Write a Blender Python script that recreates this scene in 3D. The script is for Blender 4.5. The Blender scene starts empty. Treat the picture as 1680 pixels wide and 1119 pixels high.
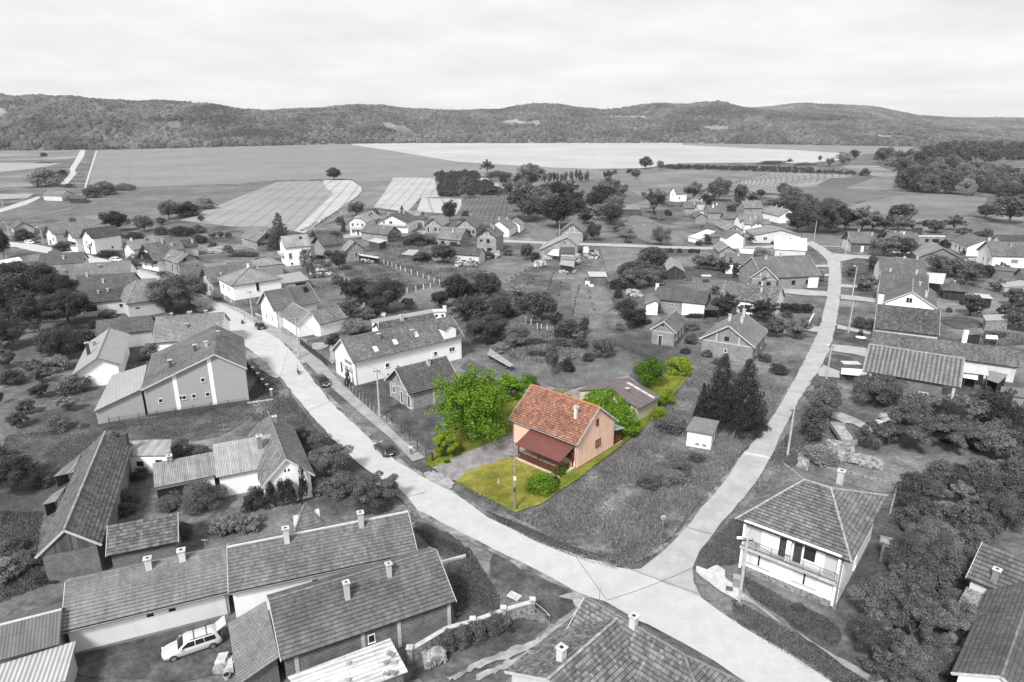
import bpy, math, random
import numpy as np
from mathutils import Vector, Matrix
random.seed(7)
rad = math.radians
scene = bpy.context.scene
COL = scene.collection
# ------------------------------------------------------------------ camera
CAM_H, FPX, PITCH = 43.0,1080.0, rad(18.17)
CP, SP = math.cos(PITCH), math.sin(PITCH)
cam_data = bpy.data.cameras.new("camera")
cam_data.sensor_width = 36.0
cam_data.lens = FPX / 1680.0 * 36.0
cam_data.clip_start, cam_data.clip_end = 1.0,30000.0
cam = bpy.data.objects.new("camera", cam_data)
COL.objects.link(cam)
cam.location = (0,0, CAM_H)
cam.rotation_euler = (rad(90) - PITCH, 0,0)
scene.camera = cam
# ------------------------------------------------------------------ light
SUN_EL, SUN_AZ = rad(46), rad(205)          # azimuth clockwise from +Y: the sun stands behind the camera, to the left
sun_data = bpy.data.lights.new("sun", 'SUN')
sun_data.energy = 2.8
sun_data.angle = rad(11)
sun_data.color = (1.0,1.0,1.0)          # the photograph is black and white outside the garden
sun = bpy.data.objects.new("sun", sun_data)
COL.objects.link(sun)
sd = Vector((math.sin(SUN_AZ) * math.cos(SUN_EL), math.cos(SUN_AZ) * math.cos(SUN_EL), math.sin(SUN_EL)))
sun.rotation_euler = sd.to_track_quat('Z','Y').to_euler()
world = bpy.data.worlds.new("World")
scene.world = world
world.use_nodes = True
wt = world.node_tree
for n in list(wt.nodes):
 wt.nodes.remove(n)
def wn(t, **k):
 n = wt.nodes.new(t)
 for a, b in k.items():
  setattr(n, a, b)
 return n
w_out = wn('ShaderNodeOutputWorld'); w_bg = wn('ShaderNodeBackground')
w_sky = wn('ShaderNodeTexSky', sky_type='NISHITA')
w_sky.sun_disc = False; w_sky.sun_elevation = SUN_EL; w_sky.sun_rotation = SUN_AZ
w_bw = wn('ShaderNodeRGBToBW')
w_tc = wn('ShaderNodeTexCoord'); w_sep = wn('ShaderNodeSeparateXYZ'); w_cmb = wn('ShaderNodeCombineXYZ')
w_zz = wn('ShaderNodeMath', operation='ADD'); w_zz.inputs[1].default_value = 0.12
w_dx = wn('ShaderNodeMath', operation='DIVIDE'); w_dy = wn('ShaderNodeMath', operation='DIVIDE')
w_no = wn('ShaderNodeTexNoise'); w_no.inputs['Scale'].default_value = 1.1; w_no.inputs['Detail'].default_value = 6
w_no.inputs['Roughness'].default_value = 0.55
w_rmp = wn('ShaderNodeMapRange')
w_rmp.inputs['From Min'].default_value = 0.3; w_rmp.inputs['From Max'].default_value = 0.7
w_rmp.inputs['To Min'].default_value = 7.0; w_rmp.inputs['To Max'].default_value = 9.0
w_mix = wn('ShaderNodeMix', data_type='FLOAT'); w_mix.inputs[0].default_value = 0.9
L = wt.links.new
L(w_tc.outputs['Generated'], w_sep.inputs[0])
L(w_sep.outputs['Z'], w_zz.inputs[0])
L(w_sep.outputs['X'], w_dx.inputs[0]); L(w_zz.outputs[0], w_dx.inputs[1])
L(w_sep.outputs['Y'], w_dy.inputs[0]); L(w_zz.outputs[0], w_dy.inputs[1])
L(w_dx.outputs[0], w_cmb.inputs[0]); L(w_dy.outputs[0], w_cmb.inputs[1])
L(w_cmb.outputs[0], w_no.inputs['Vector']); L(w_no.outputs[0], w_rmp.inputs[0])
L(w_sky.outputs[0], w_bw.inputs[0]); L(w_bw.outputs[0], w_mix.inputs[2]); L(w_rmp.outputs[0], w_mix.inputs[3])
L(w_mix.outputs[0], w_bg.inputs['Color']); L(w_bg.outputs[0], w_out.inputs[0])
w_bg.inputs['Strength'].default_value = 0.069
scene.view_settings.view_transform = 'Standard'
scene.view_settings.look = 'None'
scene.view_settings.exposure = 0.8
scene.view_settings.gamma = 1.0
scene.render.engine = 'CYCLES'
scene.cycles.max_bounces = 5
scene.cycles.diffuse_bounces = 3
scene.cycles.volume_bounces = 1
scene.cycles.use_denoising = True
# ------------------------------------------------------------------ survey: a point of the photograph -> a point of the plain
ZONES = dict(A=(0,320,4), B=(400,320,4), C=(800,320,4), D=(1200,320,3.5), E=(0,560,4), F=(0,840,4), G=(400,840,4),
             H=(400,560,4), I=(800,560,4), J=(1200,560,3.5), K=(800,840,4), L=(1200,820,3.5), M=(0,150,3), N=(560,150,3),
             O=(1120,150,3), a=(0,350,7.99), b=(180,370,7.99), c=(380,350,7.99), d=(550,330,9.882), e=(680,340,8.4),
             f=(870,350,7.99), g=(1060,300,9.32), h=(1180,320,9.32), i=(1370,360,5.406), j=(1160,400,6.99),
             k=(560,480,6.99), l=(1500,560,9.32), m=(1400,860,5.986), n=(180,620,6.99), o=(0,400,6.99),
             p=(380,490,7.46), q=(600,700,13.98), r=(260,1010,10.26), s=(1290,680,7.99), t=(640,940,6.0),
             u=(1200,860,6.995), v=(820,650,7.46), w=(480,590,15.99), X=(0,0,1))
def full(z, x, y):
 ox, oy, s = ZONES[z]
 return ox + x / s, oy + y / s
def ray(px, py, z=0.0):
 dx, dy = (px - 840.0) / FPX, (py - 559.5) / FPX
 t = (CAM_H - z) / (SP + dy * CP)
 return Vector((dx * t, t * (CP - dy * SP), z)), t
def at(z, x, y, h=0.0):
 px, py = full(z, x, y)
 return ray(px, py, h)[0]
def depth(z, x, y, h=0.0):
 px, py = full(z, x, y)
 return ray(px, py, h)[1]
# ------------------------------------------------------------------ materials
MATS = {}
class NT:
 def __init__(s, name):
  s.m = bpy.data.materials.new(name); s.m.use_nodes = True
  s.t = s.m.node_tree
  for n in list(s.t.nodes):
   s.t.nodes.remove(n)
  s.out = s.n('ShaderNodeOutputMaterial')
  s.b = s.n('ShaderNodeBsdfPrincipled')
  s.l(s.b.outputs[0], s.out.inputs[0])
 def n(s, t, ins=None, **k):
  n = s.t.nodes.new(t)
  for a, v in k.items():
   setattr(n, a, v)
  for a, v in (ins or {}).items():
   n.inputs[a].default_value = v
  return n
 def l(s, a, b):
  s.t.links.new(a, b)
 def noise(s, vec, scale, detail=4, rough=0.55, lo=0.35, hi=0.65, a=0.0, b=1.0):
  n = s.n('ShaderNodeTexNoise', {'Scale': scale, 'Detail': detail, 'Roughness': rough})
  if vec is not None: s.l(vec, n.inputs['Vector'])
  r = s.n('ShaderNodeMapRange', {'From Min': lo, 'From Max': hi, 'To Min': a, 'To Max': b})
  s.l(n.outputs[0], r.inputs[0])
  return r.outputs[0]
 def mul(s, col, fac):           # colour * factor
  v = s.n('ShaderNodeVectorMath', operation='SCALE')
  if isinstance(col, tuple): v.inputs[0].default_value = col[:3]
  else: s.l(col, v.inputs[0])
  s.l(fac, v.inputs['Scale'])
  return v.outputs[0]
 def mix(s, f, a, b):
  m = s.n('ShaderNodeMix', data_type='RGBA')
  if isinstance(f, float): m.inputs[0].default_value = f
  else: s.l(f, m.inputs[0])
  for i, c in ((6, a),(7, b)):
   if isinstance(c, tuple): m.inputs[i].default_value = c if len(c) == 4 else (*c, 1)
   else: s.l(c, m.inputs[i])
  return m.outputs[2]
 def bump(s, h, strength=0.4, dist=0.05):
  b = s.n('ShaderNodeBump', {'Strength': strength, 'Distance': dist})
  s.l(h, b.inputs['Height']); s.l(b.outputs[0], s.b.inputs['Normal'])
def G(g):
 return g if isinstance(g, tuple) else (g, g, g)
def key(*a):
 return tuple(a)
def plain(name, c, rough=0.7, metal=0.0, spec=0.3, coat=0.0, var=0.12, sc=2.0):
 k = key('plain', name, c, rough)
 if k in MATS: return MATS[k]
 T = NT(name); c = G(c)
 g = T.n('ShaderNodeNewGeometry')
 f = T.noise(g.outputs['Position'], sc, 5, a=1 - var, b=1 + var)
 T.l(T.mul(c, f), T.b.inputs['Base Color'])
 T.b.inputs['Roughness'].default_value = rough; T.b.inputs['Metallic'].default_value = metal
 T.b.inputs['Specular IOR Level'].default_value = spec; T.b.inputs['Coat Weight'].default_value = coat
 MATS[k] = T.m; return T.m
def plaster(c, grime=0.25):
 k = key('plaster', c, grime)
 if k in MATS: return MATS[k]
 T = NT('plaster'); c = G(c)
 uv = T.n('ShaderNodeUVMap')
 sc = T.n('ShaderNodeMapping', {'Scale': (1.6,.22,1)}); T.l(uv.outputs[0], sc.inputs[0])
 g = T.n('ShaderNodeNewGeometry')
 streak = T.noise(sc.outputs[0], 1.0,5,.6,.5,.78,1.0,1 - grime)
 blot = T.noise(g.outputs['Position'], .45,5,.6,.3,.7,1 - grime * .35,1.04)
 fine = T.noise(g.outputs['Position'], 9.0,3,.6,.3,.7,.97,1.03)
 m = T.n('ShaderNodeMath', operation='MULTIPLY'); T.l(streak, m.inputs[0]); T.l(blot, m.inputs[1])
 m2 = T.n('ShaderNodeMath', operation='MULTIPLY'); T.l(m.outputs[0], m2.inputs[0]); T.l(fine, m2.inputs[1])
 T.l(T.mul(c, m2.outputs[0]), T.b.inputs['Base Color'])
 T.b.inputs['Roughness'].default_value = .9; T.b.inputs['Specular IOR Level'].default_value = .15
 MATS[k] = T.m; return T.m
def blocks(c=.17, mortar=.34, w=.26, h=.21):
 k = key('blocks', c, mortar, w)
 if k in MATS: return MATS[k]
 T = NT('clay_blocks')
 uv = T.n('ShaderNodeUVMap')
 br = T.n('ShaderNodeTexBrick', {'Color1': (*G(c * .82), 1), 'Color2': (*G(c * 1.22), 1), 'Mortar': (*G(mortar), 1), 'Scale': 1.0,
             'Mortar Size': .016,'Mortar Smooth': .3,'Bias': 0.0,'Brick Width': w, 'Row Height': h})
 T.l(uv.outputs[0], br.inputs['Vector'])
 g = T.n('ShaderNodeNewGeometry')
 f = T.noise(g.outputs['Position'], .8,6,.65,.3,.72,.72,1.3)
 T.l(T.mul(br.outputs['Color'], f), T.b.inputs['Base Color'])
 T.b.inputs['Roughness'].default_value = .95
 T.bump(br.outputs['Fac'], -.4,.166)
 MATS[k] = T.m; return T.m
def tiles(c=.14, lichen=.3, var=.22, w=.3, row=.36, gap=.42, lich_c=None, big=1.0):
 """interlocking clay or concrete roof tiles, weathered; UV in metres, v up the slope"""
 k = key('tiles', c, lichen, var, w, row, gap, lich_c)
 if k in MATS: return MATS[k]
 T = NT('roof_tiles'); c3 = G(c)
 uv = T.n('ShaderNodeUVMap')
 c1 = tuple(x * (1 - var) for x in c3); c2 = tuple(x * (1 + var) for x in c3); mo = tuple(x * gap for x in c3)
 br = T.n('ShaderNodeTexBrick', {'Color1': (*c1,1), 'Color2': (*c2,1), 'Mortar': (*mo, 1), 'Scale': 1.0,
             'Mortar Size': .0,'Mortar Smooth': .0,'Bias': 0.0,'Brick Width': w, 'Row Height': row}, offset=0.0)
 T.l(uv.outputs[0], br.inputs['Vector'])
 g = T.n('ShaderNodeNewGeometry')
 f1 = T.noise(g.outputs['Position'], .28,6,.62,.3,.7,.76,1.26)
 f2 = T.noise(g.outputs['Position'], 2.6,4,.6,.3,.7,.86,1.14)
 st = T.n('ShaderNodeMapping', {'Scale': (2.2,.16,1)}); T.l(uv.outputs[0], st.inputs[0])
 f3 = T.noise(st.outputs[0], 1.0,4,.6,.35,.7,.86,1.14)
 m = T.n('ShaderNodeMath', operation='MULTIPLY'); T.l(f1, m.inputs[0]); T.l(f2, m.inputs[1])
 m3 = T.n('ShaderNodeMath', operation='MULTIPLY'); T.l(m.outputs[0], m3.inputs[0]); T.l(f3, m3.inputs[1])
 base = T.mul(br.outputs['Color'], m3.outputs[0])
 lc = lich_c or tuple(min(.6, x * 1.2 + .12) for x in c3)
 lm = T.noise(g.outputs['Position'], 1.9,8,.74,.56,.70,0, lichen)
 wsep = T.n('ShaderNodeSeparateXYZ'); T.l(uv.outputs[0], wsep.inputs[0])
 def edge(out, per, wd, dep):      # dark joint every 'per' metres; along courses it paints the shade under tile edges
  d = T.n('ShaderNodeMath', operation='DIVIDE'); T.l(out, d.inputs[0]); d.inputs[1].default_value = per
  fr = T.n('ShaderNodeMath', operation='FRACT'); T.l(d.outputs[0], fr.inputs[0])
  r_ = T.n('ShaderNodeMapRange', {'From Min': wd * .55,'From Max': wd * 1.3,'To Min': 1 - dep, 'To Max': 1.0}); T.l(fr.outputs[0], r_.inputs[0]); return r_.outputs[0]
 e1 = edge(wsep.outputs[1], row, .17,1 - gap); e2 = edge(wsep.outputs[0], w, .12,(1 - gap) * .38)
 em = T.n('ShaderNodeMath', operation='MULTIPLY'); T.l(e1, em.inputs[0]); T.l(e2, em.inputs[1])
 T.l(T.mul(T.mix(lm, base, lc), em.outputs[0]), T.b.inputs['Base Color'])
 T.b.inputs['Roughness'].default_value = .88; T.b.inputs['Specular IOR Level'].default_value = .2
 wv = T.n('ShaderNodeSeparateXYZ'); T.l(uv.outputs[0], wv.inputs[0])
 def saw(out, per):
  d = T.n('ShaderNodeMath', operation='DIVIDE'); T.l(out, d.inputs[0]); d.inputs[1].default_value = per
  fr = T.n('ShaderNodeMath', operation='FRACT'); T.l(d.outputs[0], fr.inputs[0]); return fr.outputs[0], d.outputs[0]
 sx, dxx = saw(wv.outputs[0], w)
 si = T.n('ShaderNodeMath', operation='MULTIPLY'); T.l(dxx, si.inputs[0]); si.inputs[1].default_value = 2 * math.pi
 sn = T.n('ShaderNodeMath', operation='SINE'); T.l(si.outputs[0], sn.inputs[0])
 sm = T.n('ShaderNodeMath', operation='MULTIPLY'); T.l(sn.outputs[0], sm.inputs[0]); sm.inputs[1].default_value = .35
 sy, _ = saw(wv.outputs[1], row)
 ad = T.n('ShaderNodeMath', operation='SUBTRACT'); T.l(sm.outputs[0], ad.inputs[0]); T.l(sy, ad.inputs[1])
 T.bump(ad.outputs[0], .7,.035)
 MATS[k] = T.m; return T.m
def corrugated(c=.4, per=.18, streak=.25, panel=1.0, rough=.8, metal=0.0, dark=.35, across=False):
 """corrugated sheets: ribs run down the slope, sheet laps across it, weather stains"""
 k = key('corr', c, per, streak, panel, rough, dark, across)
 if k in MATS: return MATS[k]
 T = NT('corrugated_sheet'); c3 = G(c)
 uv = T.n('ShaderNodeUVMap')
 if across:
  r9 = T.n('ShaderNodeMapping', {'Rotation': (0,0, math.pi / 2)}); T.l(uv.outputs[0], r9.inputs[0]); uv = r9
 sp = T.n('ShaderNodeSeparateXYZ'); T.l(uv.outputs[0], sp.inputs[0])
 a = T.n('ShaderNodeMath', operation='MULTIPLY'); T.l(sp.outputs[0], a.inputs[0]); a.inputs[1].default_value = 2 * math.pi / per
 s_ = T.n('ShaderNodeMath', operation='SINE'); T.l(a.outputs[0], s_.inputs[0])
 br = T.n('ShaderNodeTexBrick', {'Color1': (*c3,1), 'Color2': (*tuple(x * .86 for x in c3), 1), 'Mortar': (*tuple(x * .5 for x in c3), 1),
             'Scale': 1.0,'Mortar Size': .02,'Mortar Smooth': .3,'Bias': 0.0,'Brick Width': panel, 'Row Height': panel * 1.9}, offset=0.0)
 T.l(uv.outputs[0], br.inputs['Vector'])
 mp = T.n('ShaderNodeMapping', {'Scale': (3.0,.25,1)}); T.l(uv.outputs[0], mp.inputs[0])
 f = T.noise(mp.outputs[0], 1.0,6,.65,.3,.72,1 + streak * .4,1 - streak)
 g = T.n('ShaderNodeNewGeometry')
 f2 = T.noise(g.outputs['Position'], .9,6,.65,.35,.7,1 - streak * .6,1.1)
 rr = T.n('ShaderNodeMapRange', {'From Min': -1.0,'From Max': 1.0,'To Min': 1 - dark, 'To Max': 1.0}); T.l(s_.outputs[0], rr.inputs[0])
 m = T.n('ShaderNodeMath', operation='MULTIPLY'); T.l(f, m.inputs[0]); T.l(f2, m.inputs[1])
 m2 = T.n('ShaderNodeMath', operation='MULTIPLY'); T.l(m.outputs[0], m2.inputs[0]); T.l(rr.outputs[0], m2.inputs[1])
 T.l(T.mul(br.outputs['Color'], m2.outputs[0]), T.b.inputs['Base Color'])
 T.b.inputs['Roughness'].default_value = rough; T.b.inputs['Metallic'].default_value = metal
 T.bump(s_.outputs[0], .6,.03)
 MATS[k] = T.m; return T.m
def boards(c=.12, w=.18):
 k = key('boards', c, w)
 if k in MATS: return MATS[k]
 T = NT('wooden_boards'); c3 = G(c)
 uv = T.n('ShaderNodeUVMap')
 br = T.n('ShaderNodeTexBrick', {'Color1': (*tuple(x * .6 for x in c3), 1), 'Color2': (*tuple(x * 1.5 for x in c3), 1), 'Mortar': (*tuple(x * .25 for x in c3), 1),
             'Scale': 1.0,'Mortar Size': .015,'Bias': 0.0,'Brick Width': w, 'Row Height': 6.0}, offset=0.0)
 T.l(uv.outputs[0], br.inputs['Vector'])
 mp = T.n('ShaderNodeMapping', {'Scale': (9.0,.6,1)}); T.l(uv.outputs[0], mp.inputs[0])
 f = T.noise(mp.outputs[0], 1.0,5,.6,.3,.7,.8,1.25)
 T.l(T.mul(br.outputs['Color'], f), T.b.inputs['Base Color'])
 T.b.inputs['Roughness'].default_value = .9
 MATS[k] = T.m; return T.m
def ground_mat(name, c, var=.3, big=.05, fine=1.2, c2=None, mixsc=.12, rows=None, bumpd=.06):
 """soil, grass or crop; rows = (angle, period, depth): planted or tyre rows running along that direction"""
 k = key('ground', name, c, var, c2, rows)
 if k in MATS: return MATS[k]
 T = NT(name); c3 = G(c)
 g = T.n('ShaderNodeNewGeometry'); P = g.outputs['Position']
 f1 = T.noise(P, big, 6,.62,.3,.7,1 - var * .7,1 + var * .7)
 f2 = T.noise(P, fine, 6,.7,.25,.75,1 - var, 1 + var)
 m = T.n('ShaderNodeMath', operation='MULTIPLY'); T.l(f1, m.inputs[0]); T.l(f2, m.inputs[1])
 f4 = T.noise(P, fine * .22,5,.68,.3,.7,1 - var * .6,1 + var * .6)
 m4 = T.n('ShaderNodeMath', operation='MULTIPLY'); T.l(m.outputs[0], m4.inputs[0]); T.l(f4, m4.inputs[1])
 col = c3; fac = m4.outputs[0]
 if c2 is not None:
  col = T.mix(T.noise(P, mixsc, 7,.68,.42,.62,0,1), c3, G(c2))
 if rows:
  ang, per, dep = rows
  mp = T.n('ShaderNodeMapping', {'Rotation': (0,0,-ang)}); T.l(P, mp.inputs[0])
  sp = T.n('ShaderNodeSeparateXYZ'); T.l(mp.outputs[0], sp.inputs[0])
  wob = T.noise(P, .012,2,.5,0,1,-per * .12, per * .12)
  ad = T.n('ShaderNodeMath', operation='ADD'); T.l(sp.outputs[1], ad.inputs[0]); T.l(wob, ad.inputs[1])
  a = T.n('ShaderNodeMath', operation='MULTIPLY'); T.l(ad.outputs[0], a.inputs[0]); a.inputs[1].default_value = 2 * math.pi / per
  s_ = T.n('ShaderNodeMath', operation='SINE'); T.l(a.outputs[0], s_.inputs[0])
  r_ = T.n('ShaderNodeMapRange', {'From Min': .7,'From Max': 1.0,'To Min': 1.0,'To Max': 1 - dep}); T.l(s_.outputs[0], r_.inputs[0])
  m2 = T.n('ShaderNodeMath', operation='MULTIPLY'); T.l(fac, m2.inputs[0]); T.l(r_.outputs[0], m2.inputs[1]); fac = m2.outputs[0]
 T.l(T.mul(col, fac), T.b.inputs['Base Color'])
 T.b.inputs['Roughness'].default_value = .95; T.b.inputs['Specular IOR Level'].default_value = .1
 T.bump(f2,.5, bumpd)
 MATS[k] = T.m; return T.m
def leaf_mat(name, dark, light, rnd=.3, trans=.25):
 k = key('leaf', name)
 if k in MATS: return MATS[k]
 T = NT(name)
 at_ = T.n('ShaderNodeAttribute', attribute_name='tint')
 oi = T.n('ShaderNodeObjectInfo')
 r = T.n('ShaderNodeMapRange', {'From Min': 0.0,'From Max': 1.0,'To Min': 1 - rnd, 'To Max': 1 + rnd}); T.l(oi.outputs['Random'], r.inputs[0])
 c = T.mul(T.mix(at_.outputs['Fac'], G(dark), G(light)), r.outputs[0])
 T.l(c, T.b.inputs['Base Color'])
 T.b.inputs['Roughness'].default_value = .7; T.b.inputs['Specular IOR Level'].default_value = .25
 tr = T.n('ShaderNodeBsdfTranslucent'); T.l(c, tr.inputs[0])
 mx = T.n('ShaderNodeMixShader', {0: trans}); T.l(T.b.outputs[0], mx.inputs[1]); T.l(tr.outputs[0], mx.inputs[2])
 T.l(mx.outputs[0], T.out.inputs[0])
 MATS[k] = T.m; return T.m
def glass(c=.03, rough=.08):
 k = key('glass', c)
 if k in MATS: return MATS[k]
 T = NT('window_glass'); T.b.inputs['Base Color'].default_value = (*G(c), 1)
 T.b.inputs['Roughness'].default_value = rough; T.b.inputs['Specular IOR Level'].default_value = .5
 MATS[k] = T.m; return T.m
BARK = plain('bark',.12,.95, sc=6, var=.4)
CONC = plain('concrete',.38,.9, var=.2)
LCONC = plain('light_concrete',.48,.9, var=.15)
WHITE = plain('white_paint',.82,.6, var=.05)
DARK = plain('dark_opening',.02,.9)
DWOOD = plain('dark_wood',.05,.8, var=.3)
GREYP = plain('grey_paint',.22,.6)
METAL = plain('galvanised_metal',.42,.45, metal=.6)
RUSTY = plain('rusty_metal',.09,.8, var=.4)
# ------------------------------------------------------------------ meshes
class MB:
 def __init__(s): s.v = []; s.f = []; s.uv = []
 def face(s, pts, uvs=None):
  i = len(s.v); s.v += [tuple(p) for p in pts]; s.f.append(tuple(range(i, i + len(pts))))
  if uvs is None:
   a = Vector(pts[1]) - Vector(pts[0]); n = a.cross(Vector(pts[2]) - Vector(pts[1]))
   if n.length < 1e-9: n = Vector((0,0,1))
   n.normalize()
   e = Vector((0,0,1)).cross(n)
   e = e.normalized() if e.length > 1e-3 else Vector((1,0,0))
   w = n.cross(e)
   uvs = [(Vector(p).dot(e), Vector(p).dot(w)) for p in pts]
  s.uv += list(uvs)
 def box(s, x0, x1, y0, y1, z0, z1, top=True, bottom=True):
  p = [(x0,y0,z0),(x1,y0,z0),(x1,y1,z0),(x0,y1,z0),(x0,y0,z1),(x1,y0,z1),(x1,y1,z1),(x0,y1,z1)]
  q = [(0,1,5,4),(1,2,6,5),(2,3,7,6),(3,0,4,7)]
  if top: q.append((4,5,6,7))
  if bottom: q.append((3,2,1,0))
  for f in q: s.face([p[i] for i in f])
 def prism(s, bot, top, cap=True):
  n = len(bot)
  for i in range(n):
   j = (i + 1) % n; s.face([bot[i], bot[j], top[j], top[i]])
  if cap: s.face(top); s.face(bot[::-1])
 def tube(s, p0, p1, r0, r1=None, n=8, cap=True):
  r1 = r0 if r1 is None else r1
  p0 = Vector(p0); p1 = Vector(p1); d = (p1 - p0)
  if d.length < 1e-6: return
  d.normalize(); a = d.orthogonal().normalized(); b = d.cross(a)
  c0 = [p0 + (a * math.cos(t) + b * math.sin(t)) * r0 for t in [2 * math.pi * i / n for i in range(n)]]
  c1 = [p1 + (a * math.cos(t) + b * math.sin(t)) * r1 for t in [2 * math.pi * i / n for i in range(n)]]
  s.prism(c0, c1, cap)
 def bar(s, p0, p1, w, h):
  p0 = Vector(p0); p1 = Vector(p1); d = (p1 - p0).normalized()
  u = Vector((0,0,1)) if abs(d.z) < .95 else Vector((0,1,0))
  a = d.cross(u).normalized() * w / 2; b = a.normalized().cross(d).normalized() * h / 2
  s.prism([p0 + a + b, p0 - a + b, p0 - a - b, p0 + a - b], [p1 + a + b, p1 - a + b, p1 - a - b, p1 + a - b])
 def blob(s, c, rx, ry, rz, seed=0, n=8, m=5, jit=.12):
  rr = random.Random(seed); rows = []
  for i in range(m + 1):
   th = math.pi * i / m; row = []
   for k in range(n):
    ph = 2 * math.pi * k / n; q = 1 + rr.uniform(-jit, jit)
    row.append((c[0] + rx * q * math.sin(th) * math.cos(ph), c[1] + ry * q * math.sin(th) * math.sin(ph), c[2] + rz * (q if 0 < i < m else 1) * math.cos(th)))
   rows.append(row)
  for i in range(m):
   for k in range(n):
    j = (k + 1) % n; s.face([rows[i][k], rows[i + 1][k], rows[i + 1][j], rows[i][j]])
 def build(s, name, mat, parent=None, smooth=False, loc=None, weld=False):
  me = bpy.data.meshes.new(name); me.from_pydata(s.v, [], s.f)
  if weld: smooth = True
  ul = me.uv_layers.new(name='UVMap'); ul.data.foreach_set('uv', np.array(s.uv, dtype=np.float32).ravel())
  me.materials.append(mat)
  if smooth: me.polygons.foreach_set('use_smooth', [True] * len(me.polygons))
  if weld:
   import bmesh
   b = bmesh.new(); b.from_mesh(me); bmesh.ops.remove_doubles(b, verts=b.verts, dist=1e-4); bmesh.ops.recalc_face_normals(b, faces=b.faces); b.to_mesh(me); b.free()
  me.update()
  o = bpy.data.objects.new(name, me); COL.objects.link(o)
  if parent is not None: o.parent = parent
  if loc is not None: o.location = loc
  return o
def tag(o, label=None, cat=None, group=None, kind=None):
 if label: o['label'] = label
 if cat: o['category'] = cat
 if group: o['group'] = group
 if kind: o['kind'] = kind
 return o
def empty(name, loc, rz=0.0, label=None, cat=None, group=None):
 o = bpy.data.objects.new(name, None); COL.objects.link(o)
 o.empty_display_size = .3
 o.location = loc; o.rotation_euler = (0,0, rz)
 return tag(o, label, cat, group)
# ------------------------------------------------------------------ ground, roads, fields
def jitter_poly(pts, step, amp, seed=1):
 rr = random.Random(seed); out = []
 n = len(pts)
 for i in range(n):
  a, b = Vector(pts[i]), Vector(pts[(i + 1) % n]); d = (b - a).length
  k = max(1, min(400, int(d / step)))
  for q in range(k):
   p = a.lerp(b, q / k)
   if amp: p = p + Vector((rr.uniform(-amp, amp), rr.uniform(-amp, amp), 0))
   out.append(p)
 return out
def chaikin(P, k=2):
 for _ in range(k):
  Q = []
  for i in range(len(P)):
   a, b = P[i], P[(i + 1) % len(P)]; Q += [a.lerp(b, .25), a.lerp(b, .75)]
  P = Q
 return P
def sheet(name, mat, pts, z, step=0, amp=0, kind='structure', label=None, seed=3):
 P = [Vector((p.x, p.y, z)) for p in pts]
 if name in ('grass_patch','gravel_yard','verge','gravel_track'): P = chaikin(P)
 if step: P = jitter_poly(P, step, amp, seed)
 from mathutils.geometry import tessellate_polygon
 tri = tessellate_polygon([P])
 m = bpy.data.meshes.new(name); m.from_pydata([tuple(p) for p in P], [], [tuple(t) for t in tri])
 m.materials.append(mat); m.update()
 bm_n = m.polygons
 o = bpy.data.objects.new(name, m); COL.objects.link(o)
 tag(o, label, None, None, kind)
 return o
def pts(z, *xy):
 return [at(z, xy[i], xy[i + 1]) for i in range(0, len(xy), 2)]
GRASS = ground_mat('meadow_grass',.088,.5,.03,1.8, c2=.175, mixsc=.06)
s_ = 6500.0
sheet('ground', GRASS, [Vector((-s_, -300,0)), Vector((s_, -300,0)), Vector((s_, 6400,0)), Vector((-s_, 6400,0))], 0.0)
ROAD = ground_mat('pale_gravel_asphalt',.45,.07,.12,5.0, c2=.41, mixsc=.5, bumpd=.01)
ROAD2 = ground_mat('pale_side_road',.38,.09,.12,5.0, c2=.32, mixsc=.4, bumpd=.01)
PAVE = ground_mat('concrete_pavement',.32,.12,.2,1.5, c2=.25, mixsc=.5, bumpd=.01)
GRAVEL = ground_mat('gravel',.36,.25,.3,3.0, c2=.22, mixsc=.5, bumpd=.02)
VERGE = ground_mat('worn_verge',.24,.4,.3,2.5, c2=.09, mixsc=.45, bumpd=.02)
upper = pts('X',-60,392,-20,396,21,398,54,401,90,407.5,145,419,176,427,222,442,255,453,290,462,318,474,350,494,392,514,440,547,462,560,490,592,515,627,
   542,660,575,692,612,727,650,757,687,780,715,795,750,814,800,851,875,885,960,917,1010,933,1040,938)
lower = pts('X',1500,1195,1360,1119,1288,1071,1219,1032,1190,1012,1150,982)
lower2 = pts('X',1250,1140,1170,1085,1090,1040,1010,1003,975,985,940,971,907,950,850,922,800,898,725,860,685,838,670,818,650,800,612,780,580,755,545,720,510,682,460,620,
             437,597,400,567,390,557,372,540,340,515,300,490,262,475,222,460,175,443,145,432,75,416,55,413,25,406,-20,404,-60,402)
far_up = pts('X',1040,938)
sheet('road', ROAD, upper + pts('X',1150,982,1190,1012,1219,1032,1288,1071,1360,1119,1500,1195) + pts('X',1400,1230) + lower2,.172,1.6,.13)
side_l = pts('X',1010,934,1032,937,1050,934,1065,927,1087,907,1106,887,1125,867,1147,840,1185,795,1200,774,1220,745,1260,697,1294,640,1323,586,1343,543,
             1356,491,1360,448,1357,428,1343,414,1326,402,1322,398)
side_r = pts('X',1333,396,1354,408,1368,418,1378,430,1380,448,1380,471,1377,497,1371,537,1360,577,1343,609,1320,643,1297,681,1266,749,1237,797,1200,840,1170,876,
             1147,907,1138,935,1137,957,1150,982,1190,1012,1180,1020,1080,985)
sheet('side_road', ROAD2, side_l + side_r, .168,1.6,.12)
sheet('road_branch', ROAD2, pts('X',1366,416,1400,419,1428,420,1520,424,1680,425,1680,430,1520,429,1428,426,1406,424,1378,430), .176,2,.1)
sheet('cross_road', ROAD2, pts('X',826,394,870,396,955,399,1060,402.5,1150,406,1250,404,1330,399,1335,403,1250,408.5,1150,410.5,1060,407,955,403.5,870,400,826,398.5), .174,3,.1)
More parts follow.
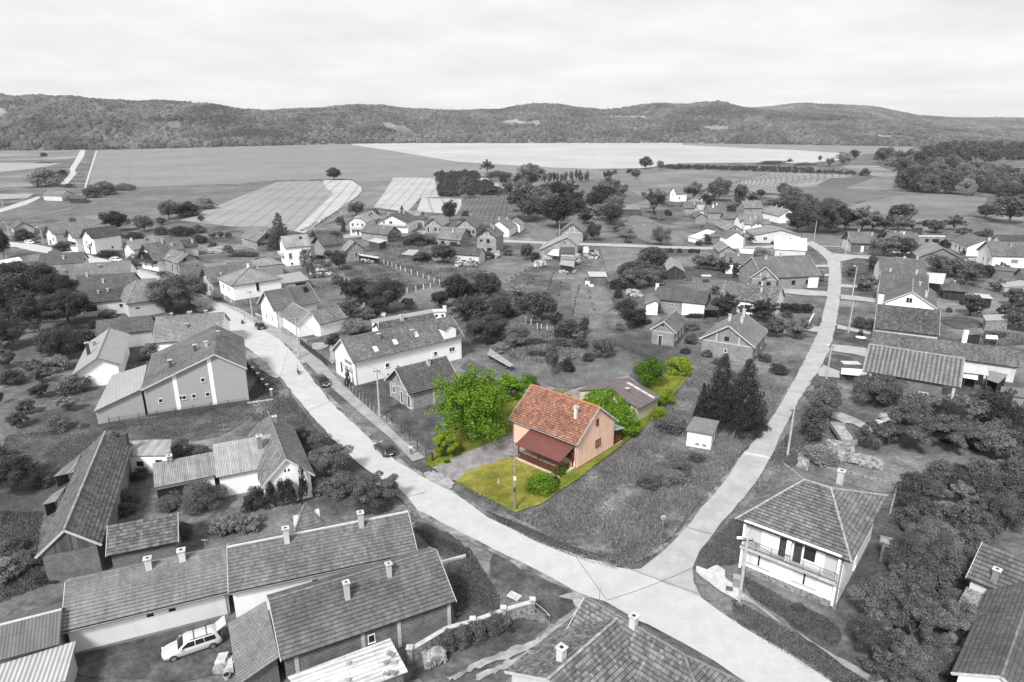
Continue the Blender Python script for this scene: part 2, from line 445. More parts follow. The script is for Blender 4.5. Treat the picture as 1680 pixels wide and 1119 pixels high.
# worn verges beside the roads
sheet('verge', VERGE, [p for p in pts('X',392,512,440,543,466,560,494,588,519,623,546,656,580,689,617,723,655,753,690,776,755,811,804,847,878,881,962,912,1012,929,
      1012,936,958,920,873,888,798,854,748,817,685,783,647,760,609,730,572,695,539,663,512,630,487,595,459,563,390,516)], .133,1.0,.3)
sheet('verge', VERGE, pts('X',640,805,668,828,685,848,722,870,797,906,850,930,905,957,938,978,975,990,975,982,940,968,905,946,850,919,798,894,723,856,687,834,673,815,650,796), .135,1.0,.3)
sheet('verge', VERGE, pts('X',1137,942,1134,955,1147,984,1187,1016,1216,1036,1285,1076,1356,1125,1366,1118,1290,1068,1220,1029,1192,1009,1153,980,1140,955), .137,1.0,.3)
sheet('verge', VERGE, pts('X',400,560,390,562,365,536,330,512,335,508,375,534), .139,1.0,.3)
sheet('verge', VERGE, pts('X',1060,935,1090,912,1128,870,1150,843,1188,798,1203,777,1223,748,1218,744,1196,772,1143,838,1121,864,1083,904,1060,925), .141,1.0,.3)
sheet('pavement', PAVE, pts('H',-80,-130,60,-60,250,-2,370,100,480,215,600,330,780,490,960,640,1110,795,1190,770,1030,640,880,498,700,335,660,300,530,155,375,0,250,-90,120,-160), .166)
sheet('pavement', PAVE, pts('X',350,493,392,506,430,527,447,535,440,540,425,533,388,514,352,500), .162)
sheet('pavement', LCONC, pts('K',1370,360,1440,385,1500,350,1560,390,1560,440,1640,500,1680,560,1640,590,1530,530,1400,430,1365,400), .162,.8,.05)
sheet('footpath', PAVE, pts('L',-10,478,60,530,110,575,190,640,290,720,400,780,520,860,600,900,700,960,800,1020,880,1046,980,1110,900,1110,780,1046,640,960,560,900,430,810,330,740,230,690,180,640,90,590,40,575,-20,500), .158,.7,.12)
_gy = [0]
def GY(): _gy[0] += 4; return _gy[0]
CRK = plain('road_joint',.2,.9); PAT = ground_mat('road_patch',.5,.1,.3,3, c2=.5, mixsc=1)
for a_, b_, w_ in ((('H',425,462),('H',572,398), .07),(('H',1060,1032),('H',1190,1000), .07),(('p',200,500),('p',372,458), .07),(('K',1300,108),('K',1490,158), .09),(('K',900,372),('K',1385,548), .06),(('H',255,235),('H',330,195), .06),(('J',250,420),('J',335,440), .06)):
 p0, p1 = at(*a_), at(*b_); n_ = Vector((-(p1 - p0).y, (p1 - p0).x, 0)).normalized() * w_; sheet('road_joint', CRK, [p0 - n_, p1 - n_, p1 + n_, p0 + n_], .180,1.0,.04)
sheet('road_patch', PAT, pts('J',75,640,120,650,170,655,222,672,218,682,160,668,110,662,72,655), .179,.6,.1)
# drives joining the side road
for q in (pts('D',298,540,420,545,560,558,562,582,430,580,300,566), pts('D',628,512,700,520,760,520,760,535,690,535,626,532),
          pts('D',626,574,720,582,830,600,830,622,700,606,626,600), pts('D',578,862,680,870,776,882,770,935,690,915,580,900),
          pts('J',530,140,620,175,625,215,570,210,500,205,490,180), pts('D',330,725,420,745,500,760,520,740,522,790,470,790,400,770,320,755),
          pts('D',470,404,560,402,560,416,472,416), pts('D',608,745,700,768,800,790,800,806,690,785,604,770), pts('D',530,455,565,455,568,470,532,468),
          pts('D',505,292,640,295,640,300,512,298)):
 sheet('driveway', ROAD2, q, .160,1.5,.1)
sheet('driveway', GRAVEL, pts('J',570,405,640,415,740,455,790,480,820,520,770,530,700,480,640,470,570,440), .158,1,.3)
sheet('driveway', GRAVEL, pts('K',600,535,540,540,475,548,480,570,560,580,570,640,540,690,430,770,310,850,170,910,0,975,0,1015,180,945,320,880,450,800,520,745,600,690,660,600), .15,.8,.18)
sheet('gravel_track', GRAVEL, pts('t',1640,560,1500,640,1330,700,1100,780,900,870,700,980,540,1050,560,1074,640,1060,780,990,930,910,1100,830,1300,760,1500,680,1650,580), .154,.8,.18)
sheet('gravel_track', GRAVEL, pts('t',1560,700,1400,770,1200,850,1080,910,930,980,800,1060,900,1070,1000,1010,1150,940,1290,880,1450,790,1600,720), .146,.8,.2)
for q in (pts('H',60,80,150,120,230,200,240,240,180,250,120,190,50,130), pts('H',300,60,380,70,420,150,340,150), pts('H',1155,880,1250,850,1300,880,1390,930,1340,990,1290,1000,1240,960),
          pts('b',340,560,600,620,820,690,960,735,940,752,760,745,600,668,350,605),
          pts('B',420,985,530,965,555,1000,480,1030), pts('B',560,1000,590,990,600,1110,560,1110), pts('d',110,540,480,520,470,590,240,600,130,610),
          pts('X',660,396,690,390,702,380,690,378,672,386), pts('J',370,650,440,640,445,700,400,720), pts('f',680,470,880,470,900,580,700,590)):
 sheet('gravel_yard', GRAVEL, q, .14 + .0007 * GY(), 1.2,.3)
# ------------------------------------------------------------------ the plain: fields
def ang(z, x0, y0, x1, y1):
 d = at(z, x1, y1) - at(z, x0, y0)
 return math.atan2(d.y, d.x)
def field(mat, z, h, *xy, **k):
 return sheet(k.get('name','field'), mat, pts(z, *xy), h, k.get('step',0), k.get('amp',0), 'structure')
FM = ground_mat('young_crop',.19,.10,.004,.06, c2=.22, mixsc=.01, rows=(ang('M',1075,330,1400,460), 16,.05))
FW = ground_mat('ripe_grain',.36,.06,.004,.05, c2=.43, mixsc=.006, rows=(ang('N',0,300,1600,290), 38,.07))
FL = ground_mat('light_grain',.235,.08,.01,.2, c2=.28, mixsc=.02, rows=(ang('M',1110,640,1420,460), 7,.22))
FB = ground_mat('stubble',.43,.08,.01,.3, c2=.35, mixsc=.03, rows=(ang('M',1500,640,1640,500), 8,.3))
FB2 = ground_mat('stubble_strip',.40,.08,.01,.3, c2=.32, mixsc=.03, rows=(ang('N',200,560,330,440), 6,.25))
FD = ground_mat('dark_crop',.125,.35,.01,.35, c2=.17, mixsc=.03, rows=(ang('M',100,625,600,520), 3.2,.25))
FR = ground_mat('row_crop',.11,.2,.01,.5, c2=.14, mixsc=.05, rows=(ang('N',640,620,690,530), 2.6,.5))
FG = ground_mat('mown_meadow',.155,.2,.02,.25, c2=.20, mixsc=.02)
FG2 = ground_mat('grey_meadow',.125,.2,.02,.3, c2=.16, mixsc=.03, rows=(ang('D',700,80,1400,120), 6,.12))
FLX = ground_mat('pale_field',.30,.08,.01,.2); FP = ground_mat('pasture',.15,.25,.01,.2, c2=.24, mixsc=.01)
field(FM, 'X',.03,160,247,300,243,400,240,575,236,577,237.5,640,247,747,265,907,275,977,277,990,283,900,283,840,286,790,290,713,291,645,292,560,293,453,296,380,302,223,307,150,309,146,300)
field(FW, 'X',.05,575,234.2,700,233.6,840,233,1120,233.5,1250,235,1390,238,1430,248,1385,262,1320,268,1237,267,1120,268,1050,276,977,277,907,275,747,265,640,247,577,237.5)
field(FM, 'X',.07,1120,234,1250,233.8,1503,239,1490,246,1478,254,1380,251,1300,246,1120,238)
field(FW, 'X',.04,1560,240.5,1680,242,1760,243,1760,247,1680,246,1560,244)
field(FP, 'X',.03,-400,246.5,0,246.5,138,246,134,256,110,262,0,263,-400,264)
field(FD, 'X',.03,-300,265,0,265,110,263,124,263,118,268,60,282,0,287,-300,289)
field(FLX, 'X',.04,-300,268,0,267,100,268,60,276,0,282,-300,284)
field(FP, 'X',.05,-300,288,0,286,60,282,110,300,60,306,0,308,-300,312)
field(FLX, 'X',.04,-200,319,0,318,55,318,45,325,0,327,-200,328)
field(FD, 'X',.03,-260,345,0,343,60,333,150,328,223,308,380,303,457,299.5,300,361,230,357,160,360,100,360,0,362,-260,364)
field(FL, 'X',.06,295,362,453,299,500,297,531,297,534,306,545,318,520,345,483,379,430,372,380,372,340,367)
field(FB, 'X',.08,530,295.5,577,296,592,306,594,313,586,322,560,340,500,383,482,379,520,345,546,318,534,307)
field(FG, 'X',.05,560,293,645,292,645,300,612,340,575,350,555,357,505,384,560,342,588,323,597,313,592,304,577,294)
field(FB2,'X',.08,645,291.5,712,291.5,719,312,721,323,690,325,668,348,613,340,635,310)
field(FB, 'X',.10,692,325,757,327,757,338,748,352,683,347)
field(FR, 'X',.07,760,325,835,322,836,352,830,365,755,363,756,340)
field(FB, 'X',.09,778,290,800,293,828,308,828,316,800,306)
field(FG, 'X',.06,842,286,900,283,990,283,1060,277,1180,278,1265,281,1240,290,1190,303,1150,312,1060,325,990,312,900,310,850,300)
field(FG2,'X',.08,905,296,985,292,1060,325,1000,330,940,315)
field(FG, 'X',.09,1060,302,1100,290,1250,282,1200,300,1160,310,1100,322)
field(FP, 'X',.07,1380,271,1440,272,1475,284,1465,292,1440,290,1390,278)
field(FR, 'X',.09,1338,305,1360,293,1438,289,1430,296,1385,309)
field(FG, 'X',.10,1386,309,1436,291,1470,291,1462,312,1420,315)
field(FG2,'X',.08,1295,310,1340,305,1386,309,1450,315,1478,319,1400,333,1380,340,1330,336,1290,330)
field(FG, 'X',.09,1375,346,1420,331,1480,320,1560,319,1620,325,1612,340,1590,352,1520,368,1440,366,1390,362)
field(FG2,'X',.07,1540,372,1600,368,1700,376,1700,384,1620,390,1560,385)
field(ground_mat('vineyard_soil',.2,.2,.02,.3, c2=.26, mixsc=.04), 'X',.05,1195,304,1262,283,1378,285,1400,287,1340,305,1280,318,1230,314)
# lighter and darker patches of grass among the houses
GL = ground_mat('short_lawn',.14,.26,.1,1.8, c2=.19, mixsc=.3)
GDk = ground_mat('dark_lawn',.062,.45,.12,2.2, c2=.115, mixsc=.3)
GDn = ground_mat('tall_meadow',.09,.5,.08,1.4, c2=.21, mixsc=.22, bumpd=.2)
GM_ = ground_mat('back_lawn',.11,.35,.08,1.8, c2=.15, mixsc=.2)
PZ = .021
for m_, z, q, h in ((GL, 'f',(890,450,1150,470,1600,480,1500,560,1400,600,1230,680,1100,800,1010,800,960,700), .03),(GL, 'f',(0,200,130,150,370,230,300,370,0,370), .03),
  (GL, 'C',(905,140,1010,130,1200,220,1350,345,1000,310,960,230), .04),(GDk, 'B',(640,440,900,420,1080,560,1200,600,1060,640,900,560,700,560,640,500), .03),
  (GL, 'B',(1050,650,1230,610,1300,620,1240,700,1080,710), .05),(GL, 'C',(0,440,250,440,230,520,60,610,0,560), .03),(GL, 'C',(560,500,800,600,830,780,560,790,540,700), .03),
  (GDk, 'E',(40,620,300,600,640,560,1000,500,1600,410,1678,420,1678,480,1400,660,1130,640,800,650,700,590,540,720,380,860,200,880,100,740,0,740), .03),
  (GDk, 'G',(1110,100,1160,40,1480,230,1430,300,1320,320,1300,300), .03),(GDk, 'G',(1310,330,1460,290,1678,560,1678,640,1400,740), .03),(GDk, 'K',(0,240,140,330,480,500,560,560,560,660,400,760,300,560,0,650), .028),
  (GDk, 't',(150,960,560,880,1130,480,1400,440,1600,540,1300,690,1000,830,560,1040,260,1070), .02),
  (GDk, 'F',(500,1010,1100,850,1500,740,1560,1110,480,1116), .02),(GL, 'D',(370,225,630,230,640,290,520,290,440,270), .03),(GDk, 'D',(630,370,840,360,830,480,640,510), .03),
  (GDk, 'D',(590,780,690,770,800,800,790,890,590,860), .03),(GDk, 'J',(520,140,560,75,640,80,750,115,755,180,640,170), .05),(GDk, 'D',(375,490,565,490,560,555,380,535), .03),
  (GDk, 'H',(730,300,950,250,960,380,1260,400,1300,590,1240,720,1190,700,900,480,680,300), .03),(GM_, 'I',(200,170,560,200,930,60,960,230,880,235,500,330,330,260), .03),
  (GDk, 'K',(1400,250,1600,60,1678,0,1678,330,1500,360,1440,370,1370,350), .02),(GDk, 'L',(0,590,60,620,300,760,560,930,860,1046,600,1046,320,880,0,690), .018),
  (GDk, 'L',(60,440,300,560,570,700,620,740,600,850,400,760,110,560), .012),(GDk, 'J',(1190,450,1400,330,1678,420,1678,560,1400,500), .03),(GDk, 'D',(1200,690,1430,720,1440,760,1330,780,1200,740), .03)):
 PZ += .0035; sheet('grass_patch', m_, pts(z, *q), PZ, 1.5,.3)
# the overgrown plot between the garden and the side road
MEADOW = pts('X',740,790,848,850,960,905,1010,926,1045,925,1063,918,1120,858,1175,795,1212,748,1255,694,1290,635,1240,620,1150,600,1120,640,1052,718,890,836,845,846)
sheet('overgrown_plot', GDn, MEADOW, .128,1.5,.3)
# the coloured garden
LAWN = ground_mat('garden_lawn',(.24,.215,.045), .3,.12,2.6, c2=(.125,.14,.025), mixsc=.3, bumpd=.03)
LAWN2 = ground_mat('garden_grass',(.09,.125,.018), .3,.15,1.8, c2=(.19,.19,.032), mixsc=.25)
sheet('garden', LAWN, pts('X',698,762,775,806,845,842,888,828,948,785,1045,712,1075,685,1010,650,900,640,800,690,725,735), .142,1.5,.06)
sheet('garden', LAWN2, pts('X',698,762,712,771,770,742,824,724,850,708,842,690,870,650,820,640,740,690,715,735), .148,1,.05)
sheet('garden', LAWN2, pts('X',1045,712,1070,680,1108,645,1135,613,1120,600,1090,612,1055,630,1040,640,1000,660,985,700,1005,735), .152,1,.05)
sheet('garden', LAWN2, pts('X',936,776,1007,733,1045,712,948,787,930,800,905,800), .156,.8,.1)
DRIVE = ground_mat('garden_drive',(.28,.265,.27), .28,.25,3.0, c2=(.20,.19,.20), mixsc=.6)
sheet('garden_drive', DRIVE, pts('X',708,768,722,765,762,745,820,722,846,708,850,700,880,690,900,720,870,744,853,747,820,757,790,766,765,776,748,790,742,790), .164,.8,.08)
sheet('garden_drive', DRIVE, pts('X',930,643,985,628,1031,617,1060,640,1045,665,990,655,960,672), .160,.8,.08)
# far tracks across the plain
TR = ground_mat('dirt_track',.42,.05,.02,.4)
sheet('track', TR, pts('X',132,246.5,140,246.5,138,256,124,277,123,281,126,284,116,296,108,305,96,304,108,293,116,283,114,277,122,265), .09)
sheet('track', TR, pts('X',157,247,160,247,147,290,141,308,138,308,144,288), .10)
sheet('track', TR, pts('X',-60,352,0,343,40,330,64,322,66,325,44,336,0,349,-60,362), .11)
sheet('track', TR, pts('X',-60,246.2,0,245.9,140,245.5,300,242,400,240.6,400,240.1,300,241.4,140,244.6,0,244.9,-60,245), .10)
sheet('track', FP, pts('M',100,625,480,545,485,548,110,632), .10)
# ------------------------------------------------------------------ hills
SKY = [(-700,186),(-400,172),(-200,165),(0,163),(30,161),(60,159),(100,161),(150,164),(200,166),(217,168),(260,165),(300,168),(350,173),(393,181),(433,183),(483,181),(560,176),(627,174),(677,179),(747,183),(820,180),
       (843,175),(877,170),(913,171),(960,179),(993,181),(1043,175),(1077,171),(1120,173),(1147,173),(1183,171),(1207,178),(1253,180),(1307,184),(1387,190),(1460,196),(1530,205),(1600,214),(1700,224),(2000,226),(2400,228)]
SKY2 = [(300,230),(700,226),(1000,215),(1100,200),(1160,188),(1207,180),(1253,176.5),(1307,174),(1387,172),(1430,174),(1460,180),(1503,189),(1580,195),(1637,193),(1680,194),(1900,188),(2400,192)]
SKY3 = [(-600,160),(0,170),(60,172),(100,164),(130,160),(160,163),(230,176),(340,184),(370,177.5),(400,177),(440,181),(480,186),(800,190),(1200,186),(1700,190),(2300,186)]
FOOT = [(-700,250),(0,246),(140,245),(300,242),(575,235.5),(700,234.5),(1120,234.3),(1500,240),(1700,243),(2400,246)]
def terrain(name, sky, foot_d, depth_m, mat, seed, rough=1.0, x0=-700, x1=2400, nx=260, ny=36, valley=True):
 rr = np.random.RandomState(seed)
 xs = np.linspace(x0, x1, nx); sk = np.interp(xs, [p[0] for p in sky], [p[1] + 3 for p in sky])
 def noise1(t, f, s):
  r2 = np.random.RandomState(s); a = r2.rand(6) * 6.28
  return sum(np.sin(t * f * (1.7 ** i) + a[i]) / (1.4 ** i) for i in range(6))
 V = []
 for j in range(ny):
  v = j / (ny - 1)
  for i, x in enumerate(xs):
   if foot_d is None:
    fy = np.interp(x, [p[0] for p in FOOT], [p[1] for p in FOOT])
    _, t = ray(x, fy); d0 = t
   else: d0 = foot_d
   t = d0 - 20 + depth_m * v
   dx = (x - 840) / FPX
   # horizon row 205.1: a point at depth t on row y has height CAM_H + t*((205.1-y)/FPX)/CP
   Yc = (d0 + depth_m * .62) / CP; k_ = (sk[i] - 559.5) / FPX; H = CAM_H - Yc * (SP + k_ * CP) / (CP - k_ * SP)
   prof = math.sin(min(1.0, v / .62) * math.pi / 2) ** .85 if v < .62 else 1.0 - .35 * ((v - .62) / .38) ** 2
   u = x / 95.0
   sk_ = 0; val = .16 * noise1(u + v * 1.3,1.0, seed) * (1 - v) * v * 2.2 + .07 * noise1(u * 2.3 - v * 5,1.3, seed + 3) * v * (1 - v) * 2.4
   z = max(0, H) * max(0, prof + (val * (1 - v / .62) * 1.9 if v < .62 else 0)) * (1 if v > 0 else 0) - (1.5 if v == 0 else 0)
   V.append((dx * t, (t - (CAM_H - z) * SP) / CP, z))
 F = []
 for j in range(ny - 1):
  for i in range(nx - 1):
   a = j * nx + i; F.append((a, a + 1, a + nx + 1, a + nx))
 m = bpy.data.meshes.new(name); m.from_pydata(V, [], F); m.materials.append(mat); m.update()
 m.polygons.foreach_set('use_smooth', [True] * len(F))
 o = bpy.data.objects.new(name, m); COL.objects.link(o); tag(o, kind='structure')
 return o, np.array(V).reshape(ny, nx, 3)
HM = ground_mat('wooded_slope',.12,.3,.012,.1, c2=.24, mixsc=.006)
HM2 = ground_mat('far_wooded_slope',.10,.25,.006,.05, c2=.15, mixsc=.004)
HILLR = 0
hill, HV = terrain('hills', SKY, None, 1000, HM, 5)
hill2, HV2 = terrain('hills', SKY2,2700,1300, HM2,9)
hill3, HV3 = terrain('hills', SKY3,4300,900, ground_mat('distant_slope',.10,.1,.004,.01), 13, nx=160, ny=14, x0=-450, x1=2120)
def forest(name, label, grid, n, size, seed, vmax, x_lo, x_hi, mat):
 """tree crowns over a slope: one countless wood, crowns instanced on points"""
 rr = np.random.RandomState(seed); ny, nx, _ = grid.shape
 P = []; S = []
 while len(P) < n:
  v = rr.rand() ** .9 * vmax * (ny - 1); u = (x_lo + (x_hi - x_lo) * rr.rand()) * (nx - 1)
  j, i = int(v), int(u); fj, fi = v - j, u - i
  if j >= ny - 1 or i >= nx - 1: continue
  p = grid[j, i] * (1 - fj) * (1 - fi) + grid[j + 1, i] * fj * (1 - fi) + grid[j, i + 1] * (1 - fj) * fi + grid[j + 1, i + 1] * fj * fi
  # clearings: a few orchards and meadows on the slope
  c = math.sin(p[0] * .011 + 1.3) * math.sin(p[1] * .017 + p[0] * .004) + .5 * math.sin(p[0] * .031 + p[1] * .02)
  s = size * (.55 + .75 * rr.rand())
  if c > 1.05: continue
  if c > .85: s *= .5
  if v < 1.2: s *= 1.3
  P.append((p[0], p[1], p[2] + s * .25)); S.append(s)
 m = bpy.data.meshes.new(name); m.from_pydata(P, [], [])
 a = m.attributes.new('crown_size','FLOAT','POINT'); a.data.foreach_set('value', np.array(S, dtype=np.float32))
 o = bpy.data.objects.new(name, m); COL.objects.link(o); tag(o, label, 'forest', None, 'stuff')
 g = bpy.data.node_groups.new('crowns','GeometryNodeTree')
 g.interface.new_socket('Geometry', in_out='INPUT', socket_type='NodeSocketGeometry'); g.interface.new_socket('Geometry', in_out='OUTPUT', socket_type='NodeSocketGeometry')
 N = g.nodes.new; K = g.links.new
 gi = N('NodeGroupInput'); go = N('NodeGroupOutput'); ip = N('GeometryNodeInstanceOnPoints')
 ico = N('GeometryNodeMeshIcoSphere'); ico.inputs['Subdivisions'].default_value = 3; ico.inputs['Radius'].default_value = 1.0
 sp = N('GeometryNodeSetPosition'); nz = N('ShaderNodeTexNoise'); nz.inputs['Scale'].default_value = 2.2; nz.inputs['Detail'].default_value = 3
 nm = N('GeometryNodeInputNormal'); sc = N('ShaderNodeVectorMath'); sc.operation = 'SCALE'
 mr = N('ShaderNodeMapRange'); mr.inputs['From Min'].default_value = .3; mr.inputs['From Max'].default_value = .7; mr.inputs['To Min'].default_value = -.4; mr.inputs['To Max'].default_value = .3
 K(nz.outputs[0], mr.inputs[0]); K(nm.outputs[0], sc.inputs[0]); K(mr.outputs[0], sc.inputs['Scale'])
 K(ico.outputs[0], sp.inputs['Geometry']); K(sc.outputs[0], sp.inputs['Offset'])
 sm = N('GeometryNodeSetMaterial'); sm.inputs['Material'].default_value = mat
 K(sp.outputs[0], sm.inputs['Geometry']); K(sm.outputs[0], ip.inputs['Instance']); K(gi.outputs[0], ip.inputs['Points'])
 at_ = N('GeometryNodeInputNamedAttribute'); at_.data_type = 'FLOAT'; at_.inputs['Name'].default_value = 'crown_size'
 rv = N('FunctionNodeRandomValue'); rv.data_type = 'FLOAT_VECTOR'; rv.inputs[0].default_value = (0,0,0); rv.inputs[1].default_value = (.6,.6,6.28)
 rs = N('FunctionNodeRandomValue'); rs.data_type = 'FLOAT_VECTOR'; rs.inputs[0].default_value = (.85,.85,.75); rs.inputs[1].default_value = (1.15,1.15,1.25); rs.inputs['Seed'].default_value = 4
 vs = N('ShaderNodeVectorMath'); vs.operation = 'SCALE'; K(rs.outputs[0], vs.inputs[0]); K(at_.outputs[0], vs.inputs['Scale'])
 K(rv.outputs[0], ip.inputs['Rotation']); K(vs.outputs[0], ip.inputs['Scale']); K(ip.outputs[0], go.inputs[0])
 md = o.modifiers.new('crowns','NODES'); md.node_group = g
 return o
def crown_mat(name, c, var):
 T = NT(name); oi = T.n('ShaderNodeObjectInfo'); g = T.n('ShaderNodeNewGeometry')
 r = T.n('ShaderNodeMapRange', {'From Min': 0.0,'From Max': 1.0,'To Min': 1 - var, 'To Max': 1 + var}); T.l(oi.outputs['Random'], r.inputs[0])
 f = T.noise(g.outputs['Position'], .35,4,.7,.3,.7,.75,1.2)
 f2 = T.noise(g.outputs['Position'], .006,5,.65,.35,.65,.55,1.45)
 m = T.n('ShaderNodeMath', operation='MULTIPLY'); T.l(r.outputs[0], m.inputs[0]); T.l(f, m.inputs[1])
 m2 = T.n('ShaderNodeMath', operation='MULTIPLY'); T.l(m.outputs[0], m2.inputs[0]); T.l(f2, m2.inputs[1])
 T.l(T.mul(G(c), m2.outputs[0]), T.b.inputs['Base Color']); T.b.inputs['Roughness'].default_value = .95; T.b.inputs['Specular IOR Level'].default_value = .1
 return T.m
CR1 = crown_mat('far_crowns',.105,.28)
forest('wooded_hillside','dense broadleaf woods covering the near line of hills beyond the fields', HV, 46000,5.6,1,.66,.08,.80, CR1)
forest('wooded_hillside','paler woods on the long hill behind, at the right of the skyline', HV2,34000,7.2,2,.66,.5,.80, crown_mat('far_crowns_pale',.125,.22))
# ------------------------------------------------------------------ houses
def clip_poly(P, f):
 out = []; n = len(P)
 for i in range(n):
  a, b = P[i], P[(i + 1) % n]; fa, fb = f(a), f(b)
  if fa >= 0: out.append(a)
  if (fa >= 0) != (fb >= 0): out.append(a.lerp(b, fa / (fa - fb)))
 return out
def roof_plane(mb, P, eave_dir, thick=.14, row=.36, fine=False, uo=0.0):
 """one roof slope: convex polygon; tiles laid in courses parallel to eave_dir"""
 P = [Vector(p) for p in P]
 n = (P[1] - P[0]).cross(P[2] - P[1])
 if n.length < 1e-6: return
 n.normalize()
 if n.z < 0: n = -n; P = P[::-1]
 E = Vector(eave_dir).normalized(); S = n.cross(E).normalized()
 if S.z < 0: S = -S
 v0 = min(p.dot(S) for p in P); v1 = max(p.dot(S) for p in P)
 uv = lambda p: (p.dot(E) + uo, p.dot(S) - v0)
 dn = -n * thick
 if fine and v1 - v0 > .5:
  k = max(1, round((v1 - v0) / row)); h = (v1 - v0) / k
  for i in range(k):
   lo, hi = v0 + i * h, v0 + (i + 1) * h
   Q = clip_poly(P, lambda p: p.dot(S) - lo);
   if len(Q) < 3: continue
   Q = clip_poly(Q, lambda p: hi - p.dot(S))
   if len(Q) < 3: continue
   R = [q + n * (.045 * (hi - q.dot(S)) / h + .004) for q in Q]
   mb.face(R, [uv(q) for q in Q])
   lowe = [(q, r) for q, r in zip(Q, R) if abs(q.dot(S) - lo) < 1e-3]
   if len(lowe) == 2:
    a, b = lowe; mb.face([a[0], b[0], b[1], a[1]], [(uv(a[0])[0], i * row + .01),(uv(b[0])[0], i * row + .01),(uv(b[0])[0], i * row + .02),(uv(a[0])[0], i * row + .02)])
 else:
  mb.face(P, [uv(p) for p in P])
 B = [p + dn for p in P]; mb.face(B[::-1], [uv(p) for p in B[::-1]])
 for i in range(len(P)):
  j = (i + 1) % len(P); mb.face([P[i], B[i], B[j], P[j]], [(0,0)] * 4)
class House:
 """local frame: x along the ridge, y towards the front eave (sign s), z up"""
 def __init__(s, name, label, cat, O, X, Lr, wf, wb, zr, zef, zeb, sgn):
  s.L, s.wf, s.wb, s.zr, s.zef, s.zeb, s.s = Lr, wf, wb, zr, zef, zeb, sgn
  s.root = empty(name, (O.x, O.y, 0), math.atan2(X.y, X.x), label, cat)
  s.roof = None
 def p(s, x, v, z): return Vector((x, s.s * v, z))
 def zroof(s, v):
  return s.zr - (s.zr - s.zef) * v / s.wf if v >= 0 else s.zr - (s.zr - s.zeb) * (-v) / s.wb
def mk_house(name, label, z, a, b, e, ze=3.0, pitch=36, roof=None, wall=None, ov=.45, ovg=.35, hipA=0, hipZ=0, jA=0, jZ=0, e2=None, zr=None,
             win=(), chim=(), fine=False, row=.36, gut=False, ridge=None, plinth=None, cat='house', base=0.0, skip=(), verge=True, parent=None, wb=None, quiet=True):
 """a, b: ends of the ridge; e: a point of the front eave (survey points). hips are run lengths beyond the ridge ends."""
 roof = roof or TILE; wall = wall or PLW
 def solve(zr_):
  A = at(z, *a, zr_); B = at(z, *b, zr_); E = at(z, *e, ze); A.z = B.z = E.z = 0
  X = (B - A); Lr = X.length; X.normalize(); Y = Vector((-X.y, X.x, 0)); w = (E - A).dot(Y)
  return A, X, Lr, w
 if zr is None:
  zr = ze + .15                      # the lowest ridge at which the slope reaches the wanted pitch
  while zr < ze + 9 and zr - ze < abs(solve(zr)[3]) * math.tan(rad(pitch)): zr += .02
 A, X, Lr, w = solve(zr); sgn = 1 if w > 0 else -1; wf = abs(w)
 zeb = ze
 if e2:
  E2 = at(z, e2[0], e2[1], e2[2]); E2.z = 0; zeb = e2[2]
  wb_ = abs((E2 - A).dot(Vector((-X.y, X.x, 0))))
 else: wb_ = wb or wf
 if not e2 and wb: zeb = zr - (zr - ze) * wb / wf
 H = House(name, label, cat, A, X, Lr, wf, wb_, zr, ze, zeb, sgn)
 if not quiet or DEBUG: print('HOUSE %-60s L=%.1f w=%.1f+%.1f ze=%.1f zr=%.1f at (%.0f,%.0f)' % ((label or name)[:60], Lr + hipA + hipZ, wf, wb_, ze, zr, A.x, A.y))
 if parent is not None:
  H.root['_drop'] = 1
  M = H.root.matrix_basis.copy(); R = parent.matrix_basis.copy()
  loc = Matrix.LocRotScale(H.root.location, H.root.rotation_euler, None); pl = Matrix.LocRotScale(parent.location, parent.rotation_euler, None)
  rel = pl.inverted() @ loc
  bpy.data.objects.remove(H.root); H.root = parent; H.rel = rel
 else: H.rel = None
 p = H.p; Lr_ = Lr
 def done(o):
  if H.rel is not None:
   for v in o.data.vertices: v.co = H.rel @ v.co
  return o
 H.done = done
 # roof
 mb = MB(); f = fine
 def slope_f(v, zz, side): pass
 xa, xb = 0.0, Lr
 def zz(v): return H.zroof(v)
 cf, cb = wf, -wb_
 # jerkin (half) hips: jA / jZ = run of the small hip, starting at part height
 def side(v_e):
  z_e = zz(v_e); P = []
  P.append(p(xa - hipA, v_e, z_e)); P.append(p(xb + hipZ, v_e, z_e))
  if jZ:
   q = jZ; vv = v_e * q; P.append(p(xb, vv, zz(vv))); P.append(p(xb - abs(v_e) * q * .9,0, zr))
  else: P.append(p(xb, 0, zr))
  if jA:
   q = jA; vv = v_e * q; P.append(p(xa + abs(v_e) * q * .9,0, zr)); P.append(p(xa, vv, zz(vv)))
  else: P.append(p(xa, 0, zr))
  return P
 E_ = p(1,0,0)
 ux = random.random() * 5
 roof_plane(mb, side(cf), E_, row=row, fine=f, uo=ux); roof_plane(mb, side(cb), E_, row=row, fine=f, uo=ux)
 if hipA: roof_plane(mb, [p(xa - hipA, cb, zz(cb)), p(xa - hipA, cf, zz(cf)), p(xa, 0, zr)], p(0,1,0), row=row, fine=f)
 if hipZ: roof_plane(mb, [p(xb + hipZ, cf, zz(cf)), p(xb + hipZ, cb, zz(cb)), p(xb, 0, zr)], p(0,1,0), row=row, fine=f)
 if jA: roof_plane(mb, [p(xa, cb * jA, zz(cb * jA)), p(xa, cf * jA, zz(cf * jA)), p(xa + wf * jA * .9,0, zr)], p(0,1,0), row=row, fine=f)
 if jZ: roof_plane(mb, [p(xb, cf * jZ, zz(cf * jZ)), p(xb, cb * jZ, zz(cb * jZ)), p(xb - wf * jZ * .9,0, zr)], p(0,1,0), row=row, fine=f)
 H.roof = done(mb.build('roof', roof, H.root))
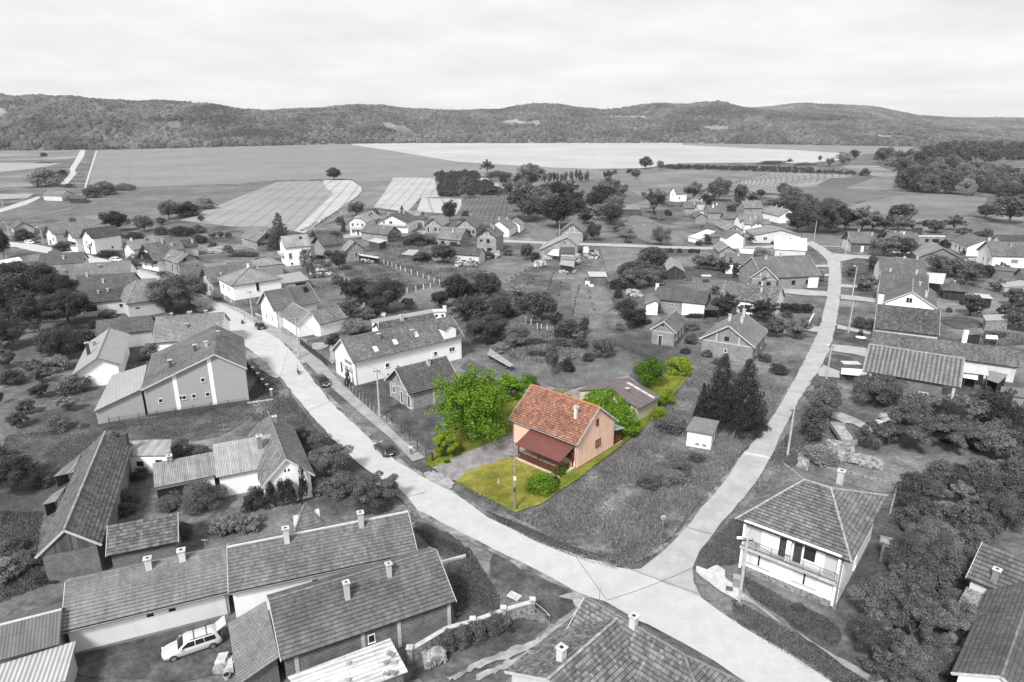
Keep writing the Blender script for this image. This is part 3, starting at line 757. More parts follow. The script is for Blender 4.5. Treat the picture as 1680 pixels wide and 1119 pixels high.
 # ridge tiles and verge strips
 if ridge is not None:
  rb = MB(); rw = .11
  rb.tube(p(xa, 0, zr + .02), p(xb, 0, zr + .02), rw, n=7)
  if hipA:
   for c in (cf, cb): rb.tube(p(xa, 0, zr + .02), p(xa - hipA, c, zz(c) + .03), rw, n=6)
  if hipZ:
   for c in (cf, cb): rb.tube(p(xb, 0, zr + .02), p(xb + hipZ, c, zz(c) + .03), rw, n=6)
  done(rb.build('ridge_tiles', ridge, H.root))
 if verge and not (hipA and hipZ) and fine:
  for xe, hh, jj in ((xa, hipA, jA),(xb, hipZ, jZ)):
   if hh or jj: continue
   vb = MB()
   for c in (cf, cb): vb.bar(p(xe, 0, zr - .06), p(xe, c, zz(c) - .06), .05,.22)
   done(vb.build('verge_board', VERGEB, H.root))
 # walls
 wbm = MB()
 x0 = xa - hipA + (ov if hipA else ovg); x1 = xb + hipZ - (ov if hipZ else ovg)
 vf, vb_ = wf - ov, -(wb_ - ov); d = .15
 zf, zb = zz(vf) - d - (0 if not (hipA or hipZ) else 0), zz(vb_) - d
 z0 = base - .3
 H.x0, H.x1, H.vf, H.vb, H.zf, H.zb = x0, x1, vf, vb_, zf, zb
 def uvq(m_): pass
 if 'F' not in skip: wbm.face([p(x0, vf, z0), p(x1, vf, z0), p(x1, vf, zf), p(x0, vf, zf)], [(x0, z0),(x1, z0),(x1, zf),(x0, zf)])
 if 'B' not in skip: wbm.face([p(x1, vb_, z0), p(x0, vb_, z0), p(x0, vb_, zb), p(x1, vb_, zb)], [(x1, z0),(x0, z0),(x0, zb),(x1, zb)])
 for nm_, xx, hh, jj in (('A', x0, hipA, jA),('Z', x1, hipZ, jZ)):
  if nm_ in skip: continue
  P = [(vb_, z0),(vf, z0),(vf, zf)]
  if not hh:
   if jj: P += [(wf * jj * 1.02, zz(wf * jj * 1.02) - d),(-wb_ * jj * 1.02, zz(-wb_ * jj * 1.02) - d)]
   else: P += [(0, zr - d)]
  P.append((vb_, zb))
  wbm.face([p(xx, v, q) for v, q in P], [(v, q) for v, q in P])
 H.wall = done(wbm.build('wall', wall, H.root))
 if plinth:
  ph, pm = plinth; pb = MB(); g = .03
  ya, yb = (H.s * (vb_ - g), H.s * (vf + g))
  pb.box(x0 - g, x1 + g, min(ya, yb), max(ya, yb), z0, base + ph, bottom=False)
  done(pb.build('plinth', pm, H.root))
 for c in chim: add_chimney(H, *c)
 for c in win: add_window(H, *c)
 if gut:
  gb = MB(); c = wf + .05; gb.tube(p(xa - hipA, c, zz(wf) - .12), p(xb + hipZ, c, zz(wf) - .12), .06, n=6)
  xe = x1 - .15 if gut != 'A' else x0 + .15
  gb.tube(p(xe, c, zz(wf) - .14), p(xe, vf + .06, zf - .25), .045, n=6); gb.tube(p(xe, vf + .06, zf - .25), p(xe, vf + .06, base), .045, n=6)
  done(gb.build('gutter', METAL if gut is not True else GREYP, H.root))
 return H
def wall_frame(H, side, u, z_):
 """point on a wall, along-wall unit vector, outward normal (house-local); u in 0..1 from end a (or from the front on a gable)"""
 if side == 'F': return H.p(H.x0 + u * (H.x1 - H.x0), H.vf, z_), Vector((1,0,0)), H.p(0,1,0)
 if side == 'B': return H.p(H.x0 + u * (H.x1 - H.x0), H.vb, z_), Vector((1,0,0)), H.p(0,-1,0)
 v = H.vf + u * (H.vb - H.vf)
 if side == 'A': return H.p(H.x0, v, z_), H.p(0,1,0), Vector((-1,0,0))
 return H.p(H.x1, v, z_), H.p(0,1,0), Vector((1,0,0))
def quadbox(mb, c, t, n, hw, z0, z1, d0, d1):
 """box on a wall: half width hw along t, heights z0..z1, from d0 to d1 along the outward normal"""
 up = Vector((0,0,1))
 lo = [c + t * sx * hw + n * dd for sx, dd in ((-1, d0),(1, d0),(1, d1),(-1, d1))]
 mb.prism([q + up * (z0 - c.z) for q in lo], [q + up * (z1 - c.z) for q in lo])
def add_window(H, side, u, z_, w, h, kind='w', fm=None, gm=None):
 """kind: w window, d door, s shutters closed, o open dark hole, g garage, W double window, S window with open shutters"""
 c, t, n = wall_frame(H, side, u, z_)
 fm = fm or WHITE
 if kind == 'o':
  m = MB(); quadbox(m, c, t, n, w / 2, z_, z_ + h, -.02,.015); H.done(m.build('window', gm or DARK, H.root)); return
 m = MB(); b = .07
 for sx in (-1,1): quadbox(m, c + t * sx * (w / 2 - b / 2), t, n, b / 2, z_, z_ + h, -.02,.07)
 quadbox(m, c, t, n, w / 2 + .04, z_ - .06, z_, -.02,.12); quadbox(m, c, t, n, w / 2, z_ + h, z_ + h + b, -.02,.07)
 if kind in ('w','W','S') and w > .9: quadbox(m, c, t, n, .03, z_, z_ + h, .0,.06)
 nm = 'door' if kind in ('d','g') else 'window'
 f = H.done(m.build(nm, fm, H.root))
 m = MB(); quadbox(m, c, t, n, w / 2 - b, z_, z_ + h, -.02,.02)
 pm = {'w': glass(), 'W': glass(), 'S': glass(), 'd': gm or DWOOD, 'g': gm or GREYP, 's': gm or WHITE}[kind]
 H.done(m.build({'w': 'pane','W': 'pane','S': 'pane','d': 'door_panel','g': 'door_panel','s': 'roller_shutter'}[kind], pm if gm is None or kind in 'dgs' else gm, f))
 if kind == 'S':
  for sx in (-1,1):
   m = MB(); quadbox(m, c + t * sx * (w * .76), t, n, w * .24, z_, z_ + h, .01,.05); H.done(m.build('shutter', gm or DWOOD, H.root))
def add_chimney(H, u, v, h=1.2, w=.5, mat=None, cap=None):
 """u along the ridge 0..1, v across (-1 back eave .. 1 front eave), h above the roof"""
 x = u * H.L; vv = v * (H.wf if v >= 0 else H.wb); zb_ = H.zroof(vv)
 zt = zb_ + h; y = H.s * vv; m = MB()
 m.box(x - w / 2, x + w / 2, y - w / 2, y + w / 2, zb_ - .7, zt)
 o = H.done(m.build('chimney', mat or CHIM, H.root));
 o.parent = H.roof
 m = MB(); q = w / 2 + .1
 m.box(x - q, x + q, y - q, y + q, zt, zt + .09)
 c = H.done(m.build('chimney_cap', cap or LCONC, H.roof))
 m = MB(); q = w / 4; m.box(x - q, x + q, y - q, y + q, zt + .08, zt + .10)
 H.done(m.build('flue', DARK, H.roof))
def skylight(H, u, v, w=.75, h=1.1, mat=None):
 x = u * H.L; vv = v * H.wf;
 sl = Vector((0, H.s * H.wf, -(H.zr - H.zef))).normalized(); n = Vector((0, H.s * (H.zr - H.zef), H.wf)).normalized()
 c = H.p(x, vv, H.zroof(vv)); X = Vector((1,0,0))
 def slab(ww, hh, d0, d1):
  lo = [c + X * a * ww / 2 + sl * b * hh / 2 + n * d0 for a, b in ((-1,-1),(1,-1),(1,1),(-1,1))]; m = MB()
  m.prism(lo, [q + n * (d1 - d0) for q in lo]); return m
 o = H.done(slab(w + .2, h + .2,0,.08).build('skylight', GREYP, H.root)); o.parent = H.roof
 H.done(slab(w, h, .03,.11).build('skylight_pane', mat or WHITE, H.roof))
def shed(name, label, z, pts4, roof=None, wall=None, thick=.08, ins=.25, cat='shed', base=0.0, walls='LFRB', win=(), fine=False, overhang=True):
 """lean-to or flat roofed building: four roof corners (x, y, height), in order front-left, front-right, back-right, back-left"""
 P = [at(z, q[0], q[1], q[2]) for q in pts4]
 c = sum((Vector((q.x, q.y, 0)) for q in P), Vector()) / 4
 ex = (P[1] - P[0]); rz = math.atan2(ex.y, ex.x)
 root = empty(name, c, rz, label, cat)
 R = Matrix.Rotation(-rz, 3,'Z'); Q = [R @ (q - c) for q in P]
 if DEBUG: print('SHED  %-60s %.1f x %.1f' % (label[:60], (P[1] - P[0]).length, (P[2] - P[1]).length))
 mb = MB(); roof_plane(mb, Q, Q[1] - Q[0], thick=thick, fine=fine)
 rf = mb.build('roof', roof or SHEET, root)
 cen = sum(Q, Vector()) / 4
 W = []
 for q in Q:
  d = Vector((cen.x - q.x, cen.y - q.y, 0)); k = ins * 1.4 / max(d.length, .1); W.append(Vector((q.x + d.x * k, q.y + d.y * k, q.z - thick - .03)))
 m = MB()
 for i, nm in enumerate('FRBL'):
  if nm in walls:
   a_, b_ = W[i], W[(i + 1) % 4]; d = (Vector((b_.x, b_.y, 0)) - Vector((a_.x, a_.y, 0))).length
   m.face([Vector((a_.x, a_.y, base - .3)), Vector((b_.x, b_.y, base - .3)), b_, a_], [(0,-.3),(d, -.3),(d, b_.z),(0, a_.z)])
 if m.f: m.build('wall', wall or PLG, root)
 if walls != 'LFRB' and walls != 'FRBL':
  for i in range(4):
   w_ = W[i]; m = MB(); m.box(w_.x - .06, w_.x + .06, w_.y - .06, w_.y + .06, base - .2, w_.z + .02); m.build('post', DWOOD, root)
 class S_: pass
 S = S_(); S.root = root; S.W = W; S.Q = Q
 def wn_(side, u, z_, w, h, kind='w', gm=None):
  i = 'FRBL'.index(side); a_, b_ = W[i], W[(i + 1) % 4]; t = Vector((b_.x - a_.x, b_.y - a_.y, 0)); Ln = t.length; t.normalize(); n = Vector((t.y, -t.x, 0))
  cc = Vector((a_.x, a_.y, 0)) + t * u * Ln; cc.z = z_
  if kind == 'o':
   m = MB(); quadbox(m, cc, t, n, w / 2, z_, z_ + h, -.02,.02); m.build('opening', gm or DARK, root); return
  m = MB(); quadbox(m, cc, t, n, w / 2 + .07, z_ - .07, z_ + h + .07,-.02,.04); f = m.build('door' if kind == 'd' else 'window', WHITE, root)
  m = MB(); quadbox(m, cc, t, n, w / 2, z_, z_ + h, -.02,.055); m.build('door_panel' if kind == 'd' else 'pane', gm or (DWOOD if kind == 'd' else glass()), f)
 S.win = wn_
 for q in win: wn_(*q)
 return S
DEBUG = False
PLW = plaster(.9,.12); PLG = plaster(.42,.3); PLL = plaster(.6,.25); PLD = plaster(.25,.3)
BRK = blocks(.19,.36); BRKD = blocks(.12,.26); BRKF = blocks(.24,.38)
CHIM = plaster(.5,.35); VERGEB = plain('verge_board',.5,.8)
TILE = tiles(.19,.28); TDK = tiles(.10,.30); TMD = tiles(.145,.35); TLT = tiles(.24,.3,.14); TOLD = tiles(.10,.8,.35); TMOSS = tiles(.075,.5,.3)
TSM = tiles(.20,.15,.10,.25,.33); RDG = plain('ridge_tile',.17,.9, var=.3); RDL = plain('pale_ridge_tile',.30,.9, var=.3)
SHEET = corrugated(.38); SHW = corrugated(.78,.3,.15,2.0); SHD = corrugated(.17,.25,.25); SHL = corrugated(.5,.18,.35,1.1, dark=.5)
SEAM = corrugated(.33,.55,.12,6.0,.5, dark=.12); STONE = plain('rubble_stone',.24,.95, sc=3, var=.5)
# ============ near houses, left
h = mk_house('long_house','long grey tiled house with blank pale wall behind the silver estate car','F',(428,458),(1488,226),(900,668), 2.9,27, TSM, plaster(.66,.12), fine=True, ridge=RDG, wb=1.8,
 win=(('F',.495,1.95,.55,.32,'o'),('F',.635,1.95,.55,.32,'o')), chim=((.5,.1,1.0,.5, PLL),(.71,.08,1.0,.55, PLL)), plinth=(.25, GREYP), gut=True)
h = mk_house('long_house','long white house with two chimneys continuing the grey roofed one towards the road','G',(-112,232),(1078,-2),(500,402), 3.1,27, tiles(.16,.3,.2), PLW, fine=True, ridge=LCONC,
 wb=2.0, win=(('F',.43,1.7,.5,.5,'o'),), chim=((.31,.15,1.5,.5, PLL),(.72,.12,1.5,.5)), ovg=.3, gut=True)
h = mk_house('brick_house','low block built house with grey tile roof and concrete corner posts beside the garden wall','G',(162,580),(1264,249),(800,790), 3.1,27, tiles(.13,.22,.18), blocks(.13,.27,.4,.24), fine=True, ridge=RDG, wb=2.2,
 win=(('F',.49,1.5,.62,.75,'w'),('F',.60,1.7,.55,.5,'o', None, BRKD), ), chim=((.41,.36,1.55,.42),(.675,.20,1.2,.4)), ovg=.35)
for u in (.06,.44,.66,.985):
 c, t, n = wall_frame(h, 'F', u, 0); m = MB(); quadbox(m, c, t, n, .16,-.2, h.zf, -.02,.05); h.done(m.build('concrete_post', LCONC, h.root))
shed('lean_to_annex','low annex with smooth light grey roof beside the open white shed','X',((390,1125,2.3),(458,1078,3.0),(436,986,3.0),(374,1023,2.3)), TSM, BRKD, fine=True)
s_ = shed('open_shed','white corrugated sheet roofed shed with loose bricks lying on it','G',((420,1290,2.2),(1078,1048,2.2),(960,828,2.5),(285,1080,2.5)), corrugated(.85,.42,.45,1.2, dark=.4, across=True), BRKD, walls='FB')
rr = random.Random(4)
for i, (x, y) in enumerate(((955,925),(975,935),(935,985),(985,985),(935,1060),(965,1050),(990,1055),(690,990),(680,1100))):
 q = at('G', x, y, 2.5); m = MB(); a_ = rr.random()*3; m.prism([Vector((math.cos(a_+k)*.26, math.sin(a_+k)*.2,0)) for k in (0,1.2,3.1,4.3)], [Vector((math.cos(a_+k)*.26, math.sin(a_+k)*.2,.16)) for k in (0,1.2,3.1,4.3)])
 o = m.build('loose_brick', plain('loose_brick',.2 + .15*rr.random(), .9), loc=(q.x, q.y, 2.42)); tag(o, 'loose brick weighing down the white corrugated shed roof','brick','bricks on the white sheet roof')
# house at the junction, seen from behind
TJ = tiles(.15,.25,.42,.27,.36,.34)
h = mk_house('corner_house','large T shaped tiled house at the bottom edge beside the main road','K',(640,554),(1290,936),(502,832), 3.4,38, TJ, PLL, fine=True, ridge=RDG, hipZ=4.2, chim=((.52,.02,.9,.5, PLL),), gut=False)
mk_house('corner_house', None, 'K',(850,700),(392,1100),(1010,1180), 3.4,30, TJ, PLL, fine=True, ridge=RDL, zr=h.zr - .05, parent=h.root, chim=((.72,-.16,1.1,.55, PLL),), skip='AB')
for x, y, x2, y2 in ((850,690,492,848),(857,700,955,1118)):
 pass
shed('low_extension','low crumbling flat roofed extension along the corner house drive','K',((120,1110,1.9),(205,1110,2.0),(600,730,2.2),(530,735,2.1)), plain('old_screed',.3,.95, var=.4), STONE)
# balcony house at the right
def hip_from_corners(name, label, z, c0, c1, c2, ze, zr, frac, **k):
 A = at(z, *c0, ze); B = at(z, *c1, ze); C = at(z, *c2, ze)
 for q in (A, B, C): q.z = 0
 X = (B - A); Lx = X.length; X.normalize(); Y = Vector((-X.y, X.x, 0)); W = (C - B).dot(Y)
 if DEBUG: print('HIP', label[:40], Lx, W)
 sgn = -1 if W > 0 else 1; hw = abs(W) / 2
 hip = Lx * (1 - frac) / 2
 O = A + X * hip + Y * W / 2
 root = None
 # reuse the house builder through world points
 def inv(p, zz):
  v = Vector((p.x, p.y, zz - CAM_H)); yy = v.y * CP - v.z * SP; return 840 + FPX * v.x / yy, 559.5 + FPX * (-(v.z * CP + v.y * SP)) / yy
 a_ = inv(O, zr); b_ = inv(O + X * Lx * frac, zr); e_ = inv((A + B) / 2, ze)
 return mk_house(name, label, 'X', a_, b_, e_, ze, zr=zr, hipA=hip, hipZ=hip, **k)
BH = hip_from_corners('balcony_house','two storey white house with full width balcony and old hipped tile roof','L',(20,112),(690,362),(880,-28), 5.9,8.6,.24, roof=tiles(.15,.75,.3,.34,.4,.3), wall=PLW, fine=True,
 row=.4, ridge=RDL, ov=.7, plinth=(.7, STONE), chim=((.95,-.62,1.6,.6),))
h = BH
def panel(h, side, u0, u1, z0, z1, mat, name, d0=-.02, d1=.03, parent=None):
 c0, t, n = wall_frame(h, side, u0, z0); c1, _, _ = wall_frame(h, side, u1, z0); c = (c0 + c1) / 2; m = MB()
 quadbox(m, c, t, n, (c1 - c0).length / 2, z0, z1, d0, d1); return h.done(m.build(name, mat, parent or h.root))
zt = h.zf
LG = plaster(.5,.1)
zb0 = 3.35
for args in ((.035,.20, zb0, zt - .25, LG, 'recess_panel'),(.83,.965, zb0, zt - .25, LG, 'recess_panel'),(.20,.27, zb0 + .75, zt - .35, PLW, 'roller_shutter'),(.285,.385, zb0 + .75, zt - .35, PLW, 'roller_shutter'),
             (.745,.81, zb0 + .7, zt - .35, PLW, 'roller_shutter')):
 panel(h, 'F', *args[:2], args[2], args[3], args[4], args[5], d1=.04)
for u0, u1, z0, z1 in ((.385,.47, zb0, zt - .3),(.53,.61, zb0, zt - .3),(.63,.74, zb0 + .7, zt - .35)):
 panel(h, 'F', u0, u1, z0, z1, DWOOD if z0 == zb0 else glass(), 'door' if z0 == zb0 else 'window', d1=.03)
for u in (.03,.49,.97):
 panel(h, 'F', u - (.022 if u == .49 else .012), u + (.022 if u == .49 else .012), .6 if u != .49 else zb0, zt, PLW, 'pillar', d1=.55)
panel(h, 'F',.02,.98, zt - .25, zt + .05, PLW, 'lintel', d1=.58)
bal = panel(h, 'F',.015,.985, zb0 - .28, zb0 - .05, LCONC, 'balcony', d1=.85)
m = MB(); c0, t, n = wall_frame(h, 'F',.02, zb0); c1, _, _ = wall_frame(h, 'F',.98, zb0)
for hh in (.15,.95): m.bar(c0 + n * .8 + Vector((0,0, hh)), c1 + n * .8 + Vector((0,0, hh)), .04,.04)
nb = 90
for i in range(nb + 1):
 q = c0.lerp(c1, i / nb) + n * .8; w_ = .05 if i % 15 == 0 else .022; m.box(q.x - w_/2, q.x + w_/2, q.y - w_/2, q.y + w_/2, zb0 - .05, zb0 + .95)
h.done(m.build('railing', plain('dark_iron',.06,.6), bal))
for u0, u1 in ((.09,.195),(.215,.32),(.56,.66),(.68,.79)):
 panel(h, 'F', u0, u1,1.35,2.6, plaster(.7,.1), 'roller_shutter', d1=.02)
for u in (.205,.67): panel(h, 'F', u - .008, u + .008,1.3,2.65, DARK, 'shutter_gap', d1=.03)
for u0, u1 in ((.08,.33),(.55,.80)): panel(h, 'F', u0, u1,1.2,1.3, LG, 'sill', d1=.14)
for u in (.2,.55,.8): add_window(h, 'Z', u, 4.0,1.0,1.1,'w')
add_window(h, 'Z',.45,1.2,1.0,1.1,'w')
m = MB(); q = wall_frame(h, 'F',.99,0)[0] + n * .12; m.tube(q, q + Vector((0,0, zt)), .06); q = wall_frame(h, 'F',.012,0)[0] + n * .12; m.tube(q, q + Vector((0,0, zt)), .06); h.done(m.build('downpipe', GREYP, h.root))
# ============ the coloured house
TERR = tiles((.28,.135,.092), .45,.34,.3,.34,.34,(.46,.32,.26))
PEACH = plaster((.86,.585,.435), .3)
h = CH = mk_house('peach_house','peach rendered house with terracotta tile roof in the coloured garden','I',(287,283),(737,431),(545,663), 4.0, roof=TERR, wall=PEACH, zr=7.7, fine=True, ridge=plain('terracotta_ridge',(.42,.17,.09), .9),
 row=.34, ov=.55, ovg=.3, plinth=(.35, plain('brown_plinth',(.26,.17,.11), .9)), gut=False, chim=((.80,.42,1.5,.42, plain('pale_chimney',(.62,.56,.54), .9)),(.28,-.10,.45,.5, METAL, METAL),(.52,-.08,.45,.5, METAL, METAL)))
VB = plain('zinc_verge',(.42,.42,.45), .6)
BRW = plain('brown_wood',(.085,.032,.018), .7, var=.3)
add_window(h, 'Z',.50,5.0,.55,.8,'w', BRW, plain('brown_shutter',(.12,.075,.05), .8))
add_window(h, 'Z',.54,1.75,1.15,.95,'w', BRW, plain('blind',(.3,.22,.16), .8))
add_window(h, 'F',.88,1.35,.8,1.35,'w', BRW, glass((.02,.022,.03)))
panel(h, 'F',.925,.96,1.3,2.7, BRW, 'shutter', d1=.45)
panel(h, 'F',.3,.46,4.0 - .5,4.0 - .16, METAL, 'flashing', d1=.06)
# porch
def lp(u, v, z): return h.p(h.x0 + u * (h.x1 - h.x0), h.vf + v, z)
m = MB(); MAR = corrugated((.165,.055,.044), .22,.1,6.0,.5, dark=.1)
roof_plane(m, [lp(.30,3.3,2.35), lp(.97,3.3,2.35), lp(.97,-.05,3.55), lp(.30,-.05,3.55)], Vector((1,0,0)), thick=.09)
pr = h.done(m.build('porch_roof', MAR, h.root))
m = MB()
for v0, u0, v1, u1 in ((3.0,.33,3.0,.94),(3.0,.94,.9,.94)):
 a_, b_ = lp(u0, v0,.3), lp(u1, v1,.3); nseg = 12
 for i in range(nseg + 1):
  q = a_.lerp(b_, i / nseg); m.bar(q, q + Vector((0,0,.95)), .06,.04)
 m.bar(a_ + Vector((0,0,.95)), b_ + Vector((0,0,.95)), .08,.08)
 m.prism([a_, b_, b_ + h.p(0,.03,0), a_ + h.p(0,.03,0)], [q + Vector((0,0,.97)) for q in (a_, b_, b_ + h.p(0,.03,0), a_ + h.p(0,.03,0))])
h.done(m.build('porch_railing', BRW, h.root))
for u, v in ((.33,3.0),(.63,3.0),(.94,3.0),(.33,.1),(.94,.1)):
 m = MB(); q = lp(u, v, .1); m.box(q.x - .07, q.x + .07, q.y - .07, q.y + .07,.1,2.45 + (3.0 - v) * .35); h.done(m.build('porch_post', BRW, h.root))
m = MB(); q0 = lp(.29,3.3,0); q1 = lp(.97,-.02,0); m.box(min(q0.x, q1.x), max(q0.x, q1.x), min(q0.y, q1.y), max(q0.y, q1.y), -.1,.32); h.done(m.build('porch_base', plain('porch_concrete',(.55,.45,.38), .9), h.root))
add_window(h, 'F',.62,.32,.9,2.0,'d', BRW, BRW); add_window(h, 'F',.45,1.3,1.1,1.1,'w', BRW)
m = MB()
for u in (.015,.985): q = lp(u, .1,0); m.tube(q, q + Vector((0,0, h.zf)), .05)
c, t, n = wall_frame(h, 'Z',.97,0); q = c + n * .1; m.tube(q, q + Vector((0,0, h.zb)), .05)
m.tube(h.p(0, h.wf + .04, h.zef - .1), h.p(h.L, h.wf + .04, h.zef - .1), .07); m.tube(h.p(0,-h.wb - .04, h.zeb - .1), h.p(h.L, -h.wb - .04, h.zeb - .1), .07)
h.done(m.build('downpipe', plain('grey_pipe',(.3,.28,.28), .6), h.root))
# back veranda of the peach house
m = MB(); Bq = lambda u, v, z: h.p(h.x0 + u * (h.x1 - h.x0), h.vb - v, z)
roof_plane(m, [Bq(.55,2.4,2.3), Bq(1.03,2.4,2.3), Bq(1.03,0,2.8), Bq(.55,0,2.8)], Vector((1,0,0)), thick=.06)
h.done(m.build('veranda_roof', corrugated((.40,.47,.46), .2,.2), h.root))
m = MB()
for (u0, v0),(u1, v1) in (((.99,0),(.99,2.2)),((.99,2.2),(.6,2.2))):
 a_, b_ = Bq(u0, v0,.3), Bq(u1, v1,.3)
 m.face([a_, b_, b_ + Vector((0,0,.95)), a_ + Vector((0,0,.95))]);
 for i in range(7):
  q = a_.lerp(b_, i / 6); m.bar(q, q + Vector((0,0,2.0)), .09,.09)
 m.bar(a_ + Vector((0,0,1.95)), b_ + Vector((0,0,1.95)), .1,.1); m.bar(a_ + Vector((0,0,.95)), b_ + Vector((0,0,.95)), .1,.1)
h.done(m.build('veranda_screen', plain('red_brown_wood',(.13,.045,.025), .8, var=.3), h.root))
m = MB(); q0 = Bq(.5,0,0); q1 = Bq(1.0,2.3,0); m.box(min(q0.x, q1.x), max(q0.x, q1.x), min(q0.y, q1.y), max(q0.y, q1.y), -.1,.3); h.done(m.build('veranda_base', plain('pink_concrete',(.5,.36,.28), .9), h.root))
h = GAR = mk_house('garage','low pitched garage of pinkish grey sheets behind the peach house, half covered in creeper','I',(775,312),(926,240),(1100,385), 2.5,14, corrugated((.17,.14,.145), 1.1,.3,1.1, dark=.2), plaster((.6,.53,.42), .4), cat='garage',
 win=(), e2=(540,345,2.2), ovg=.2, chim=((.45,.35,.35,.45, plain('brick_stub',(.3,.13,.09), .9)),))
m = MB(); q = h.p
for k in range(4):
 a_ = q(h.L * (.72 + .0), h.wf * (.12 + k * .21), h.zroof(h.wf * (.12 + k * .21)) + .03); b_ = q(h.L * .72, h.wf * (.12 + k * .21 + .19), h.zroof(h.wf * (.12 + k * .21 + .19)) + .03)
 w_ = Vector((h.L * .1,0,0)); m.prism([a_, b_, b_ + w_, a_ + w_], [p_ + Vector((0,0,.03)) for p_ in (a_, b_, b_ + w_, a_ + w_)])
o = h.done(m.build('pale_sheet', plain('pale_sheet',(.46,.42,.42), .8), h.root))
# ============ white row along the main road, upper left to centre
h = mk_house('seam_roof_house','white house with dark grey ribbed roof and black chimney beside the parked black car','B',(127,632),(430,580),(207,760), 4.2,40, tiles(.14,.05,.06,6.0,.42,.35), PLW, fine=True, row=.42, ovg=.7,
 win=(('A',.30,1.3,.6,1.2,'w'),('A',.68,1.3,.6,1.2,'w')), chim=((.83,.35,.9,.7, DARK, DARK),), gut='A', verge=True)
h = mk_house('corner_cottage','white L shaped cottage with two grey tile roofs behind the stone fence','B',(320,704),(430,768),(348,862), 3.0,38, TILE, PLW, fine=True, ridge=RDL,
 win=(('F',.3,1.1,.7,1.1,'s'),('F',.68,1.1,.7,1.1,'s')), plinth=(.3, STONE))
mk_house('corner_cottage', None, 'B',(432,764),(612,722),(655,812), 3.0,36, TILE, PLW, fine=True, ridge=RDG, parent=h.root)
h = mk_house('big_white_house','very long white house with weathered roof, three skylights and a white dormer','X',(558,556.5),(740.7,518.4),(580.5,595), 4.4,36, tiles(.15,.55,.28), PLW, fine=True, row=.38, ridge=RDG, ovg=.5,
 win=(('F',.28,1.9,.8,.75,'w'),('F',.29,.2,.7,.45,'o'),('F',.735,1.9,.8,.7,'w'),('F',.71,1.9,.5,.7,'s'),('F',.90,1.9,1.3,.8,'w'),('A',.35,1.0,.9,1.2,'w'),('A',.68,.9,1.0,2.0,'d')),
 chim=((.29,.32,1.0,.45, PLD),(.56,.52,1.3,.45, PLD)), gut='A')
for u, v in ((.22,.68),(.40,.58),(.60,.46)): skylight(h, u, v)
panel(h, 'A',.14,.5,2.7,3.9, plain('recess_shade',.2,.9), 'balcony_recess_shade', d1=.03)
o = panel(h, 'A',.1,.52,2.4,3.3, PLL, 'balcony', d1=.5)
# dormers, tower
def dormer(h, u, v0, w, zw, roofm, wallm, front=2.2):
 x = u * h.L; vv = v0 * h.wf; zb_ = h.zroof(vv); m = MB()
 y1 = vv; yb = vv - front
 P = lambda dx, v, z: h.p(x + dx, v, z)
 m.face([P(-w/2, y1, zb_ - .4), P(w/2, y1, zb_ - .4), P(w/2, y1, zb_ + zw), P(0, y1, zb_ + zw + w * .3), P(-w/2, y1, zb_ + zw)])
 for sx in (-1,1): m.face([P(sx*w/2, y1, zb_ - .4), P(sx*w/2, yb, zb_ + .2), P(sx*w/2, yb, zb_ + zw), P(sx*w/2, y1, zb_ + zw)])
 d = h.done(m.build('dormer', wallm, h.root)); d.parent = h.roof
 m = MB()
 for sx in (-1,1): roof_plane(m, [P(sx*(w/2+.2), y1 + .25, zb_ + zw - .08), P(sx*(w/2+.2), yb - .8, zb_ + zw - .08), P(0, yb - .8, zb_ + zw + w*.3 + .05), P(0, y1 + .25, zb_ + zw + w*.3 + .05)], Vector((0,1,0)), thick=.08)
 h.done(m.build('dormer_roof', roofm, h.roof))
dormer(h, .87,.93,2.6,1.9, TOLD, PLW, 2.6)
h2 = mk_house('rear_wing','darker tiled wing behind the very long white house, white gable at its left','k',(388,352),(1050,236),(440,452), 6.0,34, TOLD, PLW, ridge=RDG, chim=((.44,.1,.9,.6, LCONC),), win=(('A',.3,6.4,.6,1.0,'w'),), base=0, cat='house wing')
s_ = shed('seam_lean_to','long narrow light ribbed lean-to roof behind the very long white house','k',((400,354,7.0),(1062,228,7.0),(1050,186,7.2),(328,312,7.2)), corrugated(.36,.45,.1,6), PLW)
m = MB(); q = at('k',1125,205,7.6); m.box(-1.1,1.1,-.8,.8,3,7.5); t_ = m.build('tower_wall', PLW, None)
tr = empty('roof_turret',(q.x, q.y, 0), rad(12), 'small white turret with flat cap on the very long white house','turret'); t_.parent = tr
m = MB(); m.box(-1.4,1.4,-1.0,1.0,7.5,7.66); m.build('flat_cap', LCONC, tr)
m = MB(); m.box(.8,1.3,-.3,.3,7.66,8.3); m.box(.7,1.4,-.4,.4,8.3,8.42); m.build('chimney', PLW, tr)
for x in (-.7,.5):
 m = MB(); m.box(x - .25, x + .25,-.84,-.79,6.5,7.0); m.build('window', DARK, tr)
h = mk_house('garden_brick_house','grey block built cottage with dark tile roof beside the pavement fence','H',(990,181),(1330,98),(1096,348), 3.0,38, TDK, blocks(.23,.38), fine=True, ridge=RDG, ovg=.8,
 win=(('A',.12,.2,.8,2.0,'d'),('A',.45,.2,.8,2.0,'d'),('A',.8,1.2,.8,1.1,'w'),('A',.55,4.0,.6,.8,'o')), chim=((.12,-.3,.9,.45),(.60,.15,1.0,.5, LCONC)), gut=False)
for u in (.02,.5,.98):
 for sd in ('A','F'):
  c, t, n = wall_frame(h, sd, u, 0); m = MB(); quadbox(m, c, t, n, .14,-.2, h.zf, -.02,.04); h.done(m.build('concrete_post', LCONC, h.root))
c0, t, n = wall_frame(h, 'A',.5,2.75); m = MB(); quadbox(m, c0, t, n, (h.vf - h.vb)/2,2.7,2.95,-.02,.05); h.done(m.build('concrete_beam', LCONC, h.root))
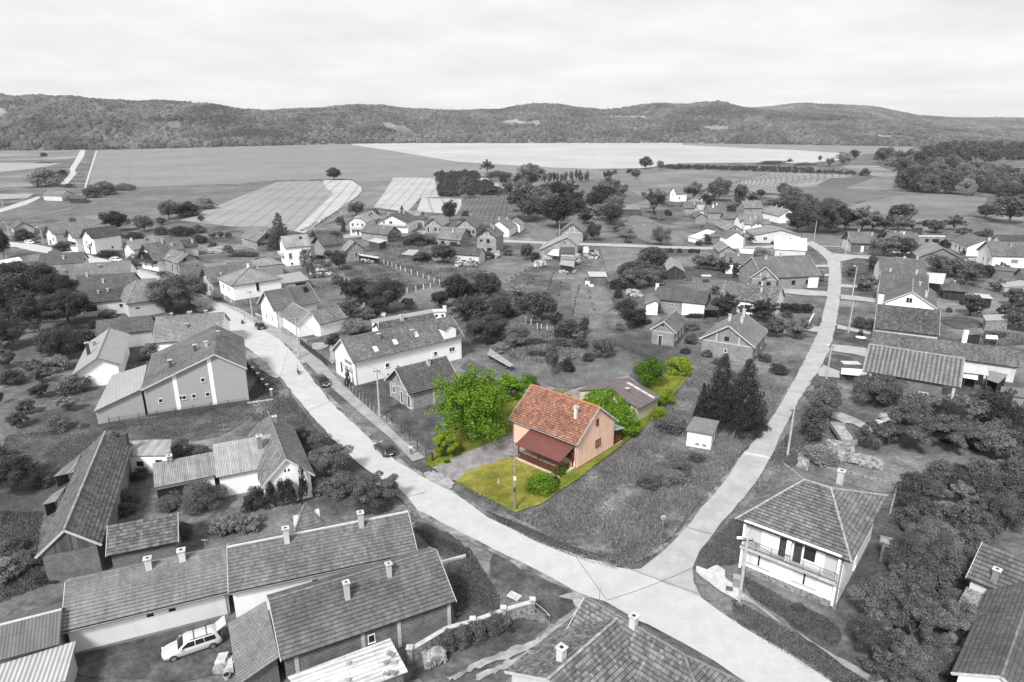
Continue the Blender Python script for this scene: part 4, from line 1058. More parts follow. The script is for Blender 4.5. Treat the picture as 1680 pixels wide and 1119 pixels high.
shed('small_outbuilding','small dark tiled outbuilding behind the coloured tree','H',((1420,168,2.4),(1570,250,2.4),(1628,192,3.4),(1472,114,3.4)), TDK, BRK)
# ============ grey house, metal house and the cottages at the left
h = GH = mk_house('grey_render_house','big grey rendered gable house with two white stripes and small white framed windows','E',(1412,-110),(1405,86),(1617,142), 6.0,27, tiles(.14,.75,.3,.22,.3), plaster(.36,.06), fine=True, ov=.3, ovg=.45,
 e2=(928,306,4.7), zr=9.0, plinth=(.5, plain('dark_plinth',.1,.9)), chim=((.35,.12,.8,.4, STONE),(.62,-.28,1.1,.42, plain('brick_chimney',.08,.9)),(.75,-.62,1.2,.45, plain('brick_chimney',.08,.9)),(.65,-.12,.9,.42)))
def gwin(u, z_, w, hh): add_window(h, 'Z', u, z_, w, hh, 'w')
for u in (.345,.70):
 panel(h, 'Z', u - .02, u + .02,.5, h.zroof(h.vf + u * (h.vb - h.vf)) - .2, PLW, 'white_stripe', d1=.03)
for u, z_, w, hh in ((.405,2.1,.65,.6),(.54,2.1,.65,.6),(.655,2.1,1.2,.6),(.86,2.1,.65,.6),(.43,4.6,.65,.6)): gwin(u, z_, w, hh)
s_ = shed('metal_annex','grey rendered annex with sloping ribbed metal roof joined to the big grey house','E',((615,460,2.3),(930,312,4.55),(965,150,4.6),(735,222,2.3)), SEAM, plaster(.38,.06), ins=.3, cat='annex')
h = mk_house('metal_roof_house','white gable house with standing seam metal roof and dark chimney behind the grey annex','E',(718,-87),(636,107),(795,160), 3.6,27, SEAM, PLW, ovg=.7, ov=.7, e2=(486,190,2.8), ridge=GREYP,
 chim=((.62,-.55,2.2,.5, plain('dark_chimney',.05,.9)),(.38,-.45,.9,.5, GREYP)), gut=False)
h = mk_house('white_cottage','old white cottage with steep mossy roof and two small attic openings in its gable','H',(160,462),(276,772),(456,857), 3.0, None or 44, tiles(.17,.6,.25), PLW, fine=True, ridge=RDG, jA=.5,
 win=(('Z',.46,4.1,.2,.35,'o'),('Z',.54,4.1,.2,.35,'o')), chim=((.22,.12,.9,.45, PLD),), gut=False)
h2 = mk_house('cottage_wing','white wing with pale corrugated roof and antenna, left of the old cottage','E',(1392,676),(1790,606),(1428,893), 3.0,30, SHL, PLW,
 win=(('F',.70,1.2,.6,1.0,'w'),('F',.82,1.2,.6,1.0,'w')), chim=((.76,.35,1.5,.55, PLD), ), gut=False, cat='house wing')
m = MB(); q = h2.p(h2.L * .22,.05, h2.zr); m.tube(q, q + Vector((0,0,2.6)), .03); m.tube(q + Vector((-.6,0,1.7)), q + Vector((.7,0,1.7)), .03); m.tube(q + Vector((0,-.4,2.0)), q + Vector((0,.4,2.0)), .02); h2.done(m.build('antenna', METAL, h2.root))
h = mk_house('patched_shed','lower barn of patched pale sheets with an open bay under its left end','E',(1000,800),(1400,723),(1000,964), 2.7,26, corrugated(.36,.2,.5,1.3), PLW, cat='barn',
 win=(('F',.3,-.1,4.0,2.2,'o'),), chim=((.28,.05,.7,.5, STONE),))
s_ = shed('white_outhouse','small white outhouse with rusty panelled metal roof between the barn and the cottage','E',((808,752,2.6),(1106,750,2.6),(1128,642,3.1),(822,655,3.1)), corrugated(.40,1.3,.4,1.3,.6, dark=.25), PLW,
 win=(('F',.3,1.0,.9,.7,'o'),('F',.78,.0,.9,1.9,'o')))
m = MB(); q = at('E',840,735,2.6); m.box(-.3,.3,-.3,.3,0,5.3); m.box(-.38,.38,-.38,.38,5.3,5.45); o = m.build('brick_stack', plain('brick_chimney',.08,.9), loc=(q.x, q.y, 0)); tag(o, 'tall dark brick chimney stack rising beside the white outhouse','chimney')
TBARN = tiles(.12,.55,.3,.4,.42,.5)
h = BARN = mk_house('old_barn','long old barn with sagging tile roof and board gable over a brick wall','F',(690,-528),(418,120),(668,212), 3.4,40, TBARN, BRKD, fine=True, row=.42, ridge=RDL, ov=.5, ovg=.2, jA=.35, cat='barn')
c, t, n = wall_frame(h, 'Z',.5,3.2); m = MB(); w2 = h.vf * .96
P = [c + t * w2 + n * .04, c - t * w2 + n * .04]; top = h.zroof(0) - .2
P = [Vector((p_.x, p_.y, 3.35)) for p_ in P] + [Vector((c.x, 0, top)) + n * .04]
m.face(P); h.done(m.build('board_gable', boards(.1,.2), h.root))
h = mk_house('small_barn','small brick barn with lichened tile roof next to the old barn gable','F',(705,92),(1168,5),(900,252), 2.6,30, tiles(.13,.9,.4,.3,.38), blocks(.13,.22,.25,.12), fine=True, ridge=None, cat='barn')
shed('board_lean_to','rough board lean-to against the left side of the old barn, upper one','E',((345,890,1.6),(480,860,2.2),(535,735,2.4),(420,830,1.7)), boards(.2,.3), boards(.08), walls='L')
shed('board_lean_to','broken sheet lean-to against the old barn, lower one','E',((270,1075,1.6),(365,1050,2.2),(435,950,2.4),(345,1000,1.7)), corrugated(.3,.3,.5), boards(.07), walls='L')
mk_house('dark_sheet_barn','dark corrugated roof with a wide white ridge strip at the left edge','F',(-220,798),(406,640),(250,905), 3.0,24, SHD, PLG, ridge=LCONC, cat='barn', wb=3.2)
shed('light_sheet_shed','light corrugated shed roof in the bottom left corner','F',((-80,1225,2.3),(430,1108,2.3),(497,845,2.7),(0,1000,2.7)), corrugated(.52,.34,.15,6, dark=.55), PLG)
h = hip_from_corners('hidden_cottage','small pyramid roofed outbuilding peeking over the long white house','G',(300,128),(520,62),(628,75), 3.0,6.0,.05, roof=TILE, wall=PLW, ridge=RDG, fine=True)
# ============ houses behind, left
mk_house('tiled_house','dark tiled roof house left of the lighter one, behind the metal roof','A',(630,822),(1000,786),(640,925), 3.2,28, TDK, PLG, ridge=None)
h = mk_house('tiled_house','pale grey tiled house with white wall just above the grey gable house','A',(1028,800),(1474,770),(1200,958), 3.2,28, TLT, PLW, fine=True, ridge=RDG,
 win=(('F',.38,1.2,1.1,.9,'w'),), chim=((.46,.5,.8,.45, PLD),(.22,.02,.6,.4, PLD),(.48,-.02,.6,.7, PLD),(.72,0,.6,.5, PLD)))
h = mk_house('tiled_house','low dark roofed house with a wide dark gate opening in its grey wall','A',(520,628),(860,596),(530,716), 3.3,26, TMOSS, PLL, wb=3,
 win=(('F',.18,1.2,2.2,1.5,'o'),('F',.78,1.5,.9,.8,'w')), chim=((.36,.3,.5,.4, LCONC),(.54,.2,.5,.4, LCONC)))
h = mk_house('tiled_house','pale walled house whose hip roof runs under the roadside tree','A',(893,562),(1025,545),(900,706), 3.5,33, TILE, plaster(.55,.1), ridge=RDL, hipA=4.0, win=(('F',.25,1.9,.9,.35,'o'),))
mk_house('tiled_house','dark tile roofed house with two chimneys, above the low mossy roof','o',(880,362),(1550,325),(1100,528), 3.4,30, TDK, PLG, ridge=None, chim=((.18,.1,.8,.45, LCONC),(.48,.55,.8,.45, LCONC)))
mk_house('tiled_house','longest mid grey roof with white wall showing beside the big dark tree','o',(400,255),(1507,190),(870,458), 3.4,28, tiles(.17,.15,.15), PLW, ridge=None, chim=((.32,.45,.9,.5, PLD),(.67,.3,.9,.5, PLD)))
mk_house('tiled_house','dark square roofed house with one chimney beside the upper street','o',(456,116),(970,88),(960,218), 3.4,32, TDK, PLL, ridge=None, chim=((.55,.55,1.0,.45, LCONC),), win=(('Z',.5,3.2,1.5,1.0,'o'),))
mk_house('tiled_house','little gabled roof peeking over the dark square roof by the upper street','o',(570,85),(640,60),(700,110), 3.2,34, TMD, PLL, cat='house')
mk_house('tiled_house','roof mostly hidden behind the big dark tree at the left edge','o',(-60,235),(450,208),(440,250), 3.0,30, TMOSS, PLL)
shed('white_metal_shed','bright white metal roof at the left edge beside the upper street','o',((-40,232,2.4),(255,190,2.4),(215,150,2.8),(-40,200,2.8)), plain('white_sheet',.85,.5), PLL)
# row on the far side of the upper street
mk_house('row_house','leftmost brick house with its gable facing the bushes, at the far left','a',(246,80),(293,116),(165,206), 3.0,33, TMD, PLG, win=(('F',.2,1,.7,1.1,'w'),('F',.6,1,.7,1.1,'w')), chim=())
mk_house('row_house','long grey roofed house with pale porch, left of the two white houses','a',(600,160),(1200,90),(716,277), 4.6,40, TILE, PLL, win=(('A',.3,2.0,.9,1.2,'w'),('A',.7,.2,1.0,2.0,'d')), ovg=1.0)
h = mk_house('row_house','white house with black timber balcony between two neighbours of the upper street','a',(870,205),(1430,142),(982,332), 5.0,42, TILE, PLW, ovg=1.0)
panel(h, 'A',.05,.95,2.9,3.6, DWOOD, 'balcony', d1=1.2)
h = mk_house('row_house','tall white house with blank side wall and dark mossy roof on the upper street','a',(1096,205),(1510,150),(1216,337), 5.7,42, TMOSS, PLW, ovg=.8,
 win=(('A',.5,6.5,.6,.8,'w'),('A',.25,3.2,.8,1.2,'w'),('A',.7,3.4,.9,1.2,'W'),('A',.5,.4,1.0,2.0,'d'),('F',.62,1.4,.8,.8,'w')), plinth=(.4, PLG))
panel(h, 'A',.3,.8,2.9,3.8, LCONC, 'balcony', d1=1.0)
mk_house('row_house','pale roofed house with half timbered gable right of the tall white one','b',(200,205),(612,150),(332,317), 4.0,34, TLT, PLL, ovg=.8, chim=((.2,.0,.7,.5, PLW),(.62,.2,.9,.6, PLD)), win=(('A',.4,1.2,.8,1.0,'w'),))
h = mk_house('row_house','white house with deep black gable recess and dark balcony facing the street','b',(425,245),(720,202),(588,470), 3.4,44, TMD, PLW, ovg=1.3, win=(('A',.35,.9,.9,1.2,'w'),('A',.75,.9,.9,1.2,'w')), chim=((.85,.1,1.2,.5, LCONC),))
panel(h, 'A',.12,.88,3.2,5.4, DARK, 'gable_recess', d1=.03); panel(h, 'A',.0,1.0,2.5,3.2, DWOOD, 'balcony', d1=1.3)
mk_house('row_house','dark roof continuing the black recessed house to the right','b',(705,208),(915,182),(995,308), 3.4,38, TMD, PLL, chim=((.35,.5,.7,.6, LCONC),))
mk_house('row_house','small dark roof behind the bare brick gable house, next to the lumber piles','b',(925,186),(1112,166),(1190,268), 3.2,36, TMOSS, PLL, chim=((.7,.5,1.2,.5, PLL),))
h = mk_house('brick_gable_house','unplastered brick gable house behind the black car on the upper street','b',(800,303),(1040,372),(868,497), 3.6,32, TILE, BRKF, win=(('Z',.3,4.0,.9,.8,'o'),('Z',.85,4.2,.6,.6,'o'),('F',.28,1.2,.8,1.4,'w'),('F',.62,.6,.6,2.0,'o'),('F',.9,.6,.6,2.0,'o'),('Z',.8,1.8,.5,.5,'o')))
panel(h, 'Z',0,1,3.2,3.45, LCONC, 'concrete_beam', d1=.04)
mk_house('tiled_house','dark ribbed roof house behind the hip roofed white house at the bend','A',(1325,480),(1645,435),(1385,580), 4.0,40, TMD, PLG, ovg=1.0, fine=False, chim=((.3,.5,.3,.4, WHITE),), win=(('A',.4,1.3,.9,1.3,'w'),))
h = hip_from_corners('hip_roof_house','white house with pyramid roof and stone basement at the road bend','A',(1420,547),(1518,598),(1868,553), 5.3,8.2,.08, roof=tiles(.24,.6,.12), wall=PLW, ridge=RDG, plinth=(1.5, STONE), chim=((.5,0,1.0,.5, PLW),),
 win=(('F',.3,3.2,.9,1.2,'w'),('F',.7,3.2,.9,1.2,'w'),('F',.3,.7,.9,.7,'w'),('F',.75,.7,.9,.7,'w'),('Z',.5,3.0,.9,2.0,'w')))
# ============ centre left
h = mk_house('brick_gable_house','brick house with dark window shutters, left of the big dark spruce','c',(240,195),(458,252),(300,371), 3.0,34, TILE, BRKF, win=(('Z',.35,1.3,2.2,1.2,'S'),('Z',.5,3.6,.9,.9,'o'),('F',.3,1.1,.7,1.2,'w'),('F',.6,.3,.9,2.0,'d')), chim=((.75,-.3,.9,.6),), ovg=.6)
h = mk_house('tall_white_house','tall narrow white house with light roof and black chimney','c',(636,299),(992,270),(742,450), 6.0,38, tiles(.3,.15,.08), PLW, ovg=.4,
 win=(('F',.17,2.3,1.0,1.8,'W'),('F',.72,3.9,1.3,.9,'w'),('F',.2,.4,.8,.6,'w'),('F',.68,1.0,.6,.6,'o'),('A',.5,6.8,.5,.8,'w'),('A',.35,3.8,1.0,1.8,'w')), chim=((.68,.35,.9,.45, DARK),))
panel(h, 'A',.3,.95,3.0,3.9, LCONC, 'balcony', d1=1.1)
mk_house('brick_gable_house','dark roofed brick house half hidden behind the round tree','c',(1102,299),(1410,262),(1180,430), 3.6,36, TDK, BRKF, ovg=.9)
h = hip_from_corners('blank_wall_garage','grey garage with a blank wall and shallow pale hip roof','c',(350,697),(668,660),(612,592), 3.3,4.6,.3, roof=TLT, wall=plaster(.33,.2), ridge=RDL, ov=.1)
shed('flat_garage','garage with smooth sloping grey roof and an open front below the tall white house','c',((680,920,2.6),(1018,872,2.6),(900,760,3.0),(570,815,3.0)), plain('bitumen',.28,.9), PLG, cat='garage', win=(('F',.68,.2,3.0,1.9,'o'),))
mk_house('tiled_house','dark ribbed roof corner at the left of the blank wall garage','c',(-60,640),(240,622),(290,700), 3.2,32, TMD, PLG)
# ============ centre: the group below the pale field strips
h = mk_house('pale_villa','pale two storey villa with half hipped light roof and a long front balcony','d',(600,150),(345,228),(515,345), 5.6,36, tiles(.3,.2,.08), PLL, jZ=.4,
 win=(('Z',.2,3.9,1.0,1.3,'w'),('Z',.5,4.4,.8,.8,'w'),('Z',.8,3.9,1.0,1.3,'w'),('Z',.2,1.2,1.0,1.1,'w'),('Z',.5,.3,.9,2.0,'d'),('Z',.8,1.2,1.0,1.1,'w')), chim=((.5,.5,1.2,.3, DARK),(.3,.4,1.2,.3, DARK)))
panel(h, 'Z',.1,.9,2.9,3.8, LCONC, 'balcony', d1=1.2)
h = mk_house('chalet','wide white chalet with dark roof and a balcony under its broad gable','d',(1100,136),(905,212),(1172,362), 4.2,27, TDK, PLW, ovg=1.0,
 win=(('Z',.55,3.3,1.6,1.5,'w'),('Z',.78,3.3,1.0,1.4,'w'),('F',.35,1.2,.9,1.2,'w'),('F',.7,1.2,.9,1.2,'w')), chim=((.35,.3,1.3,.5, LCONC),(.5,.15,1.3,.5, LCONC),(.85,-.25,1.3,.5, PLG)))
panel(h, 'Z',.02,.95,2.9,3.7, LCONC, 'balcony', d1=1.0)
mk_house('barn_roof_house','brick barn with one broad dark roof in front of the chalet','d',(510,360),(958,408),(878,556), 3.0,34, TMD, BRKF, ovg=.5, chim=((.72,.3,.3,.5, LCONC),), cat='barn')
shed('flat_shed','brown shed with pale flat roof below the broad barn roof','d',((530,640,2.4),(715,682,2.4),(842,636,2.4),(660,594,2.4)), plain('pale_flat_roof',.42,.9), boards(.08))
h = mk_house('brick_gable_house','brick gable with white outlined attic left of the tool canopy','d',(225,630),(316,655),(140,806), 3.0,37, TLT, BRKF, win=(('Z',.55,.2,.9,2.0,'d'),('Z',.8,1.2,.8,.8,'w')))
for u in (.4,.6): panel(h, 'Z', u - .02, u + .02,3.0,4.8, LCONC, 'concrete_post', d1=.05)
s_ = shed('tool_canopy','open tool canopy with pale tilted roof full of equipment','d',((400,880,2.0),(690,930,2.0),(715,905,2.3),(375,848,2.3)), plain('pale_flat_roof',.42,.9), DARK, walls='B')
shed('board_shed','pale roofed low shed in the bushes above the concrete post fence','d',((1070,862,1.9),(1285,882,1.9),(1362,792,2.3),(1195,782,2.3)), plain('pale_flat_roof2',.33,.9), boards(.1))
mk_house('far_gable_house','light roof with a black triangular gable window behind the chalet','d',(1140,150),(1410,165),(1385,240), 4.5,36, TLT, PLG, chim=())
mk_house('far_gable_house','low dark roof between the chalet and the brick gable house','d',(1310,240),(1470,262),(1400,300), 3.4,34, TDK, PLG)
def brick_gable(label, z, a, b, e, ze, pitch=35, roof=None, **k):
 h = mk_house('brick_gable_house', label, z, a, b, e, ze, pitch, roof or TILE, BRKF, ovg=.6, **k)
 panel(h, 'Z',0,1, h.zf - .25, h.zf, LCONC, 'concrete_beam', d1=.04)
 for u in (.4,.62): panel(h, 'Z', u - .018, u + .018, h.zf, h.zroof(h.vf + u * (h.vb - h.vf)) - .5, LCONC, 'concrete_post', d1=.045)
 return h
brick_gable('light roofed brick gable house with a white framed corner porch','e',(370,94),(250,152),(387,263), 3.2,38, TLT, win=(('Z',.1,1.1,1.2,1.3,'w'),('Z',.38,1.2,.9,1.2,'o'),('Z',.8,.6,.9,2.0,'w')))
brick_gable('brick gable house with a white tile patch down its ridge side','e',(810,94),(695,160),(856,286), 3.2,37, TMD, win=(('Z',.12,.9,.8,1.3,'o'),('Z',.3,.9,.8,1.3,'o')), chim=((.2,-.1,.8,.4),))
h = mk_house('brick_house','brick house with one big plain roof side, white chimney and two dark windows','e',(385,265),(716,291),(650,462), 3.2,40, TILE, BRKF, ovg=.5, win=(('F',.22,1.2,1.4,1.3,'o'),('F',.72,1.2,3.0,1.2,'o')), chim=((.55,.35,1.0,.5, LCONC),))
h = brick_gable('tall brick gable house with an attic opening and open garage door','e',(1105,240),(985,300),(1152,413), 5.6,37, TMD, win=(('Z',.42,3.5,1.2,1.4,'o'),('Z',.78,3.9,.9,.8,'o'),('Z',.35,.1,1.8,1.8,'o'),('F',.5,1.0,.5,.8,'o')), chim=((.5,.3,1.2,.5, PLG),(.15,-.2,1.0,.5, PLG)))
h = mk_house('low_white_house','low white house with mossy overgrown roof and junk along its wall','e',(512,538),(940,566),(905,672), 2.8,33, tiles(.085,.9,.5), PLL, ovg=.3, win=(('F',.35,1.3,.8,.45,'w'),('F',.72,1.2,.9,.6,'w')))
mk_house('white_house','white gabled house with recessed gable balcony beside the village lane','e',(1262,124),(1157,182),(1335,291), 3.2,36, TILE, PLW, ovg=.5, win=(('F',.5,1.8,.6,.5,'w'),('Z',.5,.8,1.8,1.2,'w')), chim=((.9,0,1.2,.5, LCONC),(.3,.3,1.0,.4, LCONC)))
mk_house('white_house','small light roofed annex behind the white gabled house by the lane','e',(1410,140),(1345,172),(1462,250), 3.0,30, TLT, PLW, cat='annex')
# ============ centre: lane houses
brick_gable('brick gable house with a light edged roof on the lane, furthest back','f',(585,68),(550,132),(706,256), 3.4,38, TILE)
h = mk_house('light_roof_house','brick house with a big pale roof sweeping low to the left, beside the white van','f',(516,240),(480,317),(634,430), 3.6,36, tiles(.34,.1,.06), BRKF, ovg=.4, e2=(122,466,1.9), win=(('Z',.35,4.4,.5,.6,'o'),('Z',.22,1.2,.8,1.0,'w')))
h = mk_house('stacked_shed','narrow shed with dark roof in front of the pale roofed house','f',(395,440),(590,444),(612,530), 3.6,26, TDK, PLL, wb=.6, cat='shed', win=(('F',.6,2.2,.8,.4,'o'),))
shed('stacked_shed','middle lean-to with grey roof of the stack of sheds','f',((395,600,2.4),(590,612,2.4),(600,575,2.8),(405,545,2.8)), plain('grey_sheet',.2,.8), PLG)
shed('stacked_shed','lowest shed with pale roof and dark front of the stack of sheds','f',((385,672,2.4),(560,698,2.4),(572,632,2.8),(405,608,2.8)), plain('grey_sheet2',.3,.8), plain('black_boards',.025,.9))
shed('board_hut','hut of vertical boards with flat pale roof alone in the meadow','C',((668,535,2.6),(785,535,2.6),(775,503,2.9),(655,502,2.9)), plain('pale_sheet_roof',.4,.8), boards(.13,.3))
h = mk_house('open_hay_shed','wooden hay shed with open dark front among the trees','C',(1204,405),(1228,463),(1160,455), 2.6,36, SHEET, boards(.05), e2=(1278,462,2.4), cat='shed')
# ============ centre right
h = mk_house('dark_roof_house','long house with smooth dark roof, half brick and half white','C',(1112,602),(1456,636),(1430,718), 3.2,32, tiles(.09,.03,.06,6,.4,.6), BRK, ovg=.35, win=(('F',.35,1.8,1.0,.5,'w'),), chim=((.0,-.1,.9,.7, PLW),))
panel(h, 'F',.56,1.0,0, h.zf, PLW, 'white_wall', d1=.04)
mk_house('white_lean_to','white annex with door at the left end of the smooth dark roof','C',(1098,660),(1100,690),(1030,697), 2.6,25, TILE, PLW, cat='annex', wb=1.2, win=(('F',.4,.1,.9,1.9,'d'),))
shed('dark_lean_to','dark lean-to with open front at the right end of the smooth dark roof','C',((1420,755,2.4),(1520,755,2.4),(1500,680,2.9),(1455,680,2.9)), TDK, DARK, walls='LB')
h = mk_house('brick_gable_house','small brick gable house with a dark door in the middle of its gable','C',(1236,755),(1156,829),(1240,906), 3.1,37, TMD, BRK, fine=True, ovg=.4, ridge=RDL, win=(('Z',.62,.0,.9,2.0,'d'),('Z',.55,4.0,.5,.4,'o'),('F',.25,1.0,.8,1.3,'s'),('F',.5,1.0,.8,1.3,'s'),('F',.8,1.0,.8,1.3,'s')))
panel(h, 'Z',0,1,2.75,2.95, LCONC, 'concrete_beam', d1=.04)
h = mk_house('brick_gable_house','large brick gable house with crossing white beams and three white chimneys','X',(1219.5,511.5),(1195.3,534.6),(1243,566), 3.5,33, TILE, BRK, fine=True, ovg=.5, ridge=RDG,
 win=(('Z',.52,3.7,.9,.9,'o'),('Z',.52,1.5,.6,.6,'w'),('F',.3,1.0,.9,1.2,'w'),('F',.7,1.0,.9,1.2,'w')), chim=((.15,.1,1.3,.5, LCONC),(.5,.22,1.3,.5, LCONC),(.45,-.25,1.3,.5, LCONC)))
panel(h, 'Z',0,1,3.2,3.4, LCONC, 'concrete_beam', d1=.04)
for u in (.28,.72): panel(h, 'Z', u - .015, u + .015,3.4,5.4, LCONC, 'concrete_post', d1=.045)
h = mk_house('textured_roof_house','white house with coarse lichened roof and a curved porch canopy','j',(222,420),(866,500),(822,712), 3.2,33, tiles(.15,.95,.45,.3,.4), PLW, fine=True, row=.4, ovg=.3, chim=((.65,.02,.8,.45, LCONC),(.68,.35,.7,.45, LCONC)), win=(('F',.42,.1,1.0,2.0,'d'),('F',.6,.5,3.5,1.8,'o')))
h = TH = mk_house('cross_gable_house','brick house with white framed cross gable and wide grey roof beside the side road','j',(512,150),(1172,126),(1050,381), 3.4,34, tiles(.17,.25,.14), BRK, ovg=.35, fine=True, ridge=None,
 win=(('F',.55,1.1,1.1,1.3,'o'),('F',.80,1.1,1.1,1.3,'o')), chim=((.22,.12,.8,.5, LCONC),(.49,.02,.8,.4, PLG)))
h2 = mk_house('cross_gable_house', None, 'j',(675,200),(676,263),(816,372), 3.3,36, tiles(.17,.25,.14), BRK, parent=h.root, ovg=.5, fine=True, zr=6.6, e2=(496,352,3.3), ridge=RDG, win=(('Z',.3,1.1,1.1,1.3,'o'),('Z',.62,.1,1.0,2.2,'o')), skip='A')
for u in (.36,.66): panel(h2,'Z', u - .015, u + .015,3.2,4.9, LCONC, 'concrete_post', d1=.045)
panel(h2,'Z',0,1,2.9,3.1, LCONC, 'concrete_beam', d1=.04)
panel(h, 'F',.81,.99,0, h.zf, PLW, 'white_wall', d1=.05)
mk_house('white_house','white walled house with brownish roof behind the clipped dark shrubs','j',(214,100),(536,114),(500,238), 3.2,33, TMD, PLW, chim=((.45,.2,.6,.5, LCONC),), win=(('F',.78,1.0,1.0,1.3,'o'),))
# ============ right of the side road
h = mk_house('dark_front_house','small house with dark rendered front, white door and tiny white window','i',(106,105),(340,109),(135,212), 3.1,36, TMD, plaster(.13,.1), ovg=.5, chim=((.45,-.05,.8,.45, LCONC),(.9,.3,.9,.4, LCONC)), win=(('F',.5,.0,1.0,2.1,'d', WHITE, WHITE),('F',.75,1.3,.6,.6,'w'),('A',.3,1.1,.8,1.2,'w'),('A',.7,1.1,.8,1.2,'w')))
panel(h, 'A',0,1,0, h.zf, PLL, 'pale_gable_wall', d1=.02)
mk_house('white_house','white house with three chimneys behind the dark trees, right of the dark fronted one','i',(456,115),(730,120),(484,217), 3.2,36, TMD, PLW, ovg=.6, chim=((.3,-.1,.8,.45, LCONC),(.5,-.15,.9,.7, LCONC),(.55,.1,.8,.45, PLW)), win=(('F',.8,1.0,1.2,1.0,'w'),))
mk_house('light_gable_house','low house with pale ribbed roof whose gable looks right, among dark trees','i',(868,198),(960,256),(748,343), 2.8,27, TLT, plaster(.2,.2), ovg=.4, win=(('Z',.35,1.0,1.4,1.0,'s'),))
mk_house('white_house','white house with pillared porch below a mid grey roof at the right','i',(1190,118),(1345,178),(1200,256), 3.2,26, TMD, PLW, ovg=.3, win=(('F',.3,.3,.9,2.0,'w'),('F',.55,.3,.9,2.0,'o'),('F',.8,.3,.9,2.0,'o')), chim=((.98,-.15,1.1,.7, LCONC),))
mk_house('white_house','little white gable with one slit window above the right edge houses','i',(1438,133),(1700,140),(1480,190), 3.6,36, TMOSS, PLW, win=(('A',.5,3.2,.4,.9,'w'),))
h = mk_house('white_house','large white house cut by the right edge, with grey shutters','i',(1340,190),(1900,205),(1385,325), 3.8,36, TMD, PLW, ovg=.7, win=(('F',.17,.7,.9,1.3,'w'),('F',.38,1.7,2.2,1.2,'s', None, GREYP),('A',.25,1.0,.8,1.6,'w'),('A',.55,1.0,.8,1.6,'w')), chim=((.36,.35,.9,.4, PLG),))
h = mk_house('mossy_roof_house','white walled house with broad mossy plain roof beside the side road verge','i',(386,330),(800,353),(790,484), 3.2,33, tiles(.12,.5,.3), PLW, ovg=.3, chim=((.56,-.02,.5,.5, LCONC),(.83,0,.5,.5, LCONC)))
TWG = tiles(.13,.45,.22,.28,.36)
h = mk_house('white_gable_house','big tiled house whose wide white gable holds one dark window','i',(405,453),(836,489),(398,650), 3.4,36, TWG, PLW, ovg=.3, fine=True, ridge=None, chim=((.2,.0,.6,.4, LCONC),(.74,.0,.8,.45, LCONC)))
h2 = mk_house('white_gable_house', None, 'i',(692,512),(688,641),(906,800), 3.6,31, TWG, PLW, parent=h.root, fine=True, e2=(428,746,3.6), ridge=RDL, ovg=.4, win=(('Z',.53,4.1,1.3,1.1,'w'),), skip='A', chim=((.78,.55,1.4,.5, LCONC),(.25,.3,.8,.5, PLG)))
mk_house('lichen_roof_house','dark old roof with pale lichen streaks below the wide white gable','i',(372,748),(934,806),(922,1032), 3.2,33, tiles(.10,.9,.4,.32,.38), PLL, fine=True, ridge=None, ovg=.2, wb=2.5)
mk_house('low_tiled_wing','long low tiled wing running to the right behind the brick farmhouse','D',(812,778),(1655,888),(1640,990), 3.0,30, tiles(.12,.6,.3,.32,.36), PLL, ridge=None, wb=2.5, chim=())
h = BF = mk_house('brick_farmhouse','tall brick farmhouse with pale corrugated tile roof carried past its walls on posts','J',(790,16),(1341,100),(1326,268), 5.3,33, corrugated(.27,.62,.4,.5, dark=.62), blocks(.15,.12), fine=True, row=.5, ridge=RDL, ovg=2.2, ov=.5,
 win=(('F',.30,2.6,.55,.7,'w'),('F',.74,1.4,1.3,1.9,'W'),('Z',.5,1,.8,1.8,'o')))
for u, v in ((-.11,0),(-.11,.5),(1.16,0),(1.16,.6)):
 c = wall_frame(h, 'F', u, 0)[0]; v_ = h.vf + v * (h.vb - h.vf); m = MB(); q = h.p(c.x, v_, 0); m.box(q.x - .18, q.x + .18, q.y - .18, q.y + .18,-.2, h.zroof(v_) - .2); h.done(m.build('post', LCONC, h.root))
m = MB(); q = at('J',1320,70,3.0); m.box(-.3,.3,-.3,.3,0,7.3); m.box(-.36,.36,-.36,.36,7.3,7.42); o = m.build('white_stack', PLW, loc=(q.x, q.y, 0)); tag(o, 'tall white chimney stack rising behind the brick farmhouse roof','chimney')
shed('open_outbuilding','open outbuilding with pale concrete roof right of the brick farmhouse','l',((755,470,2.8),(1140,520,2.8),(1105,395,3.0),(770,345,3.0)), LCONC, PLG, walls='B')
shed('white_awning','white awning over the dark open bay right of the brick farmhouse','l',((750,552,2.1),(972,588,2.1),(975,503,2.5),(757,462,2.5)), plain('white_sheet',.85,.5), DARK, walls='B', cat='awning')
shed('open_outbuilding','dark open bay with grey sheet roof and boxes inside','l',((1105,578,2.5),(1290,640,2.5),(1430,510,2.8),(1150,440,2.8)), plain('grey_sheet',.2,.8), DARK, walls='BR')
shed('brick_outbuilding','low brick outbuilding with grey roof at the right edge below the tiled wing','l',((1310,800,2.3),(1740,870,2.3),(1760,720,2.6),(1330,690,2.6)), plain('mossy_sheet',.15,.9), BRK)
shed('flat_terrace','flat grey terrace roof with white post at the back of the white gable house','i',((830,560,2.8),(960,575,2.8),(985,480,3.0),(800,470,3.0)), LCONC, DARK, walls='B')
hip_from_corners('gazebo','dark gazebo with pyramid roof in the yard behind the white gable house','i',(952,628),(1178,648),(1150,600), 2.4,4.2,.1, roof=TDK, wall=boards(.035), chim=((.5,0,.3,.3, LCONC),))
shed('stone_shed','stone walled shed with smooth grey sheet roof in the right yard','i',((1335,897,2.4),(1558,893,2.4),(1530,840,2.8),(1310,845,2.8)), plain('smooth_sheet',.3,.6), STONE)
shed('tile_shed','small dark shed with tiled roof in the right yard','i',((1150,1028,2.2),(1310,1020,2.2),(1255,955,2.9),(1140,975,2.9)), TMD, boards(.03))
